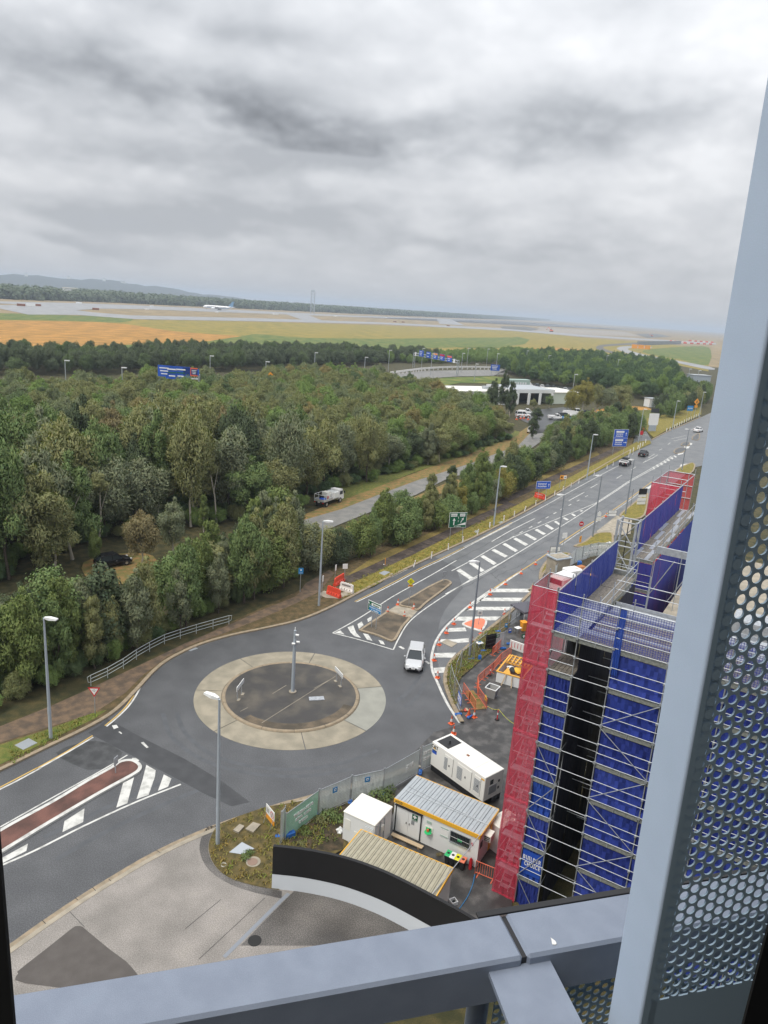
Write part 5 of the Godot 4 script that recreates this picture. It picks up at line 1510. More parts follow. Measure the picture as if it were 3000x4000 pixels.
		cbox(ld, Transform3D(Basis(), Vector3(0, 0.59, 0)), Vector3(0.31, 0.06, 0.53), 0.02)
		put("lid", ld, M[lids[k][0]] if k != 3 else M["orange_paving"], o)
		var hol := S()
		tube(hol, Vector3(0, 0.618, 0), Vector3(0, 0.626, 0), 0.085, 0.085, 12)
		put("opening", hol, M["black"], o)
	o = thing("timber_step", "long pale timber step below the first aid cabin's doors", "step", Q(2.73,0,-36.35), yaw_of(P(3.72,-35.96) - P(1.83,-36.98)))
	for k in 2:
		block(o, "plank", Vector3(0, 0.14, 0.14 * k - 0.07), Vector3(2.05, 0.05, 0.13), M["timber_pale"])
	for k in 2:
		block(o, "bearer", Vector3(-0.8 + 1.6 * k, 0.055, 0), Vector3(0.1, 0.11, 0.26), M["timber"])
	o = thing("gas_cylinder", "red gas cylinder by the corner of the first aid cabin", "cylinder", Q(6.27,0,-34.61))
	var gc := S()
	tube(gc, Vector3.ZERO, Vector3(0, 0.62, 0), 0.10, 0.10, 12)
	tube(gc, Vector3(0, 0.62, 0), Vector3(0, 0.72, 0), 0.10, 0.04, 12)
	put("bottle", gc, M["sign_red"], o)
	pipe(o, "valve", Vector3(0, 0.72, 0), Vector3(0, 0.8, 0), 0.02, M["hub"])
	var hose := S()
	var hp := []
	for q in smooth([P(6.49,-34.18),P(6.37,-33.66),P(6.21,-33.16),P(5.95,-32.54),P(5.67,-32.04),P(5.4,-31.62),P(5.06,-31.31)], 4):
		hp.append(v3(q, 0.035))
	path_tube(hose, hp, 0.02, 5)
	tag(put("hose", hose, M["sign_sky"]), "thin blue hose curving over the wet yard", "hose")
	o = thing("white_crate", "small white crate at the corner of the beige roofed cabin", "crate", Q(5.14,0,-32.02), 0.5)
	for q in [[Vector3(0, 0.1, 0.16), Vector3(0.36, 0.2, 0.04)], [Vector3(0, 0.1, -0.16), Vector3(0.36, 0.2, 0.04)], [Vector3(0.16, 0.1, 0), Vector3(0.04, 0.2, 0.28)], [Vector3(-0.16, 0.1, 0), Vector3(0.04, 0.2, 0.28)]]:
		block(o, "side", q[0], q[1], M["cabin_white"])
	block(o, "floor", Vector3(0, 0.02, 0), Vector3(0.28, 0.03, 0.28), M["black"])
	o = thing("rubbish_bag", "crumpled white bag on the grass beside the small white hut", "bag", Q(-1.22,0,-36.73))
	var bg := S()
	var rings := []
	for k in 6:
		var rr := []
		for i in 9:
			var a := TAU * i / 9.0
			var q: float = 0.22 * [0.7, 1.0, 1.05, 0.8, 0.45, 0.15][k] * (1.0 + 0.25 * sin(a * 3.0 + k * 1.7))
			rr.append(Vector3(cos(a) * q, 0.09 * k, sin(a) * q))
		rings.append(rr)
	loft(bg, rings)
	put("bag", bg, M["cabin_white"], o)

func canopy_wall() -> void:
	var o := thing("curved_wall", "curved free-standing wall, upper half black and lower half white, in front of the cabins", "wall")
	var p := smooth([Vector2(-4.47, -32.02), Vector2(-3.05, -31.95), Vector2(-1.6, -31.74), Vector2(-0.33, -31.42), Vector2(1.02, -30.9), Vector2(2.15, -30.32), Vector2(3.6, -29.45), Vector2(5.1, -28.5), Vector2(6.6, -27.4)], 5)
	var back := offset(p, -0.16)
	var front := offset(p, 0.0)
	for z in [["white_band", 0.0, 1.03, "wall_white"], ["black_band", 1.035, 2.75, "wall_black"]]:
		var s := S()
		var f2 := front if z[0] == "white_band" else offset(p, 0.012)
		kerb(s, f2, back, z[1], z[2])
		quad(s, v3(f2[0], z[1]), v3(back[0], z[1]), v3(back[0], z[2]), v3(f2[0], z[2]), v3(p[3], 1.0))
		put(z[0], s, M[z[3]], o)

# ---------- scaffolds ----------
const SO := Vector3(8.45, 0, -32.5)
const SU := Vector3(0.860, 0, 0.510)
const SV := Vector3(0.510, 0, -0.860)

func sc(u: float, v: float, h: float) -> Vector3:
	return SO + SU * u + SV * v + Vector3(0, h, 0)

# a sheet of netting hung between four corners, billowing a little
func net(o: Node, called: String, a: Vector3, b: Vector3, c: Vector3, d: Vector3, m: Material, sag := 0.06, nx := 14, ny := 6) -> MeshInstance3D:
	var s := S()
	var n := (b - a).cross(d - a).normalized()
	var at := func(i: int, j: int) -> Vector3:
		var u := float(i) / nx
		var v := float(j) / ny
		var p := a.lerp(b, u).lerp(d.lerp(c, u), v)
		var w := sin(PI * v) * (0.6 + 0.4 * sin(u * 9.0 + p.y * 1.7 + p.x)) + 0.5 * sin(u * 21.0 + p.y * 3.0) * (1.0 - v) + 0.22 * sin(u * 43.0 + v * 9.0 + p.x * 5.0)
		return p + n * sag * w
	var lu := (b - a).length()
	var lv := (d - a).length()
	for i in nx:
		for j in ny:
			var q := [at.call(i, j), at.call(i + 1, j), at.call(i + 1, j + 1), at.call(i, j + 1)]
			var nn: Vector3 = (q[2] - q[0]).cross(q[1] - q[0]).normalized()
			var uv := [Vector2(i, j), Vector2(i + 1, j), Vector2(i + 1, j + 1), Vector2(i, j + 1)]
			for k in [0, 1, 2, 0, 2, 3]:
				vert(s, q[k], nn, Vector2(uv[k].x / nx * lu, uv[k].y / ny * lv))
	return put(called, s, m, o)

func scaffolds() -> void:
	var g: Material = M["galvanised"]
	var top := 15.7
	var o := thing("stair_tower", "tall stair tower wrapped in red netting at the near end of the scaffold", "scaffold tower")
	for u in [-1.25, -0.06]:
		for v in [0.03, 2.35]:
			pipe(o, "standard", sc(u, v, 0), sc(u, v, 17.9), 0.03, g)
	for k in 18:
		var h := 0.7 + k
		pipe(o, "ledger", sc(-1.25, 0.03, h), sc(-0.06, 0.03, h), 0.022, g)
		pipe(o, "ledger", sc(-1.25, 2.35, h), sc(-0.06, 2.35, h), 0.022, g)
		pipe(o, "ledger", sc(-1.25, 0.03, h), sc(-1.25, 2.35, h), 0.022, g)
		if k % 2 == 0 and h < 16.0:
			for e in [0.0, 0.5]:
				pipe(o, "stair_string", sc(-1.05 + e, 0.35, h - 0.7), sc(-1.05 + e, 2.1, h + 1.0), 0.035, g)
			for t in 7:
				block(o, "tread", sc(-0.8, 0.5 + 0.25 * t, h - 0.55 + 0.245 * t), Vector3(0.5, 0.03, 0.22), g, yaw_of(Vector2(SU.x, SU.z)))
			block(o, "landing", sc(-0.65, 0.25, h + 0.95), Vector3(1.1, 0.04, 0.5), g, yaw_of(Vector2(SU.x, SU.z)))
	for k in 5:
		var h1 := 17.7 - 3.9 * k
		var h0 := maxf(h1 - 3.9, 0.0)
		if h1 - h0 < 0.3:
			break
		var r: Material = M["net_red"]
		net(o, "net", sc(-1.30, -0.02, h0), sc(0.0, -0.02, h0), sc(0.0, -0.02, h1), sc(-1.30, -0.02, h1), r, 0.05)
		net(o, "net", sc(-1.30, 2.40, h0), sc(-1.30, -0.02, h0), sc(-1.30, -0.02, h1), sc(-1.30, 2.40, h1), r, 0.05)
		net(o, "net", sc(0.0, 2.40, h0), sc(-1.30, 2.40, h0), sc(-1.30, 2.40, h1), sc(0.0, 2.40, h1), r, 0.05)
		net(o, "net_seam", sc(-1.31, -0.045, h0 - 0.10), sc(0.0, -0.045, h0 - 0.10), sc(0.0, -0.045, h0 + 0.12), sc(-1.31, -0.045, h0 + 0.12), r, 0.03)
	o = thing("scaffold", "tube scaffold hung with blue netting facing the window", "scaffold")
	var us := [0.0, 1.2, 2.9, 5.3, 7.7, 10.1, 12.5, 14.9]
	var yw := yaw_of(Vector2(SU.x, SU.z))
	for i in us.size():
		pipe(o, "standard", sc(us[i], 0.0, 0), sc(us[i], 0.0, 17.9), 0.027, g)
		if i >= 2:
			pipe(o, "standard", sc(us[i], 1.35, 0), sc(us[i], 1.35, 17.4 if i > 3 else 17.0), 0.030, g)
	for k in 8:
		var h := top - 2.0 * k
		for i in us.size() - 1:
			var a: float = us[i]
			var b: float = us[i + 1]
			var open: bool = i == 1
			for e in ([0.0, 1.0] if open else [0.03, 0.55, 1.05]):
				pipe(o, "ledger", sc(a, -0.03, h + e), sc(b, -0.03, h + e), 0.020, g)
			if k == 0:
				pipe(o, "ledger", sc(a, -0.03, h + 1.55), sc(b, -0.03, h + 1.55), 0.020, g)
				pipe(o, "ledger", sc(a, -0.03, h + 2.0), sc(b, -0.03, h + 2.0), 0.020, g)
			if not open or k == 0:
				block(o, "toe_board", sc((a + b) / 2.0, 0.02, h - 0.14), Vector3(b - a - 0.1, 0.22, 0.03), M["toe_board"], yw)
				block(o, "toe_stud", sc((a + b) / 2.0, -0.01, h - 0.14), Vector3(0.03, 0.2, 0.03), g, yw)
			if not open and not (i == 0 and k == 0):
				net(o, "net", sc(a + 0.04, 0.05, h - 2.02), sc(b - 0.04, 0.05, h - 2.02), sc(b - 0.04, 0.05, h - 0.30), sc(a + 0.04, 0.05, h - 0.30), M[["net_blue", "net_blue_pale", "net_blue_deep"][(i * 5 + k * 2) % 3]] if not (i == 0 and k in [4, 6]) else M["net_bright"], -0.12)
			if i == 0 and k >= 3 or i == 2 and k >= 1:
				var up := (k % 2 == 1) == (i == 0)
				pipe(o, "brace", sc(a, -0.07, h - (0.1 if up else 1.9)), sc(b, -0.07, h - (1.9 if up else 0.1)), 0.020, g)
			if i > 0:
				pipe(o, "transom", sc(a, 0.0, h - 0.05), sc(a, 1.35, h - 0.05), 0.024, g)
			for q in [a]:
				block(o, "coupler", sc(q, -0.04, h), Vector3(0.11, 0.12, 0.10), g, yw)
				block(o, "coupler", sc(q, -0.04, h + 1.0), Vector3(0.10, 0.09, 0.10), g, yw)
	for i in us.size() - 1:
		var gap: float = 0.0
		net(o, "net", sc(us[i] + gap, 0.04, top + 0.05), sc(us[i + 1], 0.04, top + 0.05), sc(us[i + 1], 0.04, top + 2.0), sc(us[i] + gap, 0.04, top + 2.0), M["net_grid"], 0.04)
	net(o, "net_fold", sc(2.86, 0.0, top - 1.3), sc(3.22, -0.02, top - 1.3), sc(3.22, -0.02, top + 2.0), sc(2.86, 0.0, top + 2.0), M["net_bright"], 0.05)
	var ba := sc(0.08, -0.005, top - 2.0 * 6 - 1.75)
	var bn := S()
	quad(bn, ba, sc(1.14, -0.005, top - 13.75), sc(1.14, -0.005, top - 12.35), sc(0.08, -0.005, top - 12.35))
	put("banner", bn, M["banner_blue"], o)
	var bb := Basis(SU, Vector3.UP, -SV)
	text(o, "lettering", "BUILDER", 0.33, M["white_paint"], Transform3D(bb.scaled_local(Vector3(0.72, 1, 1)), sc(0.60, -0.02, top - 12.75)))
	text(o, "lettering", "CHOICE", 0.33, M["white_paint"], Transform3D(bb.scaled_local(Vector3(0.72, 1, 1)), sc(0.66, -0.02, top - 13.12)))
	for k in 5:
		var v0: float = [0.05, 2.65, 5.3, 7.95, 0.05][k]
		if k == 4:
			break
		for i in 5:
			block(o, "plank", sc(0.15 + 0.25 * i, v0 + 1.3, top - 0.03), Vector3(0.24, 0.05, 2.58), M["steel_sheet"] if k < 2 else M["deck_timber"], yw)
	for i in range(2, us.size() - 1):
		for q in 5:
			block(o, "plank", sc((us[i] + us[i + 1]) / 2.0, 0.2 + 0.26 * q, top - 0.03), Vector3(us[i + 1] - us[i] - 0.05, 0.05, 0.25), M["deck_timber"], yw)
	for q in 5:
		block(o, "plank", sc(2.05, 0.2 + 0.26 * q, top - 0.03), Vector3(1.6, 0.05, 0.25), M["steel_sheet"] if q > 2 else M["deck_timber"], yw)
	for q in 6:
		block(o, "plank", sc(0.12 + 0.2 * q, 1.2, top - 2.03), Vector3(0.18, 0.05, 2.3), M["deck_timber"], yw)
		block(o, "plank", sc(4.9, 4.1 + 0.26 * q, top - 0.05), Vector3(6.8, 0.05, 0.25), M["steel_sheet"], yw)
	for q in 10:
		block(o, "plank", sc(4.75, 1.55 + 0.255 * q, top - 0.03), Vector3(6.6, 0.05, 0.24), M["steel_sheet"] if q % 4 == 1 else M["deck_timber"], yw)
	for k in 8:
		for v in [2.4, 5.0]:
			pipe(o, "ledger", sc(1.42, v, 0.8 + 2.0 * k), sc(2.88, v, 0.8 + 2.0 * k), 0.02, g)
	block(o, "toe_board", sc(4.9, 4.0, top + 0.06), Vector3(6.8, 0.22, 0.04), M["steel_sheet"], yw)
	block(o, "toe_board", sc(4.9, 5.6, top + 0.06), Vector3(6.8, 0.22, 0.04), M["steel_sheet"], yw)
	var vs := [0.0, 2.65, 5.3, 7.95, 10.6]
	for i in vs.size():
		pipe(o, "standard", sc(0.0, vs[i], 0), sc(0.0, vs[i], 17.9), 0.027, g)
		if i > 0:
			pipe(o, "standard", sc(1.36, vs[i], 0), sc(1.36, vs[i], 17.0), 0.030, g)
		if i < 4:
			var va: float = vs[i]
			var vb: float = vs[i + 1]
			net(o, "net", sc(0.02, va, top - 0.1), sc(0.02, vb, top - 0.1), sc(0.02, vb, top + 2.0), sc(0.02, va, top + 2.0), M["net_blue"], 0.05)
			net(o, "net", sc(0.02, va, 0), sc(0.02, vb, 0), sc(0.02, vb, top - (2.1 if i == 0 else 0.1)), sc(0.02, va, top - (2.1 if i == 0 else 0.1)), M["net_dark"], 0.05)
			net(o, "net", sc(1.40, va, 0), sc(1.40, vb, 0), sc(1.40, vb, top - 0.2), sc(1.40, va, top - 0.2), M["net_dark"], 0.03)
			pipe(o, "ledger", sc(-0.03, va, top + 2.0), sc(-0.03, vb, top + 2.0), 0.03, g)
			if i > 0:
				for e in [0.5, 1.0]:
					pipe(o, "ledger", sc(1.36, va, top + e), sc(1.36, vb, top + e), 0.020, g)
				block(o, "toe_board", sc(1.40, (va + vb) / 2.0, top + 0.1), Vector3(0.03, 0.22, vb - va - 0.1), M["toe_board"], yw)
	for e in [0.5, 1.0]:
		pipe(o, "ledger", sc(0.0, 10.6, top + e), sc(1.36, 10.6, top + e), 0.020, g)
		pipe(o, "ledger", sc(1.36, 2.65, top + e), sc(8.0, 2.65, top + e), 0.020, g)
		pipe(o, "ledger", sc(1.36, 5.7, top + e + 0.3), sc(8.0, 5.7, top + e + 0.3), 0.020, g)
	for q in [3.0, 5.0, 7.0]:
		pipe(o, "standard", sc(q, 2.65, 0), sc(q, 2.65, top + 1.6), 0.03, g)
		pipe(o, "standard", sc(q, 5.7, 0), sc(q, 5.7, top + 1.9), 0.03, g)
	block(o, "toe_board", sc(0.68, 10.64, top + 0.1), Vector3(1.3, 0.25, 0.03), M["toe_board"], yw)
	o = thing("scaffold", "further tube scaffold with a blue net beyond the steel hoist mast", "scaffold")
	vs = [14.7, 17.35, 20.0, 22.65, 25.3, 27.95, 30.6]
	for i in vs.size():
		pipe(o, "standard", sc(0.05, vs[i], 0), sc(0.05, vs[i], 17.9), 0.027, g)
		pipe(o, "standard", sc(1.45, vs[i], 0), sc(1.45, vs[i], 17.0), 0.030, g)
		if i < 6:
			var va: float = vs[i]
			var vb: float = vs[i + 1]
			net(o, "net", sc(0.07, va, top - 1.2), sc(0.07, vb, top - 1.2), sc(0.07, vb, top + 2.0), sc(0.07, va, top + 2.0), M["net_blue"], 0.05)
			net(o, "net", sc(1.48, va, 0), sc(1.48, vb, 0), sc(1.48, vb, top - 0.2), sc(1.48, va, top - 0.2), M["net_blue"], 0.03)
			pipe(o, "ledger", sc(0.02, va, top + 2.0), sc(0.02, vb, top + 2.0), 0.03, g)
			for e in [0.5, 1.0]:
				pipe(o, "ledger", sc(1.45, va, top + e), sc(1.45, vb, top + e), 0.020, g)
			block(o, "toe_board", sc(1.48, (va + vb) / 2.0, top + 0.1), Vector3(0.03, 0.22, vb - va - 0.1), M["toe_board"], yw)
			for q in 5:
				block(o, "plank", sc(0.2 + 0.26 * q, (va + vb) / 2.0, top - 0.03), Vector3(0.25, 0.05, 2.6), M["deck_timber"] if (i + q) % 3 else M["steel_sheet"], yw)
	for k in 8:
		var h := top - 2.0 * k
		net(o, "net", sc(0.05, 14.66, h - 2.0), sc(1.45, 14.66, h - 2.0), sc(1.45, 14.66, h - 0.25), sc(0.05, 14.66, h - 0.25), M["net_blue"], 0.04)
		for e in [0.0, 0.5, 1.0]:
			pipe(o, "ledger", sc(0.05, 14.62, h + e), sc(1.45, 14.62, h + e), 0.020, g)
		block(o, "toe_board", sc(0.75, 14.66, h - 0.1), Vector3(1.35, 0.25, 0.03), M["toe_board"], yw)
	block(o, "steel_beam", sc(3.9, 14.4, 16.6), Vector3(4.6, 0.45, 0.16), M["steel_sheet"], yw)
	for k in 3:
		pipe(o, "brace", sc(1.6 + 1.2 * k, 14.0, 13.6), sc(2.8 + 1.2 * k, 14.0, 16.2), 0.03, g)
		pipe(o, "standard", sc(1.7 + 1.5 * k, 13.8, 0), sc(1.7 + 1.5 * k, 13.8, 17.0), 0.027, g)
		for e in 5:
			pipe(o, "ledger", sc(1.7 + 1.5 * k, 13.8, 8.2 + 2 * e), sc(3.2 + 1.5 * k, 13.8, 8.2 + 2 * e), 0.020, g)
	o = thing("stair_tower", "far wide tower wrapped in red netting beside the main road", "scaffold tower")
	for u in [-2.2, 0.0]:
		for v in [29.8, 33.1, 36.4]:
			pipe(o, "standard", sc(u, v, 0), sc(u, v, 18.2), 0.027, g)
	for k in 10:
		var h := 17.7 - 1.1 * k
		pipe(o, "ledger", sc(-2.2, 29.8, h), sc(0.0, 29.8, h), 0.03, g)
		pipe(o, "ledger", sc(-2.2, 36.4, h), sc(0.0, 36.4, h), 0.03, g)
		if k == 0:
			pipe(o, "ledger", sc(-2.2, 29.8, h), sc(-2.2, 36.4, h), 0.03, g)
			pipe(o, "ledger", sc(0.0, 29.8, h), sc(0.0, 36.4, h), 0.03, g)
			pipe(o, "ledger", sc(-2.2, 33.1, h), sc(0.0, 33.1, h), 0.03, g)
			pipe(o, "ledger", sc(-2.2, 33.1, h - 1.0), sc(0.0, 33.1, h - 1.0), 0.03, g)
	for k in 4:
		pipe(o, "brace", sc(-2.2, 29.8, 16.5 - 4.0 * k), sc(0.0, 29.8, 12.5 - 4.0 * k), 0.03, g)
	var rr: Material = M["net_red"]
	net(o, "net", sc(-2.25, 29.75, 0), sc(0.0, 29.75, 0), sc(0.0, 29.75, 17.7), sc(-2.25, 29.75, 17.7), rr, 0.08, 6, 12)
	net(o, "net", sc(-2.25, 36.4, 0), sc(-2.25, 29.75, 0), sc(-2.25, 29.75, 17.7), sc(-2.25, 36.4, 17.7), rr, 0.08, 10, 12)
	net(o, "net", sc(0.0, 36.45, 0), sc(-2.25, 36.45, 0), sc(-2.25, 36.45, 17.7), sc(0.0, 36.45, 17.7), rr, 0.08, 6, 12)
	o = thing("hoist_mast", "galvanised steel lattice hoist mast rising between the two blue nets", "mast")
	for a in [[-0.5, 12.1], [0.6, 12.1], [0.6, 13.2], [-0.5, 13.2]]:
		pipe(o, "chord", sc(a[0], a[1], 0), sc(a[0], a[1], 18.6), 0.075, M["steel_sheet"])
	for k in 12:
		var h := 18.5 - 1.5 * k
		var c := [[-0.5, 12.1], [0.6, 12.1], [0.6, 13.2], [-0.5, 13.2]]
		for i in 4:
			var a: Array = c[i]
			var b: Array = c[(i + 1) % 4]
			pipe(o, "strut", sc(a[0], a[1], h), sc(b[0], b[1], h), 0.045, M["steel_sheet"])
			if h > 1.5:
				pipe(o, "lattice", sc(a[0], a[1], h), sc(b[0], b[1], h - 1.5), 0.035, M["steel_sheet"])
	pipe(o, "cable", sc(0.05, 12.5, 12.0), sc(0.05, 12.5, 18.6), 0.03, M["black"])
	o = thing("terminal_building", "pale flat roofed building glimpsed through the holes of the perforated sheet", "building")
	block(o, "wall", sc(52.0, 8.0, 6.5), Vector3(56.0, 13.0, 100.0), M["shell"], yw)
	for k in 5:
		block(o, "roof", sc(30.0 + 11.0 * k, 8.0, 13.3 + 0.5 * (k % 2)), Vector3(10.8, 0.8, 99.0), M["roof_grey"] if k % 2 else M["concrete"], yw)
	for k in 6:
		block(o, "roof_unit", sc(29.0 + 7.0 * k, -6.0 + 5.0 * (k % 3), 15.2), Vector3(3.2, 2.4, 2.6), M["cabin_white"], yw)
	o = thing("building_shell", "unfinished concrete building inside the blue netted scaffolds", "building")
	block(o, "wall", sc(12.0, 15.2, 6.4), Vector3(18.0, 12.8, 27.0), M["shell"], yw)
	block(o, "roof_slab", sc(12.0, 15.2, 12.95), Vector3(18.4, 0.3, 27.4), M["concrete"], yw)
	for q in [[5.0, 8.0, 2.2, 1.2], [9.0, 6.0, 3.0, 2.0], [8.0, 11.5, 2.4, 1.6], [13.0, 9.0, 3.0, 2.4]]:
		block(o, "plant_box", sc(q[0], q[1], 13.1 + q[3] / 2.0), Vector3(q[2], q[3], q[2] * 0.8), M["steel_sheet"], yw)
	for k in 7:
		block(o, "roof_sheet", sc(3.6 + 1.5 * k, 3.2, 13.5 + 0.01 * k), Vector3(1.46, 0.06, 2.8), M["steel_sheet"] if k % 3 else M["deck_timber"], yw)


# ---------- temporary fences, barriers and clutter of the site ----------
# a temporary fence panel between two ground points; cloth: "" for bare wire
func fence_panel(a: Vector2, b: Vector2, label: String, cloth := "", words := [], h := 1.9, feet := "") -> Node3D:
	var d := b - a
	var L := d.length()
	var o := thing("temporary_fence", label, "fence panel", v3((a + b) / 2.0), yaw_of(d), "temporary fence panels")
	for x in [-L / 2.0 + 0.04, L / 2.0 - 0.04]:
		pipe(o, "post", Vector3(x, 0.0, 0), Vector3(x, h + 0.12, 0), 0.024, M["galvanised"])
	for y in [0.12, h]:
		pipe(o, "rail", Vector3(-L / 2.0 + 0.04, y, 0), Vector3(L / 2.0 - 0.04, y, 0), 0.020, M["galvanised"])
	var w := S()
	quad(w, Vector3(-L / 2.0 + 0.05, 0.13, 0), Vector3(L / 2.0 - 0.05, 0.13, 0), Vector3(L / 2.0 - 0.05, h, 0), Vector3(-L / 2.0 + 0.05, h, 0))
	put("wire_mesh", w, M["fence_wire"], o)
	if cloth:
		net(o, "shade_cloth", Vector3(-L / 2.0 + 0.06, 0.18, -0.03), Vector3(L / 2.0 - 0.06, 0.18, -0.03), Vector3(L / 2.0 - 0.06, h - 0.03, -0.03), Vector3(-L / 2.0 + 0.06, h - 0.03, -0.03), M[cloth], 0.03)
	for k in words.size():
		var q: Array = words[k]     # words, height, x, y, facing the road
		text(o, "lettering", q[0], q[1], M["white_paint"], Transform3D(Basis(Vector3.UP, PI), Vector3(q[2], q[3], -0.02)), true, 0.09)
	return o

func foot(at: Vector2, turn: float, label: String) -> void:
	var o := thing("fence_weight", label, "fence foot", v3(at, 0.0), turn, "blue fence feet")
	var s := S()
	cbox(s, Transform3D(Basis(), Vector3(0, 0.09, 0)), Vector3(0.56, 0.18, 0.24), 0.04)
	put("body", s, M["blue_plastic"], o)
	for x in [-0.15, 0.15]:
		var c := S()
		tube(c, Vector3(x, 0.18, 0), Vector3(x, 0.20, 0), 0.045, 0.045, 8)
		put("socket", c, M["black"], o)

func site_fences() -> void:
	var f: Array = [P(-4.33,-35.62),P(-2.65,-38),P(-0.79,-39.56),P(1.22,-40.5),P(3.58,-43.04)]
	fence_panel(f[0], f[1], "fence panel with green printed cloth above the blue water tank", "cloth_green", [["OVER-HEIGHT", 0.26, 0.1, 1.32], ["ONLY AVIA", 0.26, 0.1, 0.98], ["AIRPO", 0.26, 0.1, 0.64]])
	fence_panel(f[1], f[2], "grey cloth fence panel with a blue square badge, next to the green one", "cloth_grey")
	fence_panel(f[2], f[3], "grey cloth fence panel with a blue square badge, left of the word ending in NG", "cloth_grey")
	fence_panel(f[3], f[4], "grey cloth fence panel bearing the mirrored letters NG", "cloth_grey", [["NG", 0.5, 0.75, 1.05]])
	fence_panel(P(3.7,-43.24), P(4.56,-44.02), "short grey cloth fence panel beside the generator with mirrored writing", "cloth_grey", [["WE'RE", 0.3, 0.0, 1.35], ["ONCE", 0.3, 0.0, 0.9]])
	fence_panel(P(-4.56,-35.32), P(-4.37,-35.9), "fence panel seen end-on at the corner of the curved wall", "cloth_grey", [], 2.2)
	for k in [1, 2]:
		var mid: Vector2 = f[k].lerp(f[k + 1], 0.48)
		var bs := thing("fence_badge", ["blue square badge on the fence panel next to the green one", "blue square badge on the fence panel left of the letters NG"][k - 1], "badge", v3(mid, 1.45), yaw_of(f[k + 1] - f[k]), "blue badges on the fence")
		block(bs, "board", Vector3(0, 0, 0.02), Vector3(0.34, 0.36, 0.012), M["sign_sky"])
		block(bs, "symbol", Vector3(0, 0.02, 0.03), Vector3(0.16, 0.16, 0.008), M["white_paint"])
		block(bs, "symbol", Vector3(0, 0.02, 0.035), Vector3(0.09, 0.07, 0.008), M["sign_sky"])
	var ft := [P(-2.65,-38),P(-0.79,-39.56),P(1.23,-40.4),P(3.7,-43.11)]
	for k in 4:
		foot(ft[k], 1.4, ["blue plastic fence foot between the green and the grey cloth", "blue plastic fence foot under the second fence joint from the green cloth", "blue plastic fence foot where the letters NG begin", "blue plastic fence foot by the generator's end"][k])
	var o := thing("water_tank", "blue plastic water-filled weight standing on the grass behind the green cloth", "water weight", Q(-4.07,0,-36), 0.6)
	var s := S()
	cbox(s, Transform3D(Basis(), Vector3(0, 0.22, 0)), Vector3(0.62, 0.44, 0.30), 0.05)
	put("body", s, M["blue_plastic"], o)
	pipe(o, "handle", Vector3(-0.12, 0.47, 0), Vector3(0.12, 0.47, 0), 0.03, M["blue_plastic"])
	foot(P(-4.65,-36.01), 0.2, "blue plastic fence foot left of the blue water weight")
	var wire := [
		[P(7.04,-51.31), P(6.73,-53.45), "wire fence panel carrying a blue and white sign at the pedestrian entry"],
		[P(6.65,-53.44), P(6.5,-55.7), "bare wire fence panel beside the pedestrian entry sign panel"],
		[P(7.01,-56.25), P(7.62,-58.49), "bare wire fence panel on the bend of the kerb"],
		[P(7.67,-58.58), P(8.9,-60.45), "bare wire fence panel over the blue foot by the lamp post"],
		[P(9,-60.55), P(10.28,-62.62), "bare wire fence panel left of the black gate"],
		[P(12.15,-67.1), P(13.27,-68.83), "bare wire fence panel beside the grey gazebo"],
		[P(13.34,-68.96), P(14.41,-70.76), "bare wire fence panel behind the grey gazebo"]]
	for q in wire:
		fence_panel(q[0], q[1], q[2], "", [], 1.75)
	fence_panel(P(11.21,-62.87), P(12.18,-63.61), "white cloth gate panel right of the black gate", "cloth_grey", [], 1.6)
	fence_panel(P(14.41,-70.76), P(15.01,-71.83), "pale cloth fence panel left of the dark site doorway", "cloth_grey", [], 1.7)
	o = thing("site_gate", "black boarded gate at the pedestrian entry with a green sign beside it", "gate", v3((P(10.31,-62.53) + P(11.17,-63.05)) / 2.0), yaw_of(P(11.17,-63.05) - P(10.31,-62.53)))
	for k in 5:
		block(o, "board", Vector3(-0.48 + 0.24 * k, 0.82, 0), Vector3(0.225, 1.56, 0.05), M["black"])
	for k in 4:
		block(o, "batten", Vector3(0, 0.25 + 0.4 * k, 0.045), Vector3(1.15, 0.07, 0.04), M["dark_metal"])
	o = thing("site_board", "dark framed site doorway board with a blue notice near the red tower", "board", v3((P(14.86,-71.2) + P(15.46,-71.91)) / 2.0), yaw_of(P(15.46,-71.91) - P(14.86,-71.2)))
	block(o, "panel", Vector3(0, 0.75, 0), Vector3(0.8, 1.4, 0.06), M["black"])
	block(o, "notice", Vector3(0.2, 0.95, 0.05), Vector3(0.3, 0.5, 0.02), M["sign_sky"])
	o = thing("entry_sign", "blue and white site entry sign on the end fence panel", "sign", v3(P(7.01,-51.78), 0.95), yaw_of(P(7.04,-51.31) - P(6.73,-53.45)))
	block(o, "board", Vector3(0, 0, 0.05), Vector3(1.1, 0.75, 0.02), M["sign_blue"])
	for k in 3:
		tag(block(o, "symbol", Vector3(-0.34 + 0.34 * k, 0.1, 0.066), Vector3(0.2, 0.3, 0.01), M["white_paint"]), "", "")
		block(o, "symbol", Vector3(-0.34 + 0.34 * k, -0.22, 0.066), Vector3(0.26, 0.1, 0.01), M["white_paint"])
	o = thing("exit_sign", "small green sign with white lettering on the panel right of the black gate", "sign", v3(P(11.36,-62.99), 1.38), yaw_of(P(12.18,-63.61) - P(11.21,-62.87)))
	block(o, "board", Vector3(0, 0, 0.03), Vector3(0.42, 0.3, 0.015), M["sign_green"])
	block(o, "writing", Vector3(0, 0.05, 0.04), Vector3(0.3, 0.04, 0.008), M["white_paint"])
	block(o, "writing", Vector3(0, -0.05, 0.04), Vector3(0.3, 0.04, 0.008), M["white_paint"])
	o = thing("first_aid_board", "green board with a white figure beside the red tower", "sign", Q(14.22,0,-65.14), 0.2)
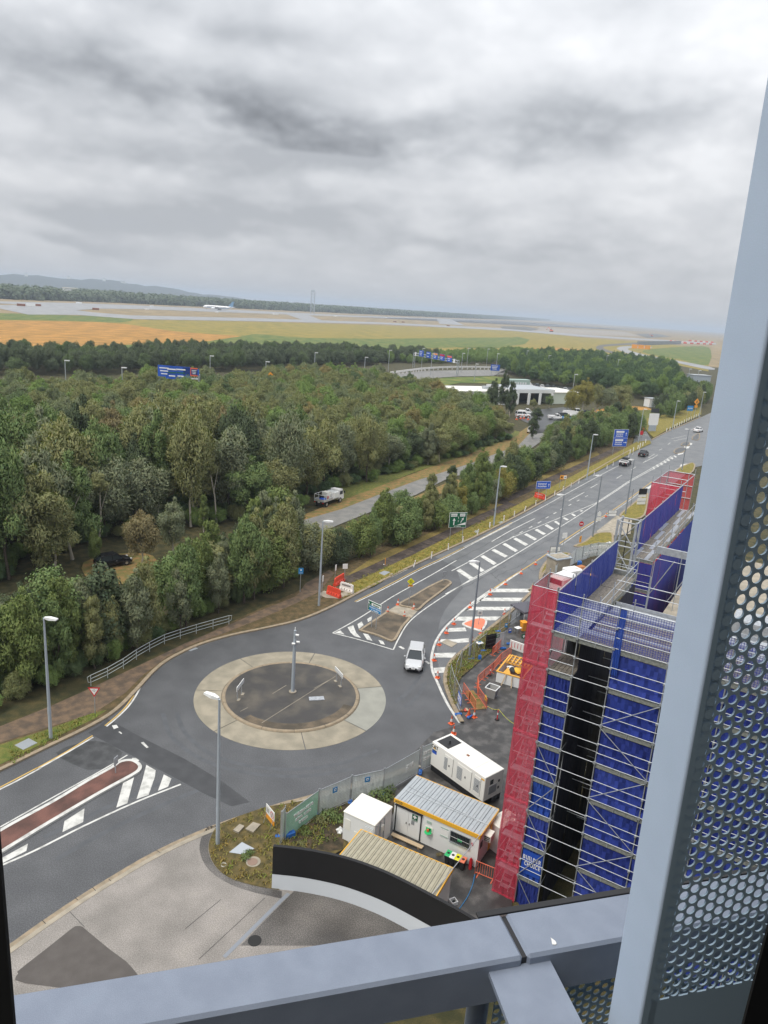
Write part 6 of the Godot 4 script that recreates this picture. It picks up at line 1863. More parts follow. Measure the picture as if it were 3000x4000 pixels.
	block(o, "board", Vector3(0, 0.55, 0), Vector3(0.42, 0.45, 0.02), M["sign_green"])
	block(o, "symbol", Vector3(0, 0.58, 0.014), Vector3(0.22, 0.1, 0.012), M["white_paint"])
	block(o, "symbol", Vector3(0, 0.54, 0.016), Vector3(0.1, 0.26, 0.012), M["white_paint"])
	pipe(o, "leg", Vector3(-0.15, 0, 0), Vector3(-0.15, 0.4, 0), 0.015, M["galvanised"])
	pipe(o, "leg", Vector3(0.15, 0, 0), Vector3(0.15, 0.4, 0), 0.015, M["galvanised"])
	for q in [[P(6.87,-50.88), 0.3, "blue fence foot at the near end of the pedestrian entry"], [P(8.78,-60.43), 0.3, "blue fence foot at the foot of the lamp post"], [P(10.11,-62.31), 0.2, "blue fence foot left of the black gate"], [P(12.03,-63.19), 0.2, "blue fence foot right of the black gate"], [P(12.78,-64.3), 0.3, "blue fence foot under the blue posters"], [P(12.03,-66.86), 0.2, "blue fence foot beside the gazebo"], [P(7.74,-50.66), 0.9, "blue fence foot lying behind the two orange cones"]]:
		foot(q[0], q[1], q[2])
	o = thing("water_weight", "upright blue plastic weight on the verge by the black wire fence", "water weight", Q(9.53,0,-60.46))
	var wb := S()
	cbox(wb, Transform3D(Basis(), Vector3(0, 0.25, 0)), Vector3(0.3, 0.5, 0.2), 0.04)
	put("body", wb, M["blue_plastic"], o)
	block(o, "cap", Vector3(0, 0.53, 0), Vector3(0.1, 0.06, 0.1), M["blue_plastic"])
	for q in [[P(12.78,-66.99), 0.75, "sign_sky", "pale blue poster hung on the fence by the gazebo"], [P(12.97,-65.76), 0.75, "sign_blue", "dark blue poster hung on the fence beside the tables"], [P(9.76,-63.02), 0.5, "sign_sky", "small blue poster on the wire fence left of the black gate"]]:
		o = thing("poster", q[3], "poster", v3(q[0], q[1]), 0.3)
		block(o, "sheet", Vector3.ZERO, Vector3(0.3, 0.44, 0.015), M[q[2]])
		block(o, "writing", Vector3(0, 0.06, 0.012), Vector3(0.2, 0.12, 0.008), M["white_paint"])
	var pb := [[P(7.53,-54.46), P(7.9,-53.11)], [P(7.93,-53.04), P(8.25,-51.75)], [P(8.69,-53.95), P(9.18,-52.08)], [P(8.81,-55.72), P(8.72,-54.03)], [P(8.85,-55.89), P(9.53,-57.03)], [P(9.58,-57.12), P(10.46,-58.5)], [P(10.51,-58.59), P(11.35,-60.29)], [P(11.4,-60.39), P(12.6,-62.05)], [P(10.79,-61.57), P(11.39,-62.61)], [P(11.45,-62.71), P(11.91,-63.56)], [P(6.5,-34.24), P(7.57,-33.72)]]
	var pl := ["left of the entry mat, far half", "left of the entry mat, near half", "right of the entry mat, with the yellow sign", "at the kink of the right-hand row", "first beyond the kink of the right-hand row", "second beyond the kink, by the red bollard", "third beyond the kink", "beside the yellow skip, reaching the red tower", "below the black gate, near half", "below the black gate, far half", "by the gas cylinder and the red tower"]
	for k in pb.size():
		var d: Vector2 = pb[k][1] - pb[k][0]
		var L := d.length()
		o = thing("pedestrian_barrier", "orange barred pedestrian barrier %s" % pl[k], "barrier", v3((pb[k][0] + pb[k][1]) / 2.0), yaw_of(d), "orange pedestrian barriers")
		for y in [0.14, 0.88]:
			pipe(o, "rail", Vector3(-L / 2.0, y, 0), Vector3(L / 2.0, y, 0), 0.022, M["mesh_orange"])
		var nb := int(L / 0.13)
		for i in nb + 1:
			var x := -L / 2.0 + L * i / nb
			pipe(o, "bar", Vector3(x, 0.14, 0), Vector3(x, 0.88, 0), 0.013 if i % nb else 0.022, M["mesh_orange"])
		for x in [-L * 0.35, L * 0.35]:
			block(o, "foot", Vector3(x, 0.02, 0), Vector3(0.05, 0.04, 0.5), M["mesh_orange"])
		for x in [-L / 2.0, L / 2.0]:
			pipe(o, "end_post", Vector3(x, 0.0, 0), Vector3(x, 0.9, 0), 0.022, M["mesh_orange"])
	o = thing("warning_sign", "yellow warning sign tied to the orange barrier beside the grey bin", "sign", v3(P(9.19,-52.72), 0.62), yaw_of(P(9.18,-52.08) - P(8.69,-53.95)))
	block(o, "board", Vector3(0, 0, 0.04), Vector3(0.34, 0.42, 0.015), M["sign_yellow"])
	block(o, "symbol", Vector3(0, 0.04, 0.05), Vector3(0.14, 0.14, 0.008), M["black"])
	o = thing("red_white_barrier", "white plastic barrier with a dark H pattern behind the yellow skip", "barrier", v3(P(13.35,-62.98)), yaw_of(P(13.78,-62.71) - P(12.92,-63.34)))
	var rw := S()
	cbox(rw, Transform3D(Basis(), Vector3(0, 0.45, 0)), Vector3(1.7, 0.9, 0.1), 0.03)
	put("body", rw, M["barrier_white"], o)
	for k in 5:
		block(o, "slot", Vector3(-0.65 + 0.32 * k, 0.5, 0.045), Vector3(0.06, 0.5, 0.02), M["sign_red"])

func site_clutter() -> void:
	var s := S()
	prism(s, [P(7.74,-54.72),P(8.44,-54.9),P(9.2,-52.16),P(8.21,-51.78),P(7.9,-53.18)], 0.012, 0.035)
	tag(put("entry_mat", s, M["dirt_track"]), "worn tan plywood mat between the orange barriers", "mat")
	var o: Node3D
	var a: Vector2 = P(10.66,-56.63)
	var b: Vector2 = P(12.42,-55.78)
	o = thing("skip", "white waste skip with yellow rim, loaded with yellow formwork", "skip", v3((a + b) / 2.0), yaw_of(b - a))
	var L := (b - a).length() + 0.3
	var D := 3.6
	var sides := [[Vector3(0, 0.5, 0), Vector3(L, 0.95, 0.06)], [Vector3(0, 0.5, -D), Vector3(L, 0.95, 0.06)], [Vector3(-L / 2.0, 0.5, -D / 2.0), Vector3(0.06, 0.95, D - 0.07)], [Vector3(L / 2.0, 0.5, -D / 2.0), Vector3(0.06, 0.95, D - 0.07)]]
	for q in sides:
		block(o, "side", q[0], q[1], M["cabin_white"])
	for q in sides:
		block(o, "rim", Vector3(q[0].x, 1.0, q[0].z), Vector3(q[1].x + (0.08 if q[1].x < 1 else 0.16), 0.07, q[1].z + 0.08 - (0.16 if q[1].z > 1 else 0.0)), M["timber_yellow"])
	block(o, "floor", Vector3(0, 0.08, -D / 2.0), Vector3(L - 0.1, 0.08, D - 0.1), M["rust"])
	var at := Transform3D(Basis(Vector3.UP, yaw_of(b - a)), v3((a + b) / 2.0))
	for k in 6:
		var fb := thing("formwork_beam", "yellow timber formwork beam stacked across the skip", "beam", at * Vector3(0.05 - L * 0.4 + L * 0.16 * k, 1.08, -2.75), yaw_of(b - a) + 0.05 * sin(k * 2.0), "yellow formwork beams in the skip")
		block(fb, "flange", Vector3(0, 0.07, 0), Vector3(0.11, 0.035, 1.5), M["timber_yellow"])
		block(fb, "web", Vector3(0, 0, 0), Vector3(0.04, 0.11, 1.5), M["timber_yellow"])
	for k in 3:
		var fb := thing("formwork_beam", "yellow timber beam lying crosswise under the stacked beams of the skip", "beam", at * Vector3(0, 0.95, -2.15 - 0.5 * k), yaw_of(b - a) + PI / 2, "yellow cross beams in the skip")
		block(fb, "flange", Vector3(0, 0, 0), Vector3(0.1, 0.1, L * 0.9), M["timber_yellow"])
	for k in 6:
		var fp := thing("pallet_board", "brown timber board of the pallet lying at the near end of the skip", "board", at * Vector3(0.15 + 0.11 * k - 0.1, 0.62, -0.75), yaw_of(b - a) + 0.25, "brown boards in the skip")
		block(fp, "board", Vector3.ZERO, Vector3(0.085, 0.03, 1.0), M["timber"])
	var tarp := thing("tarpaulin", "crumpled dark and yellow sheeting heaped in the middle of the skip", "sheeting", at * Vector3(-0.1, 0.72, -1.45))
	for k in 5:
		var t := S()
		var rg := []
		for i in 4:
			var r8 := []
			for j in 8:
				var an := TAU * j / 8.0
				var rr: float = [0.42, 0.36, 0.22, 0.05][i] * (0.7 + 0.12 * k) * (1.0 + 0.35 * sin(j * 2.3 + k))
				r8.append(Vector3(cos(an) * rr + 0.25 * sin(k * 2.0), 0.09 * i + 0.03 * k, sin(an) * rr + 0.2 * cos(k * 1.7)))
			rg.append(r8)
		loft(t, rg)
		put("sheet", t, M[["black", "timber_yellow", "cabin_white", "black", "yellow_trim"][k]], tarp)
	var chute := thing("yellow_chute", "yellow triangular metal sheet leaning over the skip's near edge", "metal sheet", at * Vector3(-0.28, 1.03, -0.1), yaw_of(b - a))
	var ct := S()
	tri(ct, Vector3(-0.35, 0, 0.15), Vector3(0.35, 0.0, 0.1), Vector3(-0.05, 0.42, -0.35))
	tri(ct, Vector3(-0.35, 0, 0.17), Vector3(0.35, 0.0, 0.12), Vector3(-0.05, 0.42, -0.33))
	put("sheet", ct, M["timber_yellow"], chute)
	for k in 2:
		var pk := thing("plank", ["pale plank leaning on the near side of the skip", "pale plank leaning on the skip beside the grey bin"][k], "plank", at * Vector3([0.28, -0.42][k], 0.5, 0.22), yaw_of(b - a))
		var ps := S()
		bxt(ps, Transform3D(Basis(Vector3.RIGHT, -0.22) * Basis(Vector3.BACK, [0.1, -0.25][k]), Vector3.ZERO), Vector3(0.09, 1.05, 0.04))
		put("plank", ps, M["timber_pale"], pk)
	o = thing("waste_bin", "open topped grey metal waste bin in front of the skip", "waste bin", Q(9.85,0,-54.12), yaw_of(P(10.22,-53.51) - P(9.41,-53.98)))
	var r0 := []
	for q in [[0.34, 0.0, 0.30], [0.46, 0.86, 0.46]]:
		r0.append([Vector3(-q[0], q[1], -q[2]), Vector3(q[0], q[1], -q[2]), Vector3(q[0], q[1], q[2]), Vector3(-q[0], q[1], q[2])])
	var bs := S()
	loft(bs, r0, false)
	put("body", bs, M["bin_grey"], o)
	var bi := S()
	flat_tris(bi, [Vector2(-0.38, -0.36), Vector2(0.38, -0.36), Vector2(0.38, 0.36), Vector2(-0.38, 0.36)], 0.3)
	put("floor", bi, M["dark_metal"], o)
	for q in [[Vector3(0, 0.87, 0.46), Vector3(0.98, 0.06, 0.06)], [Vector3(0, 0.87, -0.46), Vector3(0.98, 0.06, 0.06)], [Vector3(0.46, 0.87, 0), Vector3(0.06, 0.06, 0.86)], [Vector3(-0.46, 0.87, 0), Vector3(0.06, 0.06, 0.86)]]:
		block(o, "rim", q[0], q[1], M["cabin_white"])
	for q in [[Q(10.15,0,-57.78), "red and white bollard on a black base behind the orange barriers"], [Q(9.85,0,-50.61), "red and white bollard on a black base holding the bunting rope"]]:
		o = thing("bollard_post", q[1], "bollard", q[0], 0.0, "red bollards on black bases")
		var p1 := S()
		tube(p1, Vector3(0, 0.05, 0), Vector3(0, 0.85, 0), 0.045, 0.04, 10)
		put("post", p1, M["sign_red"], o)
		var p2 := S()
		tube(p2, Vector3.ZERO, Vector3(0, 0.06, 0), 0.2, 0.17, 14)
		put("base", p2, M["rubber"], o)
		var p3 := S()
		tube(p3, Vector3(0, 0.45, 0), Vector3(0, 0.62, 0), 0.048, 0.047, 10)
		put("band", p3, M["white_paint"], o)
	var rp := S()
	var r1: Vector3 = Q(9.12,0.75,-51.22)
	var r2: Vector3 = Q(9.91,0,-50.82)
	var r3: Vector3 = Q(10.93,0.8,-48.74)
	var pts := []
	for i in 9:
		var f := i / 8.0
		pts.append(r1.lerp(r2 + Vector3(0, 0.8, 0), f) - Vector3(0, 0.12 * sin(PI * f), 0))
	for i in range(1, 9):
		var f := i / 8.0
		pts.append((r2 + Vector3(0, 0.8, 0)).lerp(r3, f) - Vector3(0, 0.15 * sin(PI * f), 0))
	path_tube(rp, pts, 0.012, 5)
	var rope := tag(put("bunting_rope", rp, M["sign_yellow"]), "yellow and black bunting rope strung from the orange barrier past the red bollard", "rope")
	for i in [2, 4, 6, 10, 13, 15]:
		var fl := S()
		var c: Vector3 = pts[i]
		tri(fl, c, c + Vector3(0.09, -0.01, 0.02), c + Vector3(0.04, -0.14, 0.01))
		put("flag", fl, M["green_plastic"] if i > 8 else M["black"], rope)
	o = thing("gazebo", "dark grey pop-up gazebo partly behind the red tower", "gazebo", Q(15.12,0,-69.73), 0.5)
	for x in [-1.1, 1.1]:
		for z in [-1.1, 1.1]:
			pipe(o, "leg", Vector3(x, 0, z), Vector3(x, 1.75, z), 0.02, M["cabin_white"])
	var gz := S()
	for k in 4:
		var c := [Vector3(-1.15, 1.75, -1.15), Vector3(1.15, 1.75, -1.15), Vector3(1.15, 1.75, 1.15), Vector3(-1.15, 1.75, 1.15)]
		tri(gz, c[k], c[(k + 1) % 4], Vector3(0, 2.35, 0), Vector3.ZERO)
		quad(gz, c[k], c[(k + 1) % 4], c[(k + 1) % 4] - Vector3(0, 0.2, 0), c[k] - Vector3(0, 0.2, 0), Vector3(0, 1.6, 0))
	put("canopy", gz, M["tent_grey"], o)
	o = thing("wheelie_bin", "orange yellow wheelie bin under the gazebo", "bin", Q(14.62,0,-67.63), 0.4)
	var wbn := S()
	loft(wbn, [[Vector3(-0.2, 0.05, -0.2), Vector3(0.2, 0.05, -0.2), Vector3(0.2, 0.05, 0.2), Vector3(-0.2, 0.05, 0.2)], [Vector3(-0.28, 0.95, -0.3), Vector3(0.28, 0.95, -0.3), Vector3(0.28, 0.95, 0.3), Vector3(-0.28, 0.95, 0.3)]])
	put("body", wbn, M["sign_orange"], o)
	block(o, "lid", Vector3(0, 0.98, 0), Vector3(0.62, 0.06, 0.66), M["sign_orange"])
	for q in [[Q(13.98,0,-67.09), "cabin_white", "white table top on thin legs beside the orange bin"], [Q(9.76,0,-63.02), "white_paint", "small white table behind the wire fence left of the black gate"]]:
		o = thing("table", q[2], "table", q[0], 0.6)
		block(o, "top", Vector3(0, 0.55, 0), Vector3(0.62, 0.03, 0.5), M[q[1]])
		for x in [-0.26, 0.26]:
			for z in [-0.2, 0.2]:
				pipe(o, "leg", Vector3(x, 0, z), Vector3(x, 0.54, z), 0.015, M["galvanised"])
	o = thing("timber_offcut", "brown timber offcuts and red plastic lying behind the entry sign panel", "timber", Q(7.4,0,-51.7), 0.4)
	for k in 4:
		var ob := block(o, "board", Vector3(0.1 * k - 0.15, 0.04 + 0.03 * k, 0.05 * k), Vector3(0.7 - 0.1 * k, 0.03, 0.16), M[["timber", "rust", "barrier_red", "timber_pale"][k]])
		ob.rotate_y(0.5 * k)
	ground("bare_earth", [P(23.7,-87.94),P(24.95,-89.96),P(28.13,-93.09),P(29.88,-93.48),P(28.45,-88.95),P(25.5,-85.01),P(22.93,-84.48)], 0.02, "soil", 2)
	for k in 5:
		var tb := thing("timber_stack_board", "orange brown board stacked in the fenced earth plot", "board", v3(P(24.55,-87), 0.14 + 0.09 * k) + Vector3(0.1 * sin(k * 3.0), 0, 0), yaw_of(P(26.02,-87.87) - P(23.44,-86.76)) + 0.06 * k, "boards stacked in the earth plot")
		block(tb, "board", Vector3.ZERO, Vector3(3.2 - 0.2 * k, 0.07, 1.2 - 0.12 * k), M["timber_rust"])
	for k in 6:
		var pl := thing("pallet_plank", "pale pallet slat in front of the orange brown boards", "slat", v3(P(24.71,-85.65), 0.3) + Vector3(0.30 * k, 0, 0.15 * k), yaw_of(P(26.02,-87.87) - P(23.44,-86.76)) + PI / 2, "pallet slats in the earth plot")
		block(pl, "slat", Vector3.ZERO, Vector3(1.3, 0.04, 0.16), M["timber_yellow"])
	o = thing("water_weight", "blue plastic weight inside the fenced earth plot", "water weight", Q(25.31,0,-89.15))
	var wb := S()
	cbox(wb, Transform3D(Basis(), Vector3(0, 0.3, 0)), Vector3(0.5, 0.6, 0.5), 0.06)
	put("body", wb, M["blue_plastic"], o)
	block(o, "cap", Vector3(0, 0.64, 0), Vector3(0.16, 0.08, 0.16), M["blue_plastic"])
	var fp: Array = [P(20.7,-82.72),P(22.13,-85.12),P(23.3,-87.01),P(24.84,-89.93),P(26.22,-91.56),P(27.4,-92.62),P(28.65,-93.52),P(29.97,-93.82),P(31.16,-94.4)]
	for k in fp.size() - 1:
		var w := []
		if k == 4:
			w = [["NG", 0.6, 0.0, 0.7]]
		if k == 5:
			w = [["DELIVERI", 0.6, 0.0, 1.3], ["MORE PARKI", 0.5, 0.0, 0.7]]
		if k == 6:
			w = [["WE'RE", 0.6, 0.0, 1.3]]
		fence_panel(fp[k], fp[k + 1], ["pale cloth fence panel nearest the kiosk roof", "pale cloth fence panel second from the kiosk roof", "pale cloth fence panel third from the kiosk roof", "pale cloth fence panel at the corner left of the mirrored writing", "grey cloth fence panel at the left end of the mirrored writing", "grey cloth fence panel with the longest mirrored writing", "grey cloth fence panel with the mirrored start of the writing", "grey cloth fence panel right of the writing, by the blue net"][k], "cloth_grey", w)
	o = thing("kiosk", "small concrete kiosk with a framed pale roof beside the grass", "kiosk", Q(21.48,0,-84.71), yaw_of(P(22.51,-86.01) - P(21,-85.15)))
	block(o, "wall", Vector3(0, 1.2, 0), Vector3(2.2, 2.4, 1.7), M["concrete"])
	block(o, "roof", Vector3(0, 2.46, 0), Vector3(2.5, 0.14, 2.0), M["lamp_grey"])
	block(o, "roof_panel", Vector3(0, 2.55, 0), Vector3(2.0, 0.05, 1.5), M["concrete"])
	o = thing("white_tank", "white boxy tank roof beside the kiosk, behind the red tower", "tank", Q(22.58,0,-82.08), yaw_of(P(22.51,-86.01) - P(21,-85.15)))
	var tk := S()
	cbox(tk, Transform3D(Basis(), Vector3(0, 1.0, 0)), Vector3(2.0, 2.0, 1.5), 0.12)
	put("body", tk, M["cabin_white"], o)
	block(o, "lid", Vector3(0.2, 2.05, 0), Vector3(0.8, 0.1, 0.7), M["cabin_cream"])
	o = thing("truck_cab", "pale red truck cab roof seen through the red netting", "truck", Q(20.94,0,-79.55), yaw_of(P(22.83,-82.38) - P(20.02,-79.37)))
	var tc := S()
	cbox(tc, Transform3D(Basis(), Vector3(0, 1.2, 0)), Vector3(3.0, 1.7, 1.9), 0.2)
	put("body", tc, M["cabin_white"], o)
	block(o, "windscreen", Vector3(-1.51, 1.5, 0), Vector3(0.03, 0.6, 1.5), M["glass_dark"])
	for x in [-1.0, 0.9]:
		var wl := S()
		tube(wl, Vector3(x, 0.38, -0.95), Vector3(x, 0.38, 0.95), 0.38, 0.38, 14)
		put("wheels", wl, M["rubber"], o)
	o = thing("sign_stand", "orange and white sign stand forbidding pedestrians beside the kerb", "sign stand", Q(-5.37,0,-36.8), yaw_of(P(-5.08,-36.69) - P(-5.82,-37.66)))
	block(o, "board", Vector3(-0.26, 1.02, 0), Vector3(0.5, 0.6, 0.03), M["white_paint"])
	block(o, "board", Vector3(0.25, 1.02, 0), Vector3(0.5, 0.6, 0.03), M["white_paint"])
	block(o, "board", Vector3(0, 0.55, 0), Vector3(1.02, 0.3, 0.03), M["sign_orange"])
	var nr := S()
	for i in 16:
		var a0 := TAU * i / 16.0
		var a1 := TAU * (i + 1) / 16.0
		quad(nr, Vector3(0.25 + cos(a0) * 0.21, 1.02 + sin(a0) * 0.21, 0.02), Vector3(0.25 + cos(a1) * 0.21, 1.02 + sin(a1) * 0.21, 0.02), Vector3(0.25 + cos(a1) * 0.16, 1.02 + sin(a1) * 0.16, 0.02), Vector3(0.25 + cos(a0) * 0.16, 1.02 + sin(a0) * 0.16, 0.02))
	put("red_ring", nr, M["sign_red"], o)
	block(o, "figure", Vector3(0.25, 1.02, 0.02), Vector3(0.07, 0.24, 0.01), M["black"])
	for k in 3:
		block(o, "writing", Vector3(-0.27, 1.12 - 0.1 * k, 0.02), Vector3(0.34, 0.03, 0.01), M["dark_metal"])
	for x in [-0.4, 0.4]:
		pipe(o, "leg", Vector3(x, 0, 0.25), Vector3(x, 0.9, 0.0), 0.015, M["galvanised"])
		pipe(o, "leg", Vector3(x, 0, -0.25), Vector3(x, 0.9, 0.0), 0.015, M["galvanised"])
	for q in [["pit_cover", [P(-7.24,-34.37),P(-6.7,-35.24),P(-5.91,-34.8),P(-6.51,-34.29)], 0.15, "galvanised", "pale square steel pit cover on the garden bed"], ["pit_cover", [P(-6.72,-36.29),P(-6.39,-36.91),P(-5.91,-36.77),P(-6.21,-36.06)], 0.20, "concrete", "small framed pit lid nearest the no-pedestrian sign stand"], ["concrete_block", [P(-7.39,-36.08),P(-7.12,-36.62),P(-6.81,-36.47),P(-7.04,-35.9)], 0.24, "concrete", "small pale concrete block beside the framed pit lid"], ["pit_cover", [P(-23.47,-42.77),P(-22.95,-43.66),P(-22.15,-43.21),P(-22.68,-42.33)], 0.14, "galvanised", "pale square pit cover on the grass by the left street lamp"], ["pit_cover", [P(-0.09,-80.77),P(0.52,-81.68),P(1.25,-81.41),P(0.58,-80.14)], 0.13, "galvanised", "grey green square pit cover on the grass verge"], ["pit_cover", [P(1.11,-80.61),P(1.43,-81.09),P(1.71,-80.73),P(1.35,-80.15)], 0.13, "concrete", "small white cover beside the square one on the grass verge"], ["drain_cover", [P(-16.28,-58.36),P(-15.81,-59.04),P(-15.42,-58.8),P(-15.9,-58.21)], 0.03, "galvanised", "flat drain lid at the kerb below the handrail"], ["island_hatch", [P(-4.83,-51.67),P(-3.7,-51.95),P(-3.57,-51.43),P(-4.73,-51.15)], 0.19, "steel_sheet", "flat white rectangular hatch on the roundabout island"], ["pit_cover", [P(12.93,-100.63),P(13.51,-101.53),P(13.79,-100.84),P(13.2,-100.03)], 0.13, "galvanised", "dark pit cover on the verge under the second white post"], ["pit_cover", [P(31.28,-99.45),P(32.3,-100.4),P(32.47,-99.66),P(31.54,-98.82)], 0.14, "cabin_white", "white cover on the grass beside the hoist mast"], ["pit_cover", [P(17.07,-106.21),P(17.76,-107.22),P(18.05,-106.63),P(17.4,-105.73)], 0.13, "galvanised", "dark pit cover on the verge at the foot of the street lamp"]]:
		var pc := S()
		prism(pc, q[1], 0.0, q[2])
		tag(put(q[0], pc, M[q[3]]), q[4], "cover")
	var mc := P(-5.78,-33.8)
	o = thing("round_manhole", "round brown manhole with a pale concrete collar on the garden bed", "manhole cover", v3(mc))
	var m1 := S()
	tube(m1, Vector3(0, 0.12, 0), Vector3(0, 0.145, 0), 0.40, 0.40, 20)
	put("collar", m1, M["concrete"], o)
	var m2 := S()
	tube(m2, Vector3(-0.04, 0.145, 0.02), Vector3(-0.04, 0.16, 0.02), 0.28, 0.28, 20)
	put("lid", m2, M["rust_pale"], o)
	o = thing("riser_pipe", "small white pipe ring at the garden bed's edge", "pipe", Q(-7.32,0,-33.39))
	var rg2 := S()
	tube(rg2, Vector3(0, 0.1, 0), Vector3(0, 0.2, 0), 0.14, 0.14, 14, false)
	put("ring", rg2, M["cabin_cream"], o)
	var tuft := crown(951, [[Vector3(0, 0.16, 0), Vector3(0.38, 0.22, 0.3)], [Vector3(0.3, 0.12, 0.1), Vector3(0.25, 0.18, 0.25)]], 420, 0.09, true)
	for q in [[Q(-6.24,0,-34.14), 1.1, "leaf_green", "low spreading plant in front of the pale pit cover"], [Q(-3.23,0,-36.37), 1.2, "leaf_fresh", "low green plant on the soil right of the blue water weight"], [Q(-1.87,0,-37.85), 1.8, "leaf_green", "weedy patch against the grey cloth fence"], [Q(-2.34,0,-37.42), 1.3, "leaf_olive", "low weeds below the second fence panel"], [Q(0.94,0,-40.17), 1.8, "leaf_green", "weeds along the fence behind the small white hut"], [Q(1.58,0,-40.75), 1.4, "leaf_green", "weeds behind the grey cabin's back corner"], [Q(4.65,0,-35.47), 0.5, "leaf_brown", "small dry brown plant left of the four bins"], [Q(-3.31,0,-35.45), 0.8, "leaf_olive", "small weed on the bare soil near the curved wall"]]:
		var pt := thing("low_plant", q[3], "plant", q[0], q[1] * 7.0)
		pt.scale = Vector3.ONE * q[1]
		putm("foliage", tuft, M[q[2]], pt)


# ---------- street lamps ----------
func make_lamp(h: float, arm: float, label: String, at: Vector3, turn: float, m := "lamp_grey") -> Node3D:
	var o := thing("street_lamp", label, "street lamp", at, turn, "street lamps")
	var s := S()
	tube(s, Vector3(0, 0.04, 0), Vector3(0, h * 0.5, 0), 0.125, 0.10, 10)
	tube(s, Vector3(0, h * 0.5, 0), Vector3(0, h, 0), 0.10, 0.06, 10)
	put("pole", s, M[m], o)
	var b := S()
	tube(b, Vector3.ZERO, Vector3(0, 0.05, 0), 0.24, 0.24, 12)
	put("base_plate", b, M["galvanised"], o)
	pipe(o, "door_band", Vector3(0, 2.0, 0), Vector3(0, 2.5, 0), 0.122, M[m])
	pipe(o, "arm", Vector3(-0.05, h - 0.02, 0), Vector3(arm * 0.5, h + 0.03, 0), 0.04, M[m])
	var l := S()
	loft(l, [[Vector3(0.05, h - 0.03, -0.07), Vector3(0.05, h - 0.03, 0.07), Vector3(0.05, h + 0.09, 0.07), Vector3(0.05, h + 0.09, -0.07)],
		[Vector3(arm * 0.45, h - 0.05, -0.17), Vector3(arm * 0.45, h - 0.05, 0.17), Vector3(arm * 0.45, h + 0.13, 0.14), Vector3(arm * 0.45, h + 0.13, -0.14)],
		[Vector3(arm, h - 0.01, -0.14), Vector3(arm, h - 0.01, 0.14), Vector3(arm, h + 0.08, 0.11), Vector3(arm, h + 0.08, -0.11)]])
	put("lantern", l, M["lamp_head"], o)
	var g := S()
	loft(g, [[Vector3(arm * 0.3, h - 0.07, -0.12), Vector3(arm * 0.3, h - 0.07, 0.12), Vector3(arm * 0.3, h - 0.04, 0.12), Vector3(arm * 0.3, h - 0.04, -0.12)], [Vector3(arm * 0.9, h - 0.05, -0.10), Vector3(arm * 0.9, h - 0.05, 0.10), Vector3(arm * 0.9, h - 0.01, 0.10), Vector3(arm * 0.9, h - 0.01, -0.10)]])
	put("lamp_glass", g, M["lens"], o)
	return o

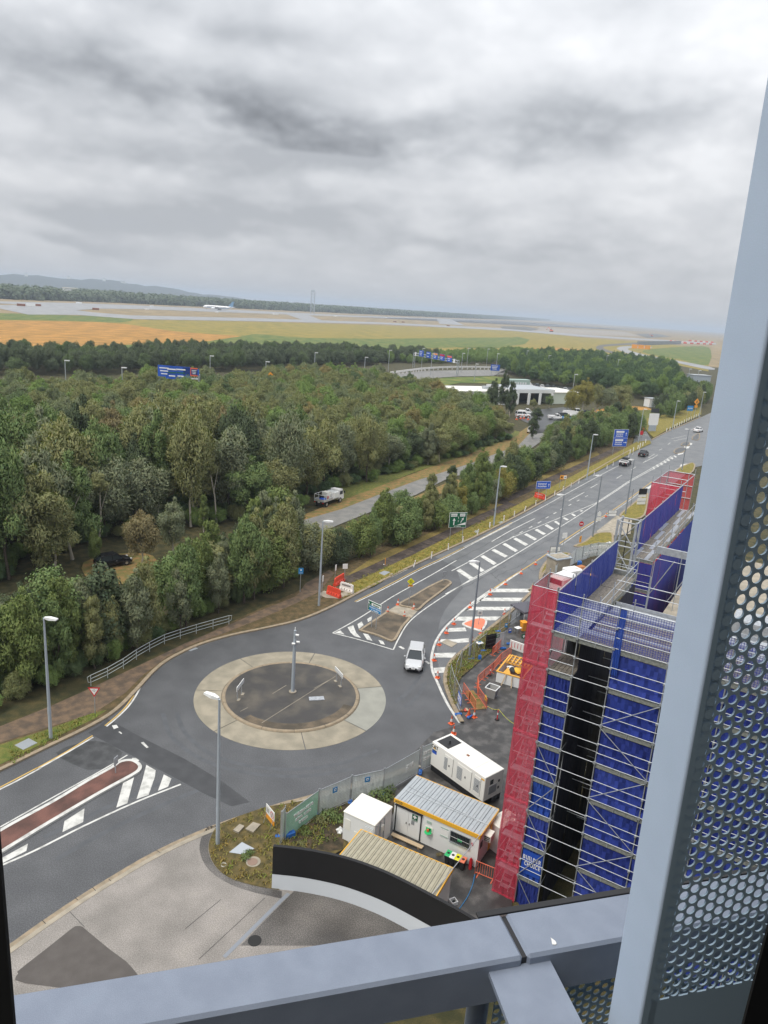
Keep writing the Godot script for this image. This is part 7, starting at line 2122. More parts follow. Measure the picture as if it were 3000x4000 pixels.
func lamps() -> void:
	make_lamp(9.0, 0.95, "grey street lamp on the grass at the far left, beside the dirt footpath", Q(-21.54,0,-43.87), -0.15)
	make_lamp(9.25, 1.05, "tall grey street lamp in front of the roundabout, standing on the garden bed's tip", Q(-8.03,0,-35.03), PI - 0.55)
	make_lamp(9.1, 1.0, "grey street lamp beside the red and white water barriers", Q(-5.96,0,-70.02), 0.1)
	var row := [
		[Q(16.24,0,-104.39), "street lamp on the grass verge beside the boarded path, with small cameras on its pole", 9.0, 0.1],
		[Q(39.24,0,-142.03), "street lamp on the verge between the white posts and the dense shrubs", 9.0, 0.1],
		[Q(65.45,0,-193.3), "street lamp at the corner of the far side road junction", 9.0, 0.1],
		[Q(84.73,0,-222.1), "street lamp on the far verge right of the white board sign", 9.0, 0.1],
		[Q(108.3,0,-261.3), "street lamp on the far verge, nearest the window post", 9.0, 0.1],
		[Q(8.67,0,-61.05), "dark slim street lamp inside the site fence by the blue fence foot", 9.1, PI + 0.1],
		[Q(22.1,0,-88.87), "street lamp on the grass tip beside the first white board on legs", 9.1, PI + 0.1],
		[Q(30.33,0,-102.34), "street lamp on the grass island by the no entry signs", 9.1, PI + 0.1],
		[Q(39.44,0,-116.98), "street lamp on the grass island by the black and white board", 9.1, PI + 0.1],
		[Q(64.3,0,-159.1), "street lamp behind the far red tower", 9.1, PI + 0.1]]
	for q in row:
		var o := make_lamp(q[2], 0.95, q[1], q[0], q[3], "lamp_grey" if q[3] < 1.0 else "lamp_slim")
		if q[1].contains("cameras"):
			block(o, "camera", Vector3(0.2, 2.7, 0), Vector3(0.3, 0.1, 0.12), M["dark_metal"])
			block(o, "camera", Vector3(-0.25, 2.5, 0.1), Vector3(0.26, 0.1, 0.12), M["dark_metal"])
			block(o, "bracket", Vector3(0, 2.45, 0), Vector3(0.7, 0.05, 0.05), M["dark_metal"])
	var far := [[Q(-88.49,10,-200.1), "lamp rising from the wood, leftmost of those before the dark tree belt"], [Q(-70.37,10,-192.5), "lamp rising from the wood, second from the left before the dark tree belt"], [Q(-61.73,10,-250.2), "lamp right of the blue overhead signs in the trees"], [Q(-41.75,10,-243), "lamp just left of the small orange warning sign"], [Q(-32.49,10,-304.3), "lamp before the gap in the dark tree belt"], [Q(-11.88,10,-298.4), "lamp above the wood left of the overhead sign gantry, smaller one"], [Q(-2.92,10,-360.4), "tall lamp left of the overhead sign gantry"], [Q(14.32,10,-400.2), "lamp behind the left signs of the gantry"], [Q(17.28,10,-355.3), "lamp in front of the gantry's middle signs"], [Q(33.8,10,-380.1), "lamp right of the gantry leg"], [Q(41.93,10,-437.5), "lamp on the bend behind the white road barrier"], [Q(54.49,10,-447.7), "lamp at the end of the white road barrier"], [Q(54.06,10,-400.5), "lamp above the small blue sign on the bend"], [Q(80.06,10,-461.2), "thin lamp over the right tree belt, first from the bend"], [Q(85.48,10,-421.2), "thin lamp over the right tree belt, second from the bend"], [Q(132.87,10,-475.6), "thin lamp over the right tree belt, left of a close pair"], [Q(127.38,10,-431.6), "thin lamp over the right tree belt, right of a close pair"], [Q(72.69,9,-302.3), "pale lamp behind the row of parked cars"], [Q(158.9,9,-406.8), "thin lamp at the right end of the tree belt"], [Q(160.5,9,-398.1), "thin lamp nearest the window post beyond the tree belt"], [Q(36.34,8,-337.5), "slim lamp on the lawn above the low white building"]]
	for q in far:
		var p: Vector3 = q[0]
		var o := thing("street_lamp", q[1], "street lamp", Vector3(p.x, 0, p.z), 0.1, "far street lamps")
		pipe(o, "pole", Vector3.ZERO, Vector3(0, p.y, 0), 0.12, M["galvanised"])
		block(o, "lantern", Vector3(0.55, p.y + 0.05, 0), Vector3(1.3, 0.22, 0.5), M["lamp_head"])
	var c := thing("camera_mast", "stout grey mast with white cameras in the middle of the roundabout island", "mast", Vector3(-6.19, 0.14, -52.37))
	var s := S()
	tube(s, Vector3.ZERO, Vector3(0, 3.2, 0), 0.15, 0.13, 12)
	tube(s, Vector3(0, 3.2, 0), Vector3(0, 5.3, 0), 0.13, 0.10, 12)
	put("pole", s, M["lamp_grey"], c)
	var b := S()
	tube(b, Vector3.ZERO, Vector3(0, 0.06, 0), 0.3, 0.3, 14)
	put("base_plate", b, M["concrete"], c)
	for q in [[Vector3(0.20, 4.95, 0.1), 0.3], [Vector3(0.28, 4.35, 0.05), -0.5], [Vector3(-0.05, 4.25, 0.2), 1.2]]:
		var cm := S()
		tube(cm, q[0] - Vector3(0.12, 0, 0), q[0] + Vector3(0.12, 0.03, 0.05), 0.09, 0.075, 10)
		put("camera", cm, M["cabin_white"], c)
		pipe(c, "bracket", Vector3(0, q[0].y, 0), q[0], 0.025, M["galvanised"])
	pipe(c, "aerial", Vector3(0, 5.3, 0), Vector3(0, 5.55, 0), 0.03, M["cabin_white"])

# ---------- signs ----------
# a board on legs; its face looks along local +z
func board(called: String, label: String, at: Vector3, turn: float, w: float, h: float, bottom: float, m: String, legs: Array, border := "") -> Node3D:
	var o := thing(called, label, "sign", at, turn)
	if border:
		block(o, "border", Vector3(0, bottom + h / 2.0, 0.0), Vector3(w, h, 0.04), M[border])
		block(o, "face", Vector3(0, bottom + h / 2.0, 0.02), Vector3(w - 0.08, h - 0.08, 0.02), M[m])
	else:
		block(o, "face", Vector3(0, bottom + h / 2.0, 0.0), Vector3(w, h, 0.04), M[m])
	for x in legs:
		pipe(o, "leg", Vector3(x, 0, -0.05), Vector3(x, bottom + h * 0.9, -0.05), 0.035, M["galvanised"])
	return o

func words(o: Node, w: String, hgt: float, x: float, y: float, z := 0.035, m := "white_paint") -> void:
	text(o, "lettering", w, hgt, M[m], Transform3D(Basis(), Vector3(x, y, z)))

func arrow_up(o: Node, x: float, y: float, h: float, turn := 0.0) -> void:
	var s := S()
	var t := Transform3D(Basis(Vector3.BACK, turn), Vector3(x, y, 0.035))
	quad(s, t * Vector3(-h * 0.06, -h * 0.5, 0), t * Vector3(-h * 0.06, h * 0.2, 0), t * Vector3(h * 0.06, h * 0.2, 0), t * Vector3(h * 0.06, -h * 0.5, 0))
	tri(s, t * Vector3(-h * 0.22, h * 0.1, 0), t * Vector3(0, h * 0.5, 0), t * Vector3(h * 0.22, h * 0.1, 0))
	put("arrow", s, M["white_paint"], o)

func signs() -> void:
	var o: Node3D
	o = board("direction_sign", "large green lane direction sign with two white arrows on the grass verge", (Q(9.26,0,-96.83) + Q(10.81,0,-95)) / 2.0, 0.30, 2.5, 2.1, 1.9, "sign_green", [-0.9, 0.9], "white_paint")
	block(o, "panel", Vector3(-0.6, 3.65, 0.04), Vector3(0.9, 0.4, 0.01), M["white_paint"])
	block(o, "panel", Vector3(0.62, 3.65, 0.04), Vector3(0.75, 0.4, 0.01), M["white_paint"])
	words(o, "LOMANDRA DR", 0.15, -0.6, 3.65, 0.055, "sign_green")
	words(o, "AIRPORT", 0.15, 0.62, 3.65, 0.055, "sign_green")
	arrow_up(o, -0.55, 2.75, 1.0)
	arrow_up(o, 0.62, 2.95, 0.8, -0.5)
	var wt := S()
	tri(wt, Vector3(-0.1, 2.25, 0.04), Vector3(1.15, 2.62, 0.04), Vector3(1.15, 2.25, 0.04))
	put("lane", wt, M["white_paint"], o)
	block(o, "lane_dash", Vector3(0.05, 3.3, 0.04), Vector3(0.05, 0.3, 0.01), M["white_paint"])
	block(o, "lane_dash", Vector3(0.05, 2.8, 0.04), Vector3(0.05, 0.3, 0.01), M["white_paint"])
	words(o, "AT SIGNALS", 0.18, 0, 2.08)
	o = board("direction_sign", "blue General Aviation sign with an up arrow above the red plastic barrier", Q(26.64,0,-122.21), 0.30, 2.7, 1.35, 2.1, "sign_blue", [-0.7, 0.7], "white_paint")
	words(o, "General", 0.42, -0.25, 2.98)
	words(o, "Aviation", 0.42, -0.25, 2.55)
	arrow_up(o, 1.0, 2.75, 0.6)
	o = board("direction_sign", "tall blue direction sign in two panels beside the far dense shrubs", (Q(51.87,0,-168.3) + Q(55.45,0,-173.7)) / 2.0, 0.35, 3.9, 4.0, 2.4, "sign_blue", [-1.5, 1.5], "white_paint")
	block(o, "divider", Vector3(0, 4.4, 0.035), Vector3(3.8, 0.06, 0.01), M["white_paint"])
	for k in 2:
		block(o, "panel", Vector3(-0.3, 5.85 - 1.95 * k, 0.035), Vector3(2.2, 0.42, 0.01), M["white_paint"])
		words(o, "General", 0.5, -0.4, 5.35 - 1.95 * k)
		words(o, "Aviation", 0.5, -0.4, 4.85 - 1.95 * k)
		arrow_up(o, 1.4, 5.3 - 1.95 * k, 0.9, 0.0 if k == 0 else -1.57)
	o = board("info_sign", "small blue sign with white pictogram at the left edge of the dirt footpath", Q(-8.31,0,-73.3), 0.25, 0.52, 0.66, 2.15, "sign_sky", [0.0])
	block(o, "symbol", Vector3(0, 2.6, 0.03), Vector3(0.14, 0.16, 0.01), M["white_paint"])
	words(o, "TOILETS", 0.09, 0, 2.28)
	for q in [[Q(-5.84,0,-72.12), "white back of a sign just right of the street lamp by the barriers", 0.22, 0.66, 1.95, 1.2], [Q(-4.89,0,-77.29), "narrow sign seen from the side, left of the square white sign", 0.3, 0.66, 1.35, 1.2], [Q(-3.86,0,-77.26), "square white sign on a post behind the red barriers", 0.56, 0.56, 1.65, 0.3]]:
		board("path_sign", q[1], q[0], q[5], q[2], q[3], q[4], "white_paint", [0.0])
	var mp: Vector3 = (Q(-0.44,0,-65.77) + Q(-0.01,0,-65.05)) / 2.0
	o = board("direction_sign", "blue and green airport terminal sign on two posts on the splitter island", mp, PI - yaw_of(P(-0.01,-65.05) - P(-0.44,-65.77)) * 0.0 - 0.86, 1.75, 1.0, 1.8, "sign_green", [-0.3, 0.3], "white_paint")
	o.rotation.y = -0.75
	block(o, "panel", Vector3(0.1, 2.1, 0.035), Vector3(1.5, 0.46, 0.012), M["sign_sky"])
	block(o, "panel", Vector3(0.2, 2.5, 0.035), Vector3(1.2, 0.3, 0.012), M["white_paint"])
	words(o, "Skygate", 0.22, 0.2, 2.5, 0.05, "sign_green")
	words(o, "Domestic Terminal", 0.17, 0.1, 2.2, 0.05)
	words(o, "P  Long Stay", 0.17, 0.1, 1.98, 0.05)
	arrow_up(o, -0.7, 2.5, 0.4, 0.8)
	o = thing("pedestrian_sign", "yellow green diamond pedestrian sign on the splitter island", "sign", Q(3.31,0,-72.07), 0.2)
	pipe(o, "leg", Vector3.ZERO, Vector3(0, 2.9, 0), 0.03, M["galvanised"])
	var dm := block(o, "face", Vector3(0, 2.68, 0.05), Vector3(0.56, 0.56, 0.03), M["sign_yellow"])
	dm.transform = Transform3D(Basis(Vector3.BACK, PI / 4).scaled_local(Vector3(0.56, 0.56, 0.03)), Vector3(0, 2.68, 0.05))
	for x in [-0.09, 0.09]:
		pipe(o, "figure", Vector3(x, 2.52, 0.07), Vector3(x, 2.78, 0.07), 0.03, M["black"])
		block(o, "figure_head", Vector3(x, 2.84, 0.07), Vector3(0.06, 0.06, 0.02), M["black"])
	block(o, "plate", Vector3(0, 2.22, 0.05), Vector3(0.5, 0.2, 0.02), M["sign_orange"])
	block(o, "plate_arrow", Vector3(0, 2.22, 0.065), Vector3(0.32, 0.05, 0.01), M["black"])
	o = board("keep_left_sign", "grey back of a keep left sign at the far tip of the splitter island", Q(7.44,0,-79.54), 0.5, 0.5, 0.6, 0.75, "sign_back", [0.0])
	for q in [[Q(-10.09,0,-51), 1.42, "narrow white chevron board seen edge-on at the left of the roundabout island", 0.0], [(Q(-2.95,0,-54.62) + Q(-2.46,0,-53.72)) / 2.0, yaw_of(P(-2.46,-53.72) - P(-2.95,-54.62)), "white chevron board seen from behind at the right of the roundabout island", 0.0]]:
		o = board("chevron_board", q[2], q[0] + Vector3(0, 0.13, 0), q[1], 1.55, 0.36, 0.85, "white_paint", [-0.45, 0.45])
		for k in 3:
			var out: float = signf(Vector3(sin(q[1]), 0, cos(q[1])).dot(q[0] - v3(ROUND)))
			block(o, "chevron", Vector3(-0.5 + 0.5 * k, 1.03, 0.024 * out), Vector3(0.2, 0.3, 0.01), M["black"])
		block(o, "stiffener", Vector3(0, 1.12, 0.0), Vector3(1.5, 0.05, 0.07), M["galvanised"])
		block(o, "stiffener", Vector3(0, 0.95, 0.0), Vector3(1.5, 0.05, 0.07), M["galvanised"])
		for x in [-0.45, 0.45]:
			block(o, "footing", Vector3(x, 0.02, 0.05), Vector3(0.36, 0.04, 0.2), M["concrete"])
	o = thing("give_way_sign", "red and white give way triangle with a roundabout symbol on the grass at left", "sign", Q(-19.86,0,-47.26), 0.1)
	pipe(o, "leg", Vector3.ZERO, Vector3(0, 2.2, 0), 0.03, M["galvanised"])
	for k in 2:
		var s := S()
		var r: float = [0.44, 0.30][k]
		var z := 0.045 + 0.012 * k
		var p := [Vector3(-r, 2.0 + r * 0.57, z), Vector3(r, 2.0 + r * 0.57, z), Vector3(0, 2.0 - r * 1.15, z)]
		tri(s, p[0], p[1], p[2], Vector3(0, 2, -1))
		if k == 0:
			tri(s, p[0] - Vector3(0, 0, 0.02), p[1] - Vector3(0, 0, 0.02), p[2] - Vector3(0, 0, 0.02), Vector3(0, 2, 1))
		put(["border", "face"][k], s, M[["sign_red", "white_paint"][k]], o)
	var rs := S()
	for i in 3:
		for j in 4:
			var a0 := TAU * (i + j * 0.18) / 3.0
			var a1 := TAU * (i + (j + 1) * 0.18) / 3.0
			quad(rs, Vector3(cos(a0) * 0.09, 2.02 + sin(a0) * 0.09, 0.062), Vector3(cos(a1) * 0.09, 2.02 + sin(a1) * 0.09, 0.062), Vector3(cos(a1) * 0.06, 2.02 + sin(a1) * 0.06, 0.062), Vector3(cos(a0) * 0.06, 2.02 + sin(a0) * 0.06, 0.062))
	put("symbol", rs, M["black"], o)
	board("keep_left_sign", "slim sign post with a plate seen edge-on at the tip of the brown paved island", Q(-15.87,0,-40.64), 1.35, 0.42, 0.55, 0.75, "sign_back", [0.0])
	o = board("lane_sign", "small white sign on a post in the orange painted island", Q(10.26,0,-68.2), 0.1, 0.42, 0.42, 1.15, "white_paint", [0.0])
	block(o, "border", Vector3(0, 1.36, 0.022), Vector3(0.3, 0.3, 0.01), M["sign_back"])
	for q in [[Q(22.65,0,-91.88), "white board on legs by the cone and the slim street lamp", 1.5, 1.15, 0.3], [Q(36.45,0,-114.26), "white board on legs by the driveway and a single cone", 1.55, 1.0, 0.25]]:
		o = board("work_board", q[1], q[0], 0.32, q[2], q[3], q[4], "white_paint", [-0.5, 0.5], "dark_metal")
		block(o, "crossbar", Vector3(0, 0.75, 0.035), Vector3(1.5, 0.05, 0.01), M["dark_metal"])
		block(o, "writing", Vector3(0, 1.0, 0.035), Vector3(0.9, 0.08, 0.01), M["sign_back"])
	board("path_sign", "square white sign on a tall post between the yellow lines and the plot fence", Q(24.06,0,-93.45), 0.35, 0.7, 0.75, 2.2, "white_paint", [0.0])
	o = thing("no_entry_sign", "red round no entry sign on a post seen beside the yellow line", "sign", Q(27.4,0,-98.55), 0.35)
	pipe(o, "leg", Vector3.ZERO, Vector3(0, 3.0, 0), 0.035, M["galvanised"])
	var ne := S()
	tube(ne, Vector3(0, 2.95, 0.03), Vector3(0, 2.95, 0.06), 0.36, 0.36, 18)
	put("disc", ne, M["sign_red"], o)
	block(o, "bar", Vector3(0, 2.95, 0.066), Vector3(0.46, 0.12, 0.01), M["white_paint"])
	o = board("orange_sign", "orange sign standing low at the grass island's corner", Q(27.72,0,-98.97), 0.8, 0.5, 0.9, 0.15, "sign_orange", [0.0])
	block(o, "writing", Vector3(0, 0.75, 0.026), Vector3(0.3, 0.06, 0.01), M["black"])
	o = thing("arrow_sign", "pale house-shaped sign above a square plate by the slim street lamp", "sign", Q(31.39,0,-104.25), 0.35)
	pipe(o, "leg", Vector3.ZERO, Vector3(0, 3.3, 0), 0.035, M["galvanised"])
	block(o, "plate", Vector3(0, 2.3, 0.05), Vector3(0.8, 0.6, 0.03), M["white_paint"])
	var ar := S()
	loft(ar, [[Vector3(-0.3, 2.75, 0.03), Vector3(0.3, 2.75, 0.03), Vector3(0.3, 3.2, 0.03), Vector3(0, 3.55, 0.03), Vector3(-0.3, 3.2, 0.03)], [Vector3(-0.3, 2.75, 0.06), Vector3(0.3, 2.75, 0.06), Vector3(0.3, 3.2, 0.06), Vector3(0, 3.55, 0.06), Vector3(-0.3, 3.2, 0.06)]])
	put("face", ar, M["white_paint"], o)
	o = board("message_board", "black topped white double board on legs on the far grass island", Q(44.23,0,-124.09), 0.38, 1.7, 1.1, 1.9, "black", [-0.7, 0.7])
	block(o, "board", Vector3(0, 1.75, 0.0), Vector3(1.6, 0.5, 0.04), M["white_paint"])
	block(o, "board", Vector3(0, 0.75, 0.0), Vector3(1.8, 1.1, 0.04), M["white_paint"])
	block(o, "crossbar", Vector3(0, 0.75, 0.03), Vector3(1.8, 0.05, 0.01), M["dark_metal"])
	pipe(thing("bare_post", "bare thin post beside the black topped board", "post", Q(41.96,0,-122.43)), "post", Vector3.ZERO, Vector3(0, 3.2, 0), 0.04, M["lamp_dark"])
	o = board("roadwork_sign", "orange and white roadwork sign behind the second lamp of the verge", Q(32.43,0,-132.89), 0.35, 1.4, 0.75, 1.75, "sign_orange", [-0.55, 0.55])
	block(o, "panel", Vector3(0.36, 2.12, 0.025), Vector3(0.6, 0.6, 0.012), M["white_paint"])
	block(o, "symbol", Vector3(-0.34, 2.12, 0.025), Vector3(0.3, 0.3, 0.012), M["black"])
	words(o, "AB", 0.3, 0.36, 2.12, 0.035, "black")
	o = board("advert_board", "white board with a dark top on legs at the far junction", Q(76.36,0,-215.5), 0.4, 3.6, 3.4, 2.2, "white_paint", [-1.3, 1.3])
	block(o, "top", Vector3(0, 6.4, 0), Vector3(2.9, 1.2, 0.05), M["dark_metal"])
	block(o, "base", Vector3(0, 1.3, 0), Vector3(2.6, 1.7, 0.3), M["lamp_grey"])
	o = board("info_sign", "small blue sign on the far verge near the window post", Q(100.96,0,-252.1), 0.4, 2.6, 1.7, 3.2, "sign_sky", [-0.8, 0.8])
	words(o, "Airport", 0.6, 0, 4.05)
	o = thing("warning_sign", "orange diamond warning sign with a plate on the far verge", "sign", Q(106.97,0,-262.5), 0.4)
	pipe(o, "leg", Vector3.ZERO, Vector3(0, 6.0, 0), 0.07, M["galvanised"])
	block(o, "face", Vector3(0, 5.4, 0.1), Vector3.ONE, M["sign_orange"]).transform = Transform3D(Basis(Vector3.BACK, PI / 4).scaled_local(Vector3(1.7, 1.7, 0.05)), Vector3(0, 5.4, 0.1))
	block(o, "symbol", Vector3(0, 5.4, 0.14), Vector3(0.3, 0.8, 0.02), M["black"])
	block(o, "plate", Vector3(0, 3.8, 0.1), Vector3(1.4, 0.8, 0.05), M["sign_orange"])
	o = thing("warning_sign", "small orange diamond sign on a post rising from the wood", "sign", Vector3(P(-39.07,-236.1).x, 0, P(-39.07,-236.1).y), 0.1)
	pipe(o, "leg", Vector3.ZERO, Vector3(0, 7.0, 0), 0.07, M["galvanised"])
	block(o, "face", Vector3(0, 6.3, 0.1), Vector3.ONE, M["sign_orange"]).transform = Transform3D(Basis(Vector3.BACK, PI / 4).scaled_local(Vector3(1.8, 1.8, 0.05)), Vector3(0, 6.3, 0.1))
	block(o, "symbol", Vector3(0, 6.3, 0.14), Vector3(0.5, 0.9, 0.02), M["black"])
	block(o, "plate", Vector3(0, 4.6, 0.1), Vector3(1.3, 0.8, 0.05), M["sign_orange"])

func verge_things() -> void:
	var gp: Array = [P(4.11,-83.77),P(6.33,-87.48),P(8.68,-91.36),P(10.88,-95.01),P(13.31,-98.95),P(15.45,-102.93),P(18.14,-107.32),P(15.46,-102.78),P(18.09,-107.05),P(20.18,-110.41),P(22.45,-113.98),P(24.91,-118.18),P(27.24,-122.07),P(29.69,-126.31),P(32.07,-130.41),P(34.29,-133.83),P(36.67,-137.8),P(41.64,-145.83),P(46.56,-154.3),P(49.06,-158.6),P(56.13,-170.7),P(58.2,-174.3),P(62.5,-182.8)]
	for k in gp.size():
		var o := thing("guide_post", "%s white guide post along the grass verge, counted from the water barriers" % ["first", "second", "third", "fourth", "fifth", "sixth", "seventh", "eighth", "ninth", "tenth", "eleventh", "twelfth", "thirteenth", "fourteenth", "fifteenth", "sixteenth", "seventeenth", "eighteenth", "nineteenth", "twentieth", "twenty-first", "twenty-second", "twenty-third"][k], "guide post", v3(gp[k], 0.08), 0.2, "white guide posts along the verge")
		var lean := 0.18 if k in [0, 4, 10] else 0.05 * sin(k * 2.1)
		var s := S()
		cbox(s, Transform3D(Basis(Vector3.BACK, -lean), Vector3(0, 0.45, 0)), Vector3(0.13, 0.92, 0.06), 0.015)
		put("post", s, M["white_paint"], o)
		var b := S()
		bxt(b, Transform3D(Basis(Vector3.BACK, -lean), Vector3(0.02, 0.72, 0.032)), Vector3(0.06, 0.1, 0.008))
		put("reflector", b, M["sign_red"], o)
	var far: Array = [P(82.14,-219.5),P(84.26,-222.7),P(88.12,-229.5),P(89.99,-232.6),P(92.05,-236),P(94.11,-239.6),P(96.44,-243.7),P(98.54,-247.1),P(100.79,-251),P(102.94,-254.5),P(105.28,-258.3),P(107.31,-261.5),P(109.38,-264.9),P(57.94,-175.6),P(59.81,-179.2),P(64,-187.1),P(65.17,-188.7),P(67.66,-194.2),P(62.19,-183.2)]
	for k in far.size():
		var o := thing("guide_post", "small white guide post on the far verge beyond the junction" if k < 13 else "small white guide post on the grass corner before the junction", "guide post", v3(far[k], 0.0), 0.2, "far white guide posts" if k < 13 else "white guide posts before the junction")
		var s := S()
		cbox(s, Transform3D(Basis(), Vector3(0, 0.55, 0)), Vector3(0.2, 1.1, 0.1), 0.02)
		put("post", s, M["white_paint"], o)
	var p := smooth([P(-21.72,-51.11),P(-20.94,-52.48),P(-20.28,-54.14),P(-19.8,-55.82),P(-19.2,-57.38),P(-18.42,-59.01),P(-17.39,-60.28),P(-16.28,-61.53),P(-15.06,-62.78),P(-13.85,-63.99)], 1)
	var o := thing("handrail", "long curved galvanised handrail with three rails along the dirt footpath", "handrail")
	for k in p.size():
		pipe(o, "post", v3(p[k], 0.1), v3(p[k], 1.0), 0.03, M["rail_galv"])
	for y in [0.40, 0.70, 1.0]:
		for k in p.size() - 1:
			pipe(o, "rail", v3(p[k], y), v3(p[k + 1], y), 0.024, M["rail_galv"])
	for k in [0, p.size() - 1]:
		var n: int = 1 if k == 0 else k - 1
		var d: Vector2 = (p[k] - p[n]).normalized() * 0.3
		pipe(o, "rail", v3(p[k], 1.0), v3(p[k] + d, 0.95), 0.024, M["rail_galv"])
		pipe(o, "rail", v3(p[k] + d, 0.95), v3(p[k] + d * 0.8, 0.5), 0.024, M["rail_galv"])
		pipe(o, "rail", v3(p[k], 0.40), v3(p[k] + d * 0.8, 0.5), 0.024, M["rail_galv"])
	var wb := [[P(-5.41,-73.5), P(-3.95,-72.4), "barrier_red", "red plastic water barrier in front, nearest the street lamp"], [P(-4.83,-75.65), P(-3.95,-77.58), "barrier_red", "red plastic water barrier behind, closing the boarded path"], [P(-4.14,-74.87), P(-2.7,-74.03), "barrier_white", "white plastic water barrier with a printed name beside the red ones"], [P(25.81,-124.09), P(27.26,-122.7), "barrier_red", "red plastic water barrier under the General Aviation sign"]]
	for k in wb.size():
		var q: Array = wb[k]
		var d: Vector2 = q[1] - q[0]
		var L := d.length()
		var b := thing("water_barrier", q[3], "barrier", v3((q[0] + q[1]) / 2.0, 0.1), yaw_of(d))
		var s := S()
		var rings := []
		for x in [-L / 2.0, -L / 2.0 + 0.08, L / 2.0 - 0.08, L / 2.0]:
			var sh := 0.88 if absf(x) > L / 2.0 - 0.04 else 1.0
			rings.append([Vector3(x, 0.0, -0.22 * sh), Vector3(x, 0.0, 0.22 * sh), Vector3(x, 0.22, 0.22 * sh), Vector3(x, 0.42, 0.10 * sh), Vector3(x, 0.92 * sh, 0.07 * sh), Vector3(x, 0.92 * sh, -0.07 * sh), Vector3(x, 0.42, -0.10 * sh), Vector3(x, 0.22, -0.22 * sh)])
		loft(s, rings)
		put("body", s, M[q[2]], b)
		for i in 4:
			block(b, "slot", Vector3(-L * 0.3 + L * 0.2 * i, 0.30, 0.165), Vector3(0.09, 0.12, 0.12), M["barrier_slot" if q[2] == "barrier_red" else "concrete"])
			block(b, "cap", Vector3(-L * 0.3 + L * 0.2 * i, 0.94, 0.0), Vector3(0.16, 0.06, 0.1), M[q[2]])
		if k == 2 or k == 3:
			text(b, "lettering", "BARRIERS" if k == 2 else "ALL TRAFFIC", 0.24, M["dark_metal" if k == 2 else "white_paint"], Transform3D(Basis(), Vector3(0, 0.7, 0.10)))
	var fp := thing("marker_post", "thin orange plastic marker post on the grass verge by the boarded path", "post", Q(0.59,0,-83.84))
	for y in [0.0, 0.5]:
		pipe(fp, "post", Vector3(0, y, 0), Vector3(0, y + 0.45, 0), 0.035, M["sign_orange"])
	var mp := thing("marker_post", "short orange marker post at the edge of the boarded path, lower right", "post", Q(0.44,0,-83.81))
	block(mp, "foot", Vector3(0, 0.13, 0), Vector3(0.14, 0.08, 0.14), M["white_paint"])

func cones() -> void:
	var list := [
		[Q(2.16,0,-71.96), "orange cone at the far corner of the crossing slab on the splitter island"], [Q(3.8,0,-71.16), "orange cone at the right corner of the crossing slab on the splitter island"], [Q(1.12,0,-69.8), "orange cone at the left corner of the crossing slab on the splitter island"], [Q(2.81,0,-68.95), "orange cone at the near corner of the crossing slab on the splitter island"],
		[Q(5.54,0,-56.64), "orange cone on the lowest white stripe of the closed lane"], [Q(5.41,0,-59.81), "orange cone beside the silver car, second from the lane's bend"], [Q(6.02,0,-63.03), "orange cone by the square concrete access cover"], [Q(6.87,0,-65.77), "orange cone left of the painted teardrop, nearer the cover"], [Q(7.75,0,-68.03), "orange cone left of the painted teardrop's tip"], [Q(9.8,0,-72.6), "orange cone touching the slim lamp post's line"], [Q(12.44,0,-76.75), "orange cone at the left end of the white stripe above the lamp"],
		[Q(12.41,0,-76.81), "orange cone at the start of the yellow edge line"], [Q(14.64,0,-80.34), "orange cone on the yellow edge line, second from its start"], [Q(17.13,0,-84.46), "orange cone on the yellow edge line, third from its start"], [Q(19.57,0,-88.32), "orange cone on the yellow edge line, fourth from its start"], [Q(21.89,0,-92.33), "orange cone left of the white board by the slim lamp"], [Q(35.62,0,-114.68), "orange cone left of the white board by the driveway"],
		[Q(10.29,0,-66.18), "orange cone at the lower right rim of the painted teardrop"], [Q(9.2,0,-64.11), "orange cone against the kerb right of the slim lamp post"], [Q(6.24,0,-49.57), "orange cone at the road's edge right of the entry sign panel, upper of two"], [Q(6.32,0,-48.2), "orange cone at the road's edge nearest the generator"], [Q(8.09,0,-50.73), "orange cone with a white band at the end of the orange barrier"], [Q(13.3,0,-71.51), "orange cone almost hidden by the black wire fence posts"]]
	for k in list.size():
		var o := thing("traffic_cone", list[k][1], "traffic cone", list[k][0], k * 0.7, "orange traffic cones")
		make_cone(o)
	var p := thing("traffic_cone", "plain orange cone without a band lying against the blue foot", "traffic cone", Q(7.67,0,-50.78), 0.3, "orange traffic cones")
	var s := S()
	tube(s, Vector3(0, 0.03, 0), Vector3(0, 0.68, 0), 0.19, 0.03, 14)
	put("cone", s, M["orange"], p)
	block(p, "base", Vector3(0, 0.02, 0), Vector3(0.4, 0.04, 0.4), M["orange"])

var cone_parts := []
func make_cone(o: Node3D) -> void:
	if cone_parts.is_empty():
		for q in [[0.03, 0.24, 0.155, 0.110], [0.24, 0.46, 0.112, 0.068], [0.46, 0.68, 0.068, 0.028]]:
			var s := S()
			tube(s, Vector3(0, q[0], 0), Vector3(0, q[1], 0), q[2], q[3], 14)
			cone_parts.append(s.commit())
		var b := S()
		cbox(b, Transform3D(Basis(), Vector3(0, 0.03, 0)), Vector3(0.4, 0.05, 0.4), 0.02)
		cone_parts.append(b.commit())
	putm("lower_cone", cone_parts[0], M["orange"], o)
	putm("reflective_band", cone_parts[1], M["white_paint"], o)
	putm("upper_cone", cone_parts[2], M["orange"], o)
	putm("base", cone_parts[3], M["orange"], o)


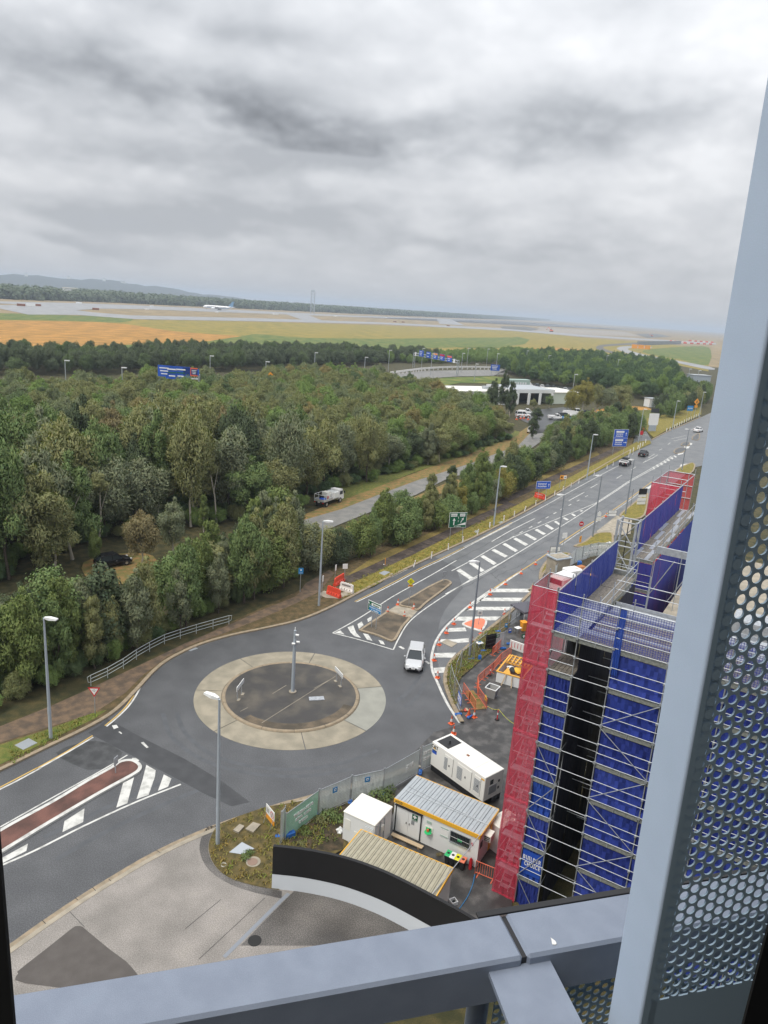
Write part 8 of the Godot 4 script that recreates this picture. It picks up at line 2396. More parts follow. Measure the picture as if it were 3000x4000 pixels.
# ---------- vehicles ----------
# local frame: +x is the front, y up, z to the side; kind: hatch, sedan, suv, ute, van
func ring8(x: float, hw: float, y0: float, y1: float, hw_top: float) -> Array:
	var m := lerpf(y0, y1, 0.55)
	return [Vector3(x, y0, -hw * 0.86), Vector3(x, y0, hw * 0.86), Vector3(x, y0 + 0.12, hw * 0.98), Vector3(x, m, hw), Vector3(x, y1 - 0.05, lerpf(hw, hw_top, 0.75)), Vector3(x, y1, hw_top * 0.88), Vector3(x, y1, -hw_top * 0.88), Vector3(x, y1 - 0.05, -lerpf(hw, hw_top, 0.75)), Vector3(x, m, -hw), Vector3(x, y0 + 0.12, -hw * 0.98)]

func wheel(o: Node, x: float, z: float, r: float) -> void:
	var s := S()
	tube(s, Vector3(x, r, z - 0.10), Vector3(x, r, z + 0.10), r, r, 16)
	var t := put("tyre", s, M["rubber"], o)
	var h := S()
	var e := 0.104 * signf(z)
	tube(h, Vector3(x, r, z + e * 0.5), Vector3(x, r, z + e), r * 0.62, r * 0.55, 12)
	put("rim", h, M["hub"], t)

func car(kind: String, label: String, at: Vector3, turn: float, paint: String, sc_ := 0.9) -> Node3D:
	var o := thing({"hatch": "hatchback_car", "sedan": "sedan_car", "suv": "off_roader", "ute": "utility_truck", "van": "delivery_van"}[kind], label, {"hatch": "car", "sedan": "car", "suv": "car", "ute": "pickup truck", "van": "van"}[kind], at, turn)
	o.scale = Vector3.ONE * sc_
	var L: float = {"hatch": 4.2, "sedan": 4.7, "suv": 4.6, "ute": 5.2, "van": 5.0}[kind]
	var hood: float = {"hatch": 0.92, "sedan": 0.88, "suv": 1.05, "ute": 1.05, "van": 1.1}[kind]
	var roof: float = {"hatch": 1.52, "sedan": 1.45, "suv": 1.8, "ute": 1.75, "van": 2.0}[kind]
	var hw := 0.86
	var h := L / 2.0
	var r := 0.31 if kind in ["hatch", "sedan"] else 0.37
	var tailh: float = {"hatch": 0.98, "sedan": 0.98, "suv": 1.1, "ute": 1.05, "van": 1.1}[kind]
	var y0 := 0.22 if kind in ["hatch", "sedan"] else 0.35
	var s := S()
	loft(s, [ring8(-h, hw * 0.80, y0 + 0.14, tailh - 0.12, hw * 0.72), ring8(-h + 0.12, hw * 0.93, y0, tailh - 0.02, hw * 0.82), ring8(-h + 0.8, hw, y0, tailh, hw * 0.86), ring8(0.2, hw, y0, hood + 0.05, hw * 0.88), ring8(h * 0.45, hw, y0, hood, hw * 0.86), ring8(h - 0.45, hw * 0.96, y0, hood - 0.12, hw * 0.80), ring8(h - 0.10, hw * 0.84, y0 + 0.04, hood - 0.26, hw * 0.70), ring8(h, hw * 0.70, y0 + 0.12, hood - 0.38, hw * 0.6)])
	put("body", s, M[paint], o)
	var c: Array = {"hatch": [h * 0.50, -h + 0.10, h * 0.10, -h + 0.55], "sedan": [h * 0.42, -h + 0.75, h * 0.06, -h + 1.45], "suv": [h * 0.45, -h + 0.06, h * 0.14, -h + 0.3], "ute": [h * 0.45, -h + 2.15, h * 0.14, -h + 2.3], "van": [h * 0.74, -h + 0.04, h * 0.42, -h + 0.12]}[kind]
	var yb := hood + 0.0
	var g := S()
	var wb := hw * 0.87
	var wt := hw * 0.70
	loft(g, [[Vector3(c[0], yb - 0.04, -wb), Vector3(c[0], yb - 0.04, wb), Vector3(c[1], yb - 0.02, wb), Vector3(c[1], yb - 0.02, -wb)], [Vector3(c[2], roof - 0.05, -wt), Vector3(c[2], roof - 0.05, wt), Vector3(c[3], roof - 0.05, wt), Vector3(c[3], roof - 0.05, -wt)]])
	put("windows", g, M["glass_dark"] if kind != "van" else M[paint], o)
	var rf := S()
	cbox(rf, Transform3D(Basis(), Vector3((c[2] + c[3]) / 2.0, roof - 0.02, 0)), Vector3(c[2] - c[3] + 0.12, 0.09, wt * 2.0 + 0.08), 0.035)
	put("roof", rf, M[paint], o)
	for z in [-1.0, 1.0]:
		for q in [[c[0], c[2]], [c[1], c[3]]]:
			pipe(o, "pillar", Vector3(q[0], yb - 0.03, z * wb), Vector3(q[1], roof - 0.03, z * wt), 0.05, M[paint])
		var mx: float = (c[0] + c[1]) / 2.0 + 0.1
		pipe(o, "pillar", Vector3(mx, yb - 0.03, z * (wb + 0.005)), Vector3(mx - 0.03, roof - 0.03, z * (wt + 0.005)), 0.045, M[paint])
		wheel(o, h - 0.85, z * (hw - 0.07), r)
		wheel(o, -h + 0.85, z * (hw - 0.07), r)
		block(o, "headlight", Vector3(h - 0.22, hood - 0.26, z * hw * 0.66), Vector3(0.26, 0.13, 0.26), M["lens"])
		block(o, "tail_light", Vector3(-h + 0.05, tailh - 0.26, z * hw * 0.74), Vector3(0.1, 0.26, 0.16), M["tail_red"])
		block(o, "mirror", Vector3(c[0] - 0.25, yb + 0.10, z * (hw + 0.08)), Vector3(0.12, 0.12, 0.16), M[paint])
		block(o, "door_handle", Vector3(0.05, hood - 0.16, z * (hw + 0.0)), Vector3(0.14, 0.03, 0.03), M["hub"])
	block(o, "grille", Vector3(h - 0.03, hood - 0.42, 0), Vector3(0.08, 0.12, 0.7), M["black"])
	block(o, "bumper_intake", Vector3(h - 0.02, y0 + 0.15, 0), Vector3(0.1, 0.1, 1.0), M["black"])
	for x in [-1.0, 1.0]:
		block(o, "number_plate", Vector3(x * (h + 0.01), y0 + 0.28, 0), Vector3(0.03, 0.11, 0.36), M["white_paint"])
	if kind == "ute":
		var bed := S()
		for q in [[Vector3(-h + 1.02, 1.05, -0.86), Vector3(2.04, 0.34, 0.04)], [Vector3(-h + 1.02, 1.05, 0.86), Vector3(2.04, 0.34, 0.04)], [Vector3(-h + 0.02, 1.05, 0), Vector3(0.04, 0.34, 1.68)], [Vector3(-h + 2.04, 1.05, 0), Vector3(0.04, 0.34, 1.68)], [Vector3(-h + 1.03, 0.9, 0), Vector3(2.0, 0.05, 1.68)]]:
			box(bed, q[0], q[1])
		put("tray", bed, M["white_car"] if paint == "black_car" else M[paint], o)
		pipe(o, "rack", Vector3(-h + 2.05, 1.2, -0.8), Vector3(-h + 2.05, 1.75, -0.8), 0.03, M["dark_metal"])
		pipe(o, "rack", Vector3(-h + 2.05, 1.2, 0.8), Vector3(-h + 2.05, 1.75, 0.8), 0.03, M["dark_metal"])
		pipe(o, "rack", Vector3(-h + 2.05, 1.75, -0.8), Vector3(-h + 2.05, 1.75, 0.8), 0.03, M["dark_metal"])
	return o

func vehicles() -> void:
	var sv := car("hatch", "silver hatchback driving into the roundabout beside the traffic cones", v3((P(2.75,-58.24) + P(4.1,-56.69) + P(4.56,-59.97) + P(3.21,-61.13)) / 4.0), yaw_of(P(3.44,-56.59) - P(3.92,-60.83)), "silver_paint", 0.93)
	block(sv, "badge", Vector3(2.1, 0.62, 0), Vector3(0.06, 0.08, 0.1), M["hub"])
	car("ute", "black utility truck with an open white tray driving away up the main road", Q(52.46,0,-161), yaw_of(P(61.32,-176.4) - P(52.46,-161)), "black_car", 0.98)
	car("sedan", "dark sedan driving away ahead of the black utility truck", Q(60.89,0,-174.7), yaw_of(P(67.49,-185.8) - P(60.89,-174.7)), "black_car", 0.98)
	car("hatch", "black car parked in the clearing under the trees", v3(P(-29.84,-77.49)), yaw_of(P(-29.04,-78.81) - P(-30.94,-76.97)), "black_car", 0.95)
	car("suv", "white off-roader parked on the track by the car park entrance", Q(38.22,0,-198.6), 1.2, "white_car", 1.0)
	car("sedan", "pale car nearly hidden by the window post on the far main road", Q(93.59,0,-224.6), 0.9, "white_car", 1.0)
	var p := (P(-10.47,-108.13) + P(-7.17,-111.09)) / 2.0
	var o := thing("flatbed_truck", "white flatbed work truck with a railed tray parked on the side road", "truck", v3(p + Vector2(0.2, -0.7)), yaw_of(P(-7.29,-111.06) - P(-9.03,-107.82)))
	var cab := S()
	loft(cab, [[Vector3(1.55, 0.5, -0.85), Vector3(1.55, 0.5, 0.85), Vector3(1.55, 2.1, 0.78), Vector3(1.55, 2.1, -0.78)], [Vector3(2.75, 0.5, -0.85), Vector3(2.75, 0.5, 0.85), Vector3(2.6, 2.05, 0.76), Vector3(2.6, 2.05, -0.76)], [Vector3(2.98, 0.5, -0.8), Vector3(2.98, 0.5, 0.8), Vector3(2.92, 1.2, 0.8), Vector3(2.92, 1.2, -0.8)]])
	put("cab", cab, M["white_car"], o)
	for z in [-1.0, 1.0]:
		block(o, "side_window", Vector3(2.15, 1.55, z * 0.825), Vector3(0.8, 0.55, 0.03), M["glass_dark"])
		block(o, "mirror", Vector3(2.75, 1.6, z * 1.02), Vector3(0.1, 0.34, 0.16), M["black"])
		for x in [-1.9, 1.9]:
			wheel(o, x, z * 0.78, 0.40)
		block(o, "tail_light", Vector3(-2.82, 0.75, z * 0.75), Vector3(0.05, 0.14, 0.2), M["tail_red"])
		block(o, "tray_side", Vector3(-1.55, 1.12, z * 0.9), Vector3(2.5, 0.3, 0.04), M["silver_paint"])
		for x in [-2.75, -1.6, -0.4]:
			pipe(o, "rail_post", Vector3(x, 1.0, z * 0.9), Vector3(x, 1.95, z * 0.9), 0.025, M["cabin_white"])
		pipe(o, "rail", Vector3(-2.75, 1.95, z * 0.9), Vector3(-0.4, 1.95, z * 0.9), 0.025, M["cabin_white"])
	var ws := S()
	quad(ws, Vector3(2.965, 1.22, -0.74), Vector3(2.965, 1.22, 0.74), Vector3(2.66, 1.98, 0.68), Vector3(2.66, 1.98, -0.68), Vector3(2, 1.4, 0))
	put("windscreen", ws, M["glass_dark"], o)
	pipe(o, "rail", Vector3(-2.75, 1.95, -0.9), Vector3(-2.75, 1.95, 0.9), 0.025, M["cabin_white"])
	block(o, "tray_back", Vector3(-2.8, 1.12, 0), Vector3(0.04, 0.3, 1.76), M["silver_paint"])
	block(o, "tray_floor", Vector3(-0.65, 0.93, 0), Vector3(4.3, 0.1, 1.8), M["hub"])
	block(o, "chassis", Vector3(-0.2, 0.68, 0), Vector3(5.2, 0.2, 0.8), M["black"])
	block(o, "tool_box", Vector3(0.75, 1.42, 0), Vector3(1.3, 0.86, 1.76), M["cabin_white"])
	block(o, "tank", Vector3(-0.55, 1.5, -0.2), Vector3(0.95, 1.0, 1.0), M["cabin_cream"])
	var lid := block(o, "blue_bag", Vector3(-2.0, 1.12, 0.15), Vector3(0.7, 0.32, 0.8), M["sign_blue"])
	block(o, "dark_load", Vector3(-1.5, 1.2, -0.3), Vector3(0.5, 0.5, 0.7), M["black"])
	block(o, "red_tool", Vector3(-1.05, 1.25, 0.5), Vector3(0.14, 0.5, 0.2), M["sign_red"])
	for x in [0.2, 0.75, 1.3]:
		pipe(o, "roof_rack", Vector3(x, 1.95, -0.85), Vector3(x, 1.95, 0.85), 0.025, M["galvanised"])
	block(o, "number_plate", Vector3(-2.84, 0.8, 0), Vector3(0.02, 0.12, 0.36), M["white_paint"])
	o = thing("market_truck", "blue and white truck side glimpsed between the trees at the left edge", "truck", Q(-48.32,0,-89.27), 0.2)
	block(o, "body", Vector3(0, 2.6, 0), Vector3(3.0, 3.4, 2.2), M["sign_blue"])
	block(o, "upper_panel", Vector3(0, 5.0, 0), Vector3(3.0, 1.3, 2.2), M["cabin_white"])
	block(o, "stripe", Vector3(0, 0.7, 0), Vector3(3.02, 0.5, 2.22), M["orange"])
	for x in [-1.0, 1.0]:
		wheel(o, x, 1.05, 0.42)
		wheel(o, x, -1.05, 0.42)

func car_hire() -> void:
	var b := thing("flat_building", "low white building with a deep flat canopy roof by the car park", "building")
	var a: Vector2 = P(43.91,-261.4)
	var c: Vector2 = P(53.4,-266.6)
	var d: Vector2 = P(38.96,-284.5)
	var yw := yaw_of(c - a)
	var u := (c - a).normalized()
	var w := Vector2(u.y, -u.x)
	var put_at := func(x: float, y: float, z: float) -> Vector3:
		return v3(a + u * x + w * z, y)
	block(b, "roof", put_at.call(8.0, 4.5, 9.0), Vector3(20.0, 1.2, 15.0), M["lamp_head"], yw)
	block(b, "roof_top", put_at.call(8.0, 5.15, 9.0), Vector3(19.4, 0.1, 14.4), M["roof_grey"], yw)
	block(b, "wall", put_at.call(8.0, 1.95, 12.5), Vector3(20.0, 3.8, 11.0), M["glass_dark"], yw)
	for x in [0.5, 5.5, 10.5, 16.0]:
		block(b, "column", put_at.call(x, 1.95, 0.5), Vector3(0.7, 3.9, 0.7), M["cabin_white"], yw)
	for x in [3.0, 8.0, 13.0]:
		block(b, "window", put_at.call(x, 1.9, 6.94), Vector3(3.6, 3.0, 0.12), M["black_gloss"], yw)
	b = thing("flat_building", "long white flat roofed building left of the canopy, behind the wood's corner", "building")
	block(b, "wall", put_at.call(-14.0, 2.2, 6.0), Vector3(22.0, 4.4, 14.0), M["cabin_white"], yw)
	block(b, "roof", put_at.call(-14.0, 4.55, 6.0), Vector3(22.6, 0.3, 14.6), M["cabin_cream"], yw)
	for k in 4:
		block(b, "window", put_at.call(-21.0 + 4.6 * k, 2.3, -1.05), Vector3(2.4, 1.6, 0.12), M["glass_dark"], yw)
	block(b, "roof_unit", put_at.call(-10.0, 5.2, 5.0), Vector3(3.0, 1.0, 2.0), M["galvanised"], yw)
	b = thing("flat_building", "pale green walled low building right of the canopy, behind the yellowish tree", "building")
	block(b, "wall", put_at.call(24.0, 2.0, 9.0), Vector3(14.0, 4.0, 14.0), M["pale_wall"], yw)
	block(b, "roof", put_at.call(24.0, 4.15, 9.0), Vector3(14.6, 0.3, 14.6), M["cabin_cream"], yw)
	block(b, "door", put_at.call(29.0, 1.4, 1.93), Vector3(2.0, 2.8, 0.12), M["black"], yw)
	var o := thing("shipping_container", "pale green container behind the low white building", "container", Q(54.07,0,-330), yw)
	block(o, "box", Vector3(0, 1.6, 0), Vector3(13.0, 3.2, 3.0), M["pale_green"])
	for k in 12:
		block(o, "rib", Vector3(-6.0 + 1.1 * k, 1.6, 1.52), Vector3(0.3, 3.0, 0.06), M["pale_green"])
	for k in 5:
		block(o, "letter_panel", Vector3(-1.5 + 1.4 * k, 1.6, 1.57), Vector3(0.9, 0.9, 0.04), M["cabin_white"])
	o = thing("white_hut", "small white hut on the grass right of the car park", "hut", Q(100.68,0,-287.2), 0.35)
	block(o, "wall", Vector3(0, 1.6, 0), Vector3(6.5, 3.2, 3.2), M["cabin_white"])
	block(o, "roof", Vector3(0, 3.28, 0), Vector3(6.9, 0.16, 3.6), M["roof_grey"])
	block(o, "door", Vector3(-1.5, 1.2, 1.62), Vector3(1.1, 2.3, 0.06), M["lamp_grey"])
	block(o, "window", Vector3(1.2, 1.9, 1.62), Vector3(1.3, 0.9, 0.06), M["glass_dark"])
	o = thing("grey_shed", "low grey shed beyond the tree belt near the window post", "shed", Q(177.1,0,-438), 0.3)
	block(o, "wall", Vector3(0, 2.2, 0), Vector3(12.0, 4.4, 6.0), M["lamp_grey"])
	block(o, "roof", Vector3(0, 4.5, 0), Vector3(12.6, 0.25, 6.6), M["roof_grey"])
	var park := [
		["ute", Q(43.3,0,-236.2), 0.1, "white_car", "white pickup parked nearest the building's dark entrance"], ["suv", Q(40.7,0,-228.7), 0.25, "white_car", "white off-roader parked below the white pickup by the red cones"], ["ute", Q(51.24,0,-228.7), 0.15, "white_car", "white pickup parked at the left of the round traffic island"], ["suv", Q(54.57,0,-232.3), 0.25, "black_car", "black off-roader parked between two white vehicles"], ["van", Q(57.46,0,-237.1), 0.2, "white_car", "white van behind the black off-roader"], ["suv", Q(61.99,0,-245.8), -0.5, "white_car", "white off-roader parked behind the yellowish tree"], ["suv", Q(65.28,0,-243.2), -0.1, "black_car", "dark off-roader parked alone right of the trees"], ["van", Q(69.05,0,-240.2), 0.3, "white_car", "white van at the right end of the car park by the green shrubs"],
		["van", Q(59.73,0,-334), 0.1, "white_car", "white van first in the far row behind the building"], ["suv", Q(63.84,0,-332.2), 1.4, "grey_car", "grey off-roader second in the far row"], ["hatch", Q(65.75,0,-330.3), 1.4, "white_car", "white car third in the far row"], ["suv", Q(67.92,0,-329.8), 1.4, "grey_car", "grey off-roader fourth in the far row"], ["suv", Q(70.26,0,-328.9), 1.4, "black_car", "dark off-roader fifth in the far row"], ["hatch", Q(72.27,0,-326.5), 1.4, "black_car", "dark car sixth in the far row"], ["hatch", Q(74.89,0,-325.7), 1.4, "silver_paint", "silver car seventh in the far row by the pale lamp"], ["sedan", Q(91.44,0,-323.2), 1.2, "white_car", "white car seen through the gap behind the olive trees"], ["hatch", Q(89.6,0,-315.2), 1.2, "jet_blue", "blue car below the white one in the gap behind the olive trees"]]
	for q in park:
		car(q[0], q[4], q[1], q[2], q[3], 1.05)
	var isl := S()
	prism(isl, smooth([P(53.14,-226.4),P(57.43,-233.7),P(59.77,-232.9),P(57.9,-227.4),P(54.22,-223.7)], 3, true), 0.0, 0.15)
	struct("traffic_island", isl, M["dirt_track"])
	var fp: Array = [P(51.02,-219.8),P(52.9,-218.3),P(55.42,-218.8),P(57.52,-218.1),P(58.39,-217.9),P(61.21,-226.2)]
	for k in fp.size():
		o = thing("blue_post", "blue barrier post beside the round island of the car park", "post", v3(fp[k]), 0.0, "blue posts of the car park")
		block(o, "post", Vector3(0, 1.2, 0), Vector3(0.4, 2.4, 0.3), M["sign_sky"])
		block(o, "foot", Vector3(0, 0.1, 0), Vector3(1.0, 0.2, 0.7), M["sign_sky"])
	for k in 4:
		o = thing("traffic_cone", "small far cone by the white off-roader at the car park entrance", "traffic cone", v3([P(37.76,-222),P(39.46,-224.8),P(40.65,-226),P(41.57,-223.9)][k]), 0.0, "cones at the car park entrance")
		make_cone(o)
		o.scale = Vector3.ONE * 1.9
	o = thing("stop_sign", "red stop sign at the far junction corner", "sign", Q(65.87,0,-194.6), 0.4)
	pipe(o, "leg", Vector3(0.6, 0, 0), Vector3(0.6, 2.6, 0), 0.06, M["galvanised"])
	var st := S()
	tube(st, Vector3(0.6, 2.6, 0.06), Vector3(0.6, 2.6, 0.12), 0.6, 0.6, 8)
	put("disc", st, M["sign_red"], o)
	o = thing("orange_barrier", "small orange barrier left of the white board sign", "barrier", Q(73.92,0,-216.4), 0.4)
	block(o, "board", Vector3(0, 0.8, 0), Vector3(1.4, 1.2, 0.1), M["orange"])
	for x in [-0.5, 0.5]:
		block(o, "leg", Vector3(x, 0.15, 0), Vector3(0.1, 0.3, 0.6), M["dark_metal"])

# ---------- overhead signs and the bend of the approach road ----------
func gantry(label: String, l: Vector3, r: Vector3, h: float, boards: Array) -> void:
	var d := Vector2(r.x - l.x, r.z - l.z)
	var L := d.length()
	var o := thing("sign_gantry", label, "sign gantry", (l + r) / 2.0, yaw_of(d))
	for x in [-L / 2.0, L / 2.0]:
		for z in [-0.5, 0.5]:
			pipe(o, "leg", Vector3(x, 0, z), Vector3(x, h + 1.2, z), 0.16, M["galvanised"])
		for k in 4:
			pipe(o, "brace", Vector3(x, 0.8 + k * 1.6, -0.5), Vector3(x, 2.2 + k * 1.6, 0.5), 0.08, M["galvanised"])
	for y in [h, h + 1.2]:
		for z in [-0.5, 0.5]:
			pipe(o, "chord", Vector3(-L / 2.0, y, z), Vector3(L / 2.0, y, z), 0.13, M["galvanised"])
	for k in 14:
		pipe(o, "lattice", Vector3(-L / 2.0 + L * k / 14.0, h if k % 2 else h + 1.2, 0.5), Vector3(-L / 2.0 + L * (k + 1) / 14.0, h + 1.2 if k % 2 else h, 0.5), 0.07, M["galvanised"])
	for q in boards:
		var b := block(o, "board", Vector3(q[0] * L, h + 0.6 + q[3], 0.75), Vector3(q[1], q[2], 0.12), M[q[4]])
		if q[4] == "sign_blue":
			for k in 3:
				block(o, "writing", Vector3(q[0] * L - q[1] * 0.1, h + 0.6 + q[3] + q[2] * (0.26 - 0.26 * k), 0.83), Vector3(q[1] * (0.6 - 0.1 * k), q[2] * 0.09, 0.04), M["white_paint" if k != q[5] else "sign_green"])
			if q[5] >= 10:
				block(o, "top_panel", Vector3(q[0] * L, h + 0.6 + q[3] + q[2] * 0.32, 0.84), Vector3(q[1] * 0.94, q[2] * 0.26, 0.05), M["sign_orange" if q[5] == 10 else "sign_red" if q[5] == 11 else "orange"])

func gantries() -> void:
	gantry("overhead sign gantry with five blue boards over the bend of the approach road", Q(9.98,0,-397.1), Q(30.21,0,-359.1), 6.4, [[-0.30, 4.6, 3.0, 1.0, "sign_blue", 5], [-0.13, 4.4, 3.0, 0.9, "sign_blue", 1], [0.03, 4.2, 3.0, 0.9, "sign_blue", 10], [0.18, 4.6, 3.0, 0.9, "sign_blue", 11], [0.34, 4.4, 3.0, 0.8, "sign_blue", 12], [-0.44, 1.3, 1.9, 0.2, "cabin_white", 0], [0.44, 1.3, 1.9, 0.2, "cabin_white", 0]])
	var l: Vector3 = Q(-63.81,9,-202.9)
	var r: Vector3 = Q(-52.9,9,-202.3)
	gantry("row of blue overhead signs half hidden in the trees at left", Vector3(l.x, 0, l.z), Vector3(r.x, 0, r.z), 7.4, [[-0.32, 4.4, 3.0, 1.0, "sign_blue", 5], [-0.12, 4.4, 3.4, 0.7, "sign_blue", 1], [0.10, 4.4, 3.4, 0.8, "sign_blue", 1], [0.30, 4.0, 2.2, 1.3, "orange", 0], [0.42, 2.2, 1.6, 1.3, "sign_blue", 4]])
	var o := thing("direction_sign", "small blue sign board on the bend by the white road barrier", "sign", Q(51.12,0,-381.9), 0.3)
	block(o, "board", Vector3(0, 4.0, 0), Vector3(5.0, 3.0, 0.15), M["sign_blue"])
	for k in 3:
		block(o, "writing", Vector3(-0.4, 4.8 - 0.75 * k, 0.1), Vector3(3.4 - 0.5 * k, 0.3, 0.05), M["white_paint"])
	for x in [-1.8, 1.8]:
		pipe(o, "leg", Vector3(x, 0, -0.12), Vector3(x, 4.0, -0.12), 0.12, M["galvanised"])
	var p := smooth([P(-1.66,-339),P(7.81,-361.8),P(15.52,-379.3),P(28.15,-399.2),P(42.79,-414.4),P(54.97,-423.1)], 5)
	o = thing("road_barrier", "long white roadside barrier curving round the bend of the approach road", "barrier")
	for k in p.size() - 1:
		var d: Vector2 = p[k + 1] - p[k]
		block(o, "rail", v3((p[k] + p[k + 1]) / 2.0, 1.35), Vector3(d.length() + 0.1, 0.9, 0.25), M["barrier_white"], yaw_of(d))
		block(o, "post", v3(p[k], 0.9), Vector3(0.4, 1.8, 0.4), M["barrier_white"], yaw_of(d))

# ---------- the airfield ----------
func airfield() -> void:
	var o := thing("airliner", "white airliner with a blue tail rolling on the far runway", "airplane", Vector3(-354, 0.2, -1497), -0.13)
	o.rotation.y = PI - 0.16
	var rings := []
	for q in [[32.0, 0.2, 4.3], [31.0, 1.2, 4.5], [28.5, 2.3, 5.0], [25.0, 3.0, 5.3], [10.0, 3.1, 5.4], [-12.0, 3.1, 5.4], [-20.0, 2.5, 5.9], [-27.0, 1.4, 6.6], [-31.5, 0.4, 7.2]]:
		var rg := []
		for k in 14:
			rg.append(Vector3(q[0], q[2] + sin(TAU * k / 14.0) * q[1], cos(TAU * k / 14.0) * q[1]))
		rings.append(rg)
	var s := S()
	loft(s, rings)
	put("fuselage", s, M["white_car"], o)
	for z in [-1.0, 1.0]:
		var w := S()
		loft(w, [[Vector3(8, 4.0, z * 2.5), Vector3(-4, 4.0, z * 2.5), Vector3(-4, 4.9, z * 2.5), Vector3(8, 5.0, z * 2.5)], [Vector3(-7, 6.2, z * 28), Vector3(-10.5, 6.2, z * 28), Vector3(-10.5, 6.5, z * 28), Vector3(-7, 6.5, z * 28)]])
		put("wing", w, M["lamp_head"], o)
		var en := S()
		tube(en, Vector3(9.5, 3.0, z * 9.5), Vector3(3.0, 3.1, z * 9.5), 1.75, 1.2, 14)
		put("engine", en, M["white_car"], o)
		var st := S()
		loft(st, [[Vector3(-24, 6.6, z * 1.0), Vector3(-29.5, 6.6, z * 1.0), Vector3(-29.5, 7.0, z * 1.0), Vector3(-24, 7.0, z * 1.0)], [Vector3(-29, 7.6, z * 10.5), Vector3(-32, 7.6, z * 10.5), Vector3(-32, 7.8, z * 10.5), Vector3(-29, 7.8, z * 10.5)]])
		put("tailplane", st, M["white_car"], o)
		var lg := S()
		tube(lg, Vector3(-2, 0.9, z * 4.0 - 0.8), Vector3(-2, 0.9, z * 4.0 + 0.8), 0.9, 0.9, 12)
		tube(lg, Vector3(-4, 0.9, z * 4.0 - 0.8), Vector3(-4, 0.9, z * 4.0 + 0.8), 0.9, 0.9, 12)
		tube(lg, Vector3(-3, 0.9, z * 4.0), Vector3(-3, 3.6, z * 4.0), 0.3, 0.3, 8)
		put("main_gear", lg, M["rubber"], o)
		block(o, "window_line", Vector3(3, 6.2, z * 3.03), Vector3(40, 0.4, 0.1), M["glass_dark"])
		block(o, "belly_stripe", Vector3(0, 4.3, z * 2.93), Vector3(46, 0.7, 0.12), M["jet_blue"])
	var fin := S()
	loft(fin, [[Vector3(-20, 7.6, -0.4), Vector3(-30, 7.6, -0.4), Vector3(-30, 7.6, 0.4), Vector3(-20, 7.6, 0.4)], [Vector3(-29, 18.0, -0.15), Vector3(-33, 18.0, -0.15), Vector3(-33, 18.0, 0.15), Vector3(-29, 18.0, 0.15)]])
	put("tail_fin", fin, M["jet_blue"], o)
	block(o, "cockpit_window", Vector3(29.9, 5.9, 0), Vector3(1.4, 0.7, 2.6), M["black"])
	var ng := S()
	tube(ng, Vector3(24, 0.6, -0.5), Vector3(24, 0.6, 0.5), 0.6, 0.6, 12)
	tube(ng, Vector3(24, 0.6, 0), Vector3(24, 2.8, 0), 0.2, 0.2, 8)
	put("nose_gear", ng, M["rubber"], o)
	var bits := [[Q(-507.6,0,-1208), "white", 9.0, "small white hut beside the far runway at left"], [Q(-447.6,0,-924.8), "white", 10.0, "white vehicle-sized box at the left taxiway"], [Q(-449.8,0,-905.1), "rust", 9.0, "low rusty box left on the dry grass"], [Q(-450.8,0,-948.6), "rust", 8.0, "low rusty box right of the white box"], [Q(-383.5,0,-962.9), "rust", 8.0, "dark low marker on the dry grass by the taxiway"], [Q(-378.3,0,-1144), "white", 6.0, "white marker box before the airliner"], [Q(-449.2,0,-1386), "white", 7.0, "white marker box beyond the taxiway bend"], [Q(-307,0,-1288), "white", 6.0, "white marker box below the airliner"], [Q(-234.2,0,-1456), "white", 10.0, "white box on the dry strip at the taxiway fork"], [Q(-139.49,0,-1703), "white", 8.0, "white box on the tan strip, middle of the airfield"], [Q(-33.56,0,-2057), "white", 8.0, "white box on the tan strip, right part"], [Q(-6.09,0,-1594), "rust", 6.0, "dark marker at the taxiway edge, right part"], [Q(11.16,0,-1609), "rust", 6.0, "dark marker right of the other at the taxiway edge"], [Q(103.66,0,-1563), "rust", 6.0, "dark marker at the right taxiway bend"]]
	for q in bits:
		o = thing("airfield_marker", q[3], "marker box", q[0], 0.4)
		block(o, "box", Vector3(0, q[2] * 0.16, 0), Vector3(q[2], q[2] * 0.32, q[2] * 0.4), M["cabin_white"] if q[1] == "white" else M["rust"])
		block(o, "base", Vector3(0, 0.1, 0), Vector3(q[2] * 1.1, 0.3, q[2] * 0.5), M["concrete"])
	for q in [[Q(362.2,0,-1795), 1.0, "red orange excavator with raised arm on the earthworks"], [Q(751.2,0,-2251), 0.7, "smaller excavator on the dark fill at right"]]:
		o = thing("excavator", q[2], "excavator", q[0], 2.6)
		o.scale = Vector3.ONE * q[1] * 2.3
		for z in [-1.1, 1.1]:
			var tr := S()
			cbox(tr, Transform3D(Basis(), Vector3(0, 0.4, z)), Vector3(3.6, 0.8, 0.5), 0.2)
			put("track", tr, M["rubber"], o)
		block(o, "body", Vector3(-0.3, 1.4, 0), Vector3(2.6, 1.1, 2.4), M["orange"])
		block(o, "cab", Vector3(0.7, 2.3, 0.6), Vector3(1.2, 1.3, 1.0), M["glass_dark"])
		pipe(o, "boom", Vector3(0.9, 1.8, -0.3), Vector3(3.2, 4.4, -0.3), 0.22, M["orange"])
		pipe(o, "stick", Vector3(3.2, 4.4, -0.3), Vector3(4.9, 2.2, -0.3), 0.16, M["orange"])
		block(o, "bucket", Vector3(4.8, 1.8, -0.3), Vector3(0.7, 0.7, 0.8), M["rust"])
	var n := 0
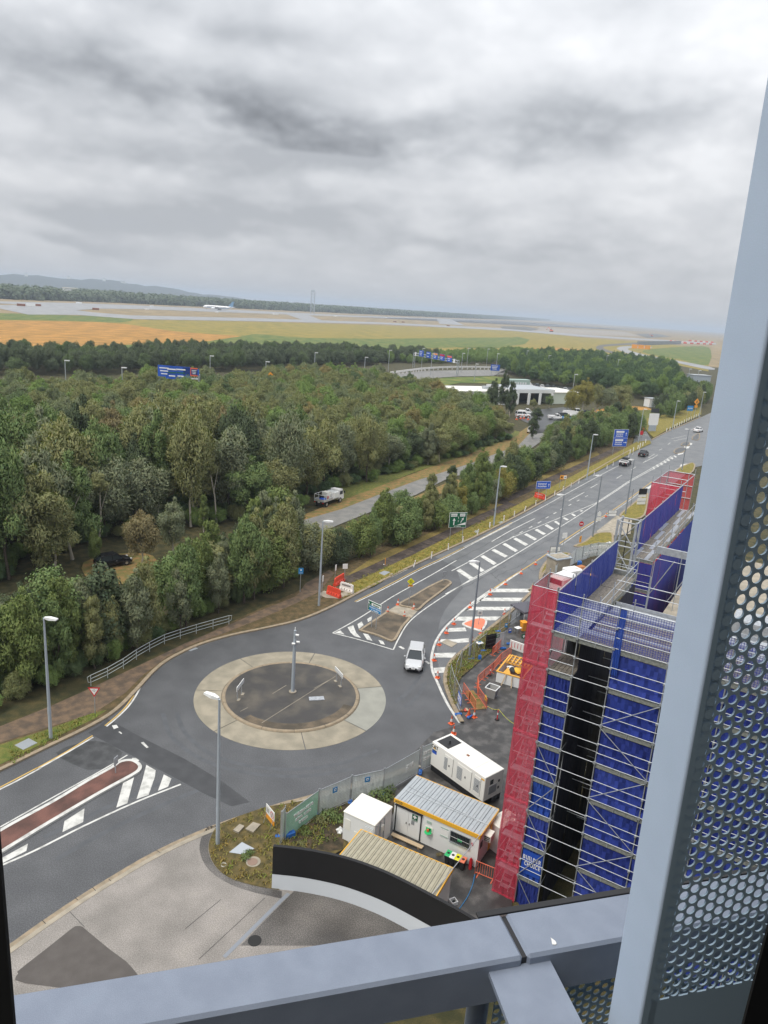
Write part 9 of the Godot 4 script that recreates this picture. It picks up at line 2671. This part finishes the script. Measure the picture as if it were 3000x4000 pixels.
	for q in [[P(594.1,-1657), P(606.6,-1584), 8, "upper left row"], [P(716.9,-1874), P(783.7,-1889), 9, "upper right row"], [P(553.6,-1509), P(684.8,-1641), 12, "lower row"]]:
		for k in q[2]:
			o = thing("water_barrier", "%s far plastic water barrier in the %s beyond the bend" % ["red" if k % 2 == 0 else "white", q[3]], "barrier", v3(q[0].lerp(q[1], (k + 0.5) / q[2])), yaw_of(q[1] - q[0]), "red and white barriers on the airfield, %s" % q[3])
			var L: float = (q[1] - q[0]).length() / q[2]
			block(o, "body", Vector3(0, 1.4, 0), Vector3(L * 0.97, 2.8, 1.6), M["barrier_red"] if k % 2 == 0 else M["barrier_white"])
	o = thing("site_hoarding", "long grey hoarding beside the curving white road", "hoarding", v3((P(363.7,-1151) + P(547.7,-1468)) / 2.0), yaw_of(P(547.7,-1468) - P(363.7,-1151)))
	var hl := (P(547.7,-1468) - P(363.7,-1151)).length()
	for k in 14:
		block(o, "panel", Vector3(-hl / 2.0 + hl * (k + 0.5) / 14.0, 3.0, 0), Vector3(hl / 14.0 - 0.6, 6.0, 0.5), M["hoarding"])
	o = thing("orange_boards", "row of orange boards beside the curving white road", "boards", Q(315.3,0,-979.4), 0.2)
	for k in 3:
		block(o, "board", Vector3(-9.0 + 9.0 * k, 3.0, 0), Vector3(8.0, 5.0, 0.5), M["sign_orange"])
	o = thing("lattice_tower", "pale lattice tower standing above the far shore forest", "tower", Vector3(P(-218.7,-1940).x, 0, P(-218.7,-1940).y), 0.0)
	var tz: float = P(-218.7,-1940).length()
	var th := 30.0 + tz * 0.0125
	var ww := tz * 0.0022
	for x in [-1.0, 1.0]:
		for z in [-1.0, 1.0]:
			pipe(o, "leg", Vector3(x * ww, 0, z * ww), Vector3(x * ww, th, z * ww), ww * 0.13, M["lamp_grey"])
	for k in 7:
		pipe(o, "brace", Vector3(-ww, th * k / 7.0, ww), Vector3(ww, th * (k + 1) / 7.0, ww), ww * 0.09, M["lamp_grey"])
		pipe(o, "ring", Vector3(-ww, th * k / 7.0, ww), Vector3(ww, th * k / 7.0, ww), ww * 0.09, M["lamp_grey"])
	block(o, "platform", Vector3(0, th, 0), Vector3(ww * 2.2, ww * 0.9, ww * 2.2), M["lamp_grey"])
	var hs := [[-2360, -3720, 66, 46.0, "long white building on the hill at far left"], [-2180, -3830, 56, 22.0, "small white building right of the long one on the hill"], [-1830, -4230, 68, 16.0, "small white house high on the hill, left of the pair"], [-1690, -4380, 70, 16.0, "small white house high on the hill"], [-1600, -4430, 64, 26.0, "wide white house at the right end of the hilltop"], [-1990, -4080, 64, 16.0, "small pale house in the middle of the hill"]]
	for q in hs:
		o = thing("hill_house", q[4], "house", Vector3(q[0], q[2] - 14.0, q[1]), 0.3)
		block(o, "wall", Vector3(0, 7.0, 0), Vector3(q[3], 14.0, q[3] * 0.6), M["cabin_white"])
		block(o, "roof", Vector3(0, 14.6, 0), Vector3(q[3] * 1.1, 1.2, q[3] * 0.7), M["roof_grey"])
	var fs: Vector2 = (P(-547.1,-1269)).normalized() * 1650.0
	o = thing("forest_shed", "white shed roof among the far forest trees at left", "shed", v3(fs), 0.3)
	block(o, "wall", Vector3(0, 10.5, 0), Vector3(26.0, 21.0, 14.0), M["cabin_white"])
	block(o, "roof", Vector3(0, 21.8, 0), Vector3(28.0, 1.6, 16.0), M["cabin_cream"])

# ---------- the balcony outside the window ----------
const FW := Vector3(0.9604, 0, -0.2787)
const FN := Vector3(-0.2787, 0, -0.9604)

func fp(w: float, y: float, n: float) -> Vector3:
	return FW * w + FN * n + Vector3(0, y, 0)

func fb(w: float, y: float, n: float) -> Transform3D:
	return Transform3D(Basis(FW, Vector3.UP, -FN), fp(w, y, n))

func balcony() -> void:
	var bd := thing("control_building", "tall grey building behind the window and the balcony", "building")
	var bw := S()
	bxt(bw, fb(13.6, 20.0, -4.5), Vector3(30.0, 44.0, 8.0))
	bxt(bw, fb(1.0, 14.7, 0.01), Vector3(6.0, 29.4, 0.22))
	put("wall", bw, M["shell"], bd)
	var o := thing("balcony_rail", "thick blue grey steel balcony rail in two lengths along the bottom", "railing")
	var gap := P(0.41,-1.69)
	var gw := Vector3(gap.x, 0, gap.y).dot(FW)
	for q in [[-1.6, gw - 0.006], [gw + 0.006, 3.0]]:
		var s := S()
		var t := fb((q[0] + q[1]) / 2.0, 28.33, 1.432)
		cbox(s, t, Vector3(q[1] - q[0], 0.14, 0.148), 0.008)
		put("rail_length", s, M["rail_paint"], o)
	var sl := S()
	bxt(sl, fb(gw, 28.33, 1.432), Vector3(0.10, 0.125, 0.135))
	put("joint_sleeve", sl, M["black"], o)
	var lp := S()
	cbox(lp, fb(1.32, 28.398, 1.512), Vector3(1.06, 0.006, 0.02), 0.001)
	put("edge_flange", lp, M["black"], o)
	var br := S()
	var bq := [P(0.35,-1.54),P(0.52,-1.58),P(0.57,-1.38),P(0.39,-1.36)]
	flat_tris(br, bq, 28.372)
	flat_tris(br, bq, 28.358, false)
	for k in 4:
		quad(br, v3(bq[k], 28.358), v3(bq[(k + 1) % 4], 28.358), v3(bq[(k + 1) % 4], 28.372), v3(bq[k], 28.372), v3((bq[0] + bq[2]) / 2.0, 28.365))
	put("flat_bracket", br, M["rail_paint"], o)
	var sm := S()
	prism(sm, smooth([P(0.53,-1.61),P(0.53,-1.61),P(0.54,-1.6),P(0.54,-1.59),P(0.53,-1.59),P(0.53,-1.6)], 3, true), 28.399, 28.4025)
	tag(put("dropping", sm, M["white_paint"]), "small white bird dropping on the right length of the rail", "dropping")
	for w in [gw - 0.07, -1.2]:
		var ps := S()
		tube(ps, fp(w, 26.6, 1.45), fp(w, 28.27, 1.45), 0.03, 0.03, 14)
		put("post", ps, M["rail_paint"], o)
	o = thing("perforated_screen", "lower dark perforated metal screen below the balcony rail", "screen")
	putm("sheet", perforated(gw - 0.05, 2.4, 27.1, 28.26, 0.0295, 0.0105, 1.40), M["fin_dark"], o)
	o = thing("facade_fin", "tall pale blue grey metal post with a perforated sheet at the right edge", "facade panel")
	var lo := 28.0
	var hi := 31.6
	var tilt := func(y: float) -> float:
		return 0.981 + 0.0236 * (30.0 - y)
	var s := S()
	var nf := 1.10
	var nb := 1.198
	var a := [fp(tilt.call(lo), lo, nf), fp(tilt.call(hi), hi, nf), fp(tilt.call(hi), hi, nb), fp(tilt.call(lo), lo, nb)]
	var th := FW * 0.004
	quad(s, a[0], a[1], a[2], a[3], fp(2.0, 30, 1.15))
	quad(s, a[0] + th, a[1] + th, a[2] + th, a[3] + th, fp(-2.0, 30, 1.15))
	quad(s, a[2], a[3], a[3] + th, a[2] + th)
	put("side_return", s, M["fin_paint"], o)
	var m := S()
	var rr := 0.006
	for k in 4:       # rounded fold
		var t0 := PI / 2.0 * k / 4.0
		var t1 := PI / 2.0 * (k + 1) / 4.0
		var q := []
		for e in [[t0, lo], [t1, lo], [t1, hi], [t0, hi]]:
			q.append(fp(tilt.call(e[1]) + rr - rr * cos(e[0]), e[1], nf - rr * sin(e[0])))
		quad(m, q[0], q[1], q[2], q[3], fp(1.1, 30, 1.2))
	put("fold", m, M["fin_paint"], o)
	var f := S()
	var dn := FN * 0.004
	var b := [fp(tilt.call(lo) + rr, lo, nf - rr), fp(tilt.call(hi) + rr, hi, nf - rr), fp(tilt.call(hi) + 0.040, hi, nf - rr), fp(tilt.call(lo) + 0.040, lo, nf - rr)]
	quad(f, b[0], b[1], b[2], b[3], fp(1.0, 30, 2.0))
	put("front_margin", f, M["fin_dark"], o)
	putm("perforated_sheet", perforated(1.0, 1.75, 28.51, 31.4, 0.0292, 0.0114, nf - rr, true), M["fin_dark"], o)
	var bm := S()
	bxt(bm, fb(1.42, 28.38, nf - rr + 0.002), Vector3(0.76, 0.26, 0.004))
	put("bottom_margin", bm, M["fin_dark"], o)
	o = thing("window_frame", "", "")
	o.set_meta("kind", "structure")
	var jamb := S()
	bxt(jamb, Transform3D(Basis(), Vector3(P(-0.13,-0.23).x - 0.0545, 29.6, P(-0.13,-0.23).y)), Vector3(0.1, 3.0, 0.002))
	put("left_jamb", jamb, M["frame_black"], o)
	var jr := S()
	bxt(jr, Transform3D(Basis(FW, Vector3.UP, -FN), Vector3(P(0.27,-0.44).x, 29.4, P(0.27,-0.44).y) + FW * 0.088), Vector3(0.1, 2.0, 0.002))
	put("right_jamb", jr, M["frame_black"], o)

# a sheet with round holes in staggered columns, with the thickness of its metal showing
func perforated(w0: float, w1: float, y0: float, y1: float, pitch: float, rad: float, n: float, leaning := false) -> ArrayMesh:
	var s := S()
	var cw := pitch * 0.866
	var cols := int((w1 - w0) / cw)
	var rows := int((y1 - y0) / pitch)
	var t := 0.004
	for i in cols:
		for j in rows:
			var y := y0 + pitch * (j + 0.5 + (0.5 if i % 2 else 0.0))
			var w := w0 + cw * (i + 0.5) + (0.0236 * (30.0 - y) if leaning else 0.0)
			for k in 12:
				var a0 := TAU * k / 12.0
				var a1 := TAU * (k + 1) / 12.0
				var e := []
				for a in [a0, a1]:
					var c := Vector2(cos(a), sin(a))
					var f: float = minf(cw * 0.5 / maxf(absf(c.x), 1e-5), pitch * 0.5 / maxf(absf(c.y), 1e-5))
					e.append([c * rad, c * f])
				var p := func(q: Vector2, d: float) -> Vector3:
					return fp(w + q.x - (0.0236 * q.y if leaning else 0.0), y + q.y, n + d)
				var mid: Vector3 = fp(w, y, n + 1.0)
				quad(s, p.call(e[0][0], 0), p.call(e[1][0], 0), p.call(e[1][1], 0), p.call(e[0][1], 0), mid)
				# corner filler where the rectangle's corner lies between two rays
				var cx := Vector2(signf(cos((a0 + a1) / 2.0)) * cw * 0.5, signf(sin((a0 + a1) / 2.0)) * pitch * 0.5)
				if absf(absf(e[0][1].x) - cw * 0.5) < 1e-6 != (absf(absf(e[1][1].x) - cw * 0.5) < 1e-6):
					tri(s, p.call(e[0][1], 0), p.call(cx, 0), p.call(e[1][1], 0), mid)
				quad(s, p.call(e[0][0], 0), p.call(e[1][0], 0), p.call(e[1][0], t), p.call(e[0][0], t), p.call(e[0][0] * 1.5, t * 0.5))
	return s.commit()
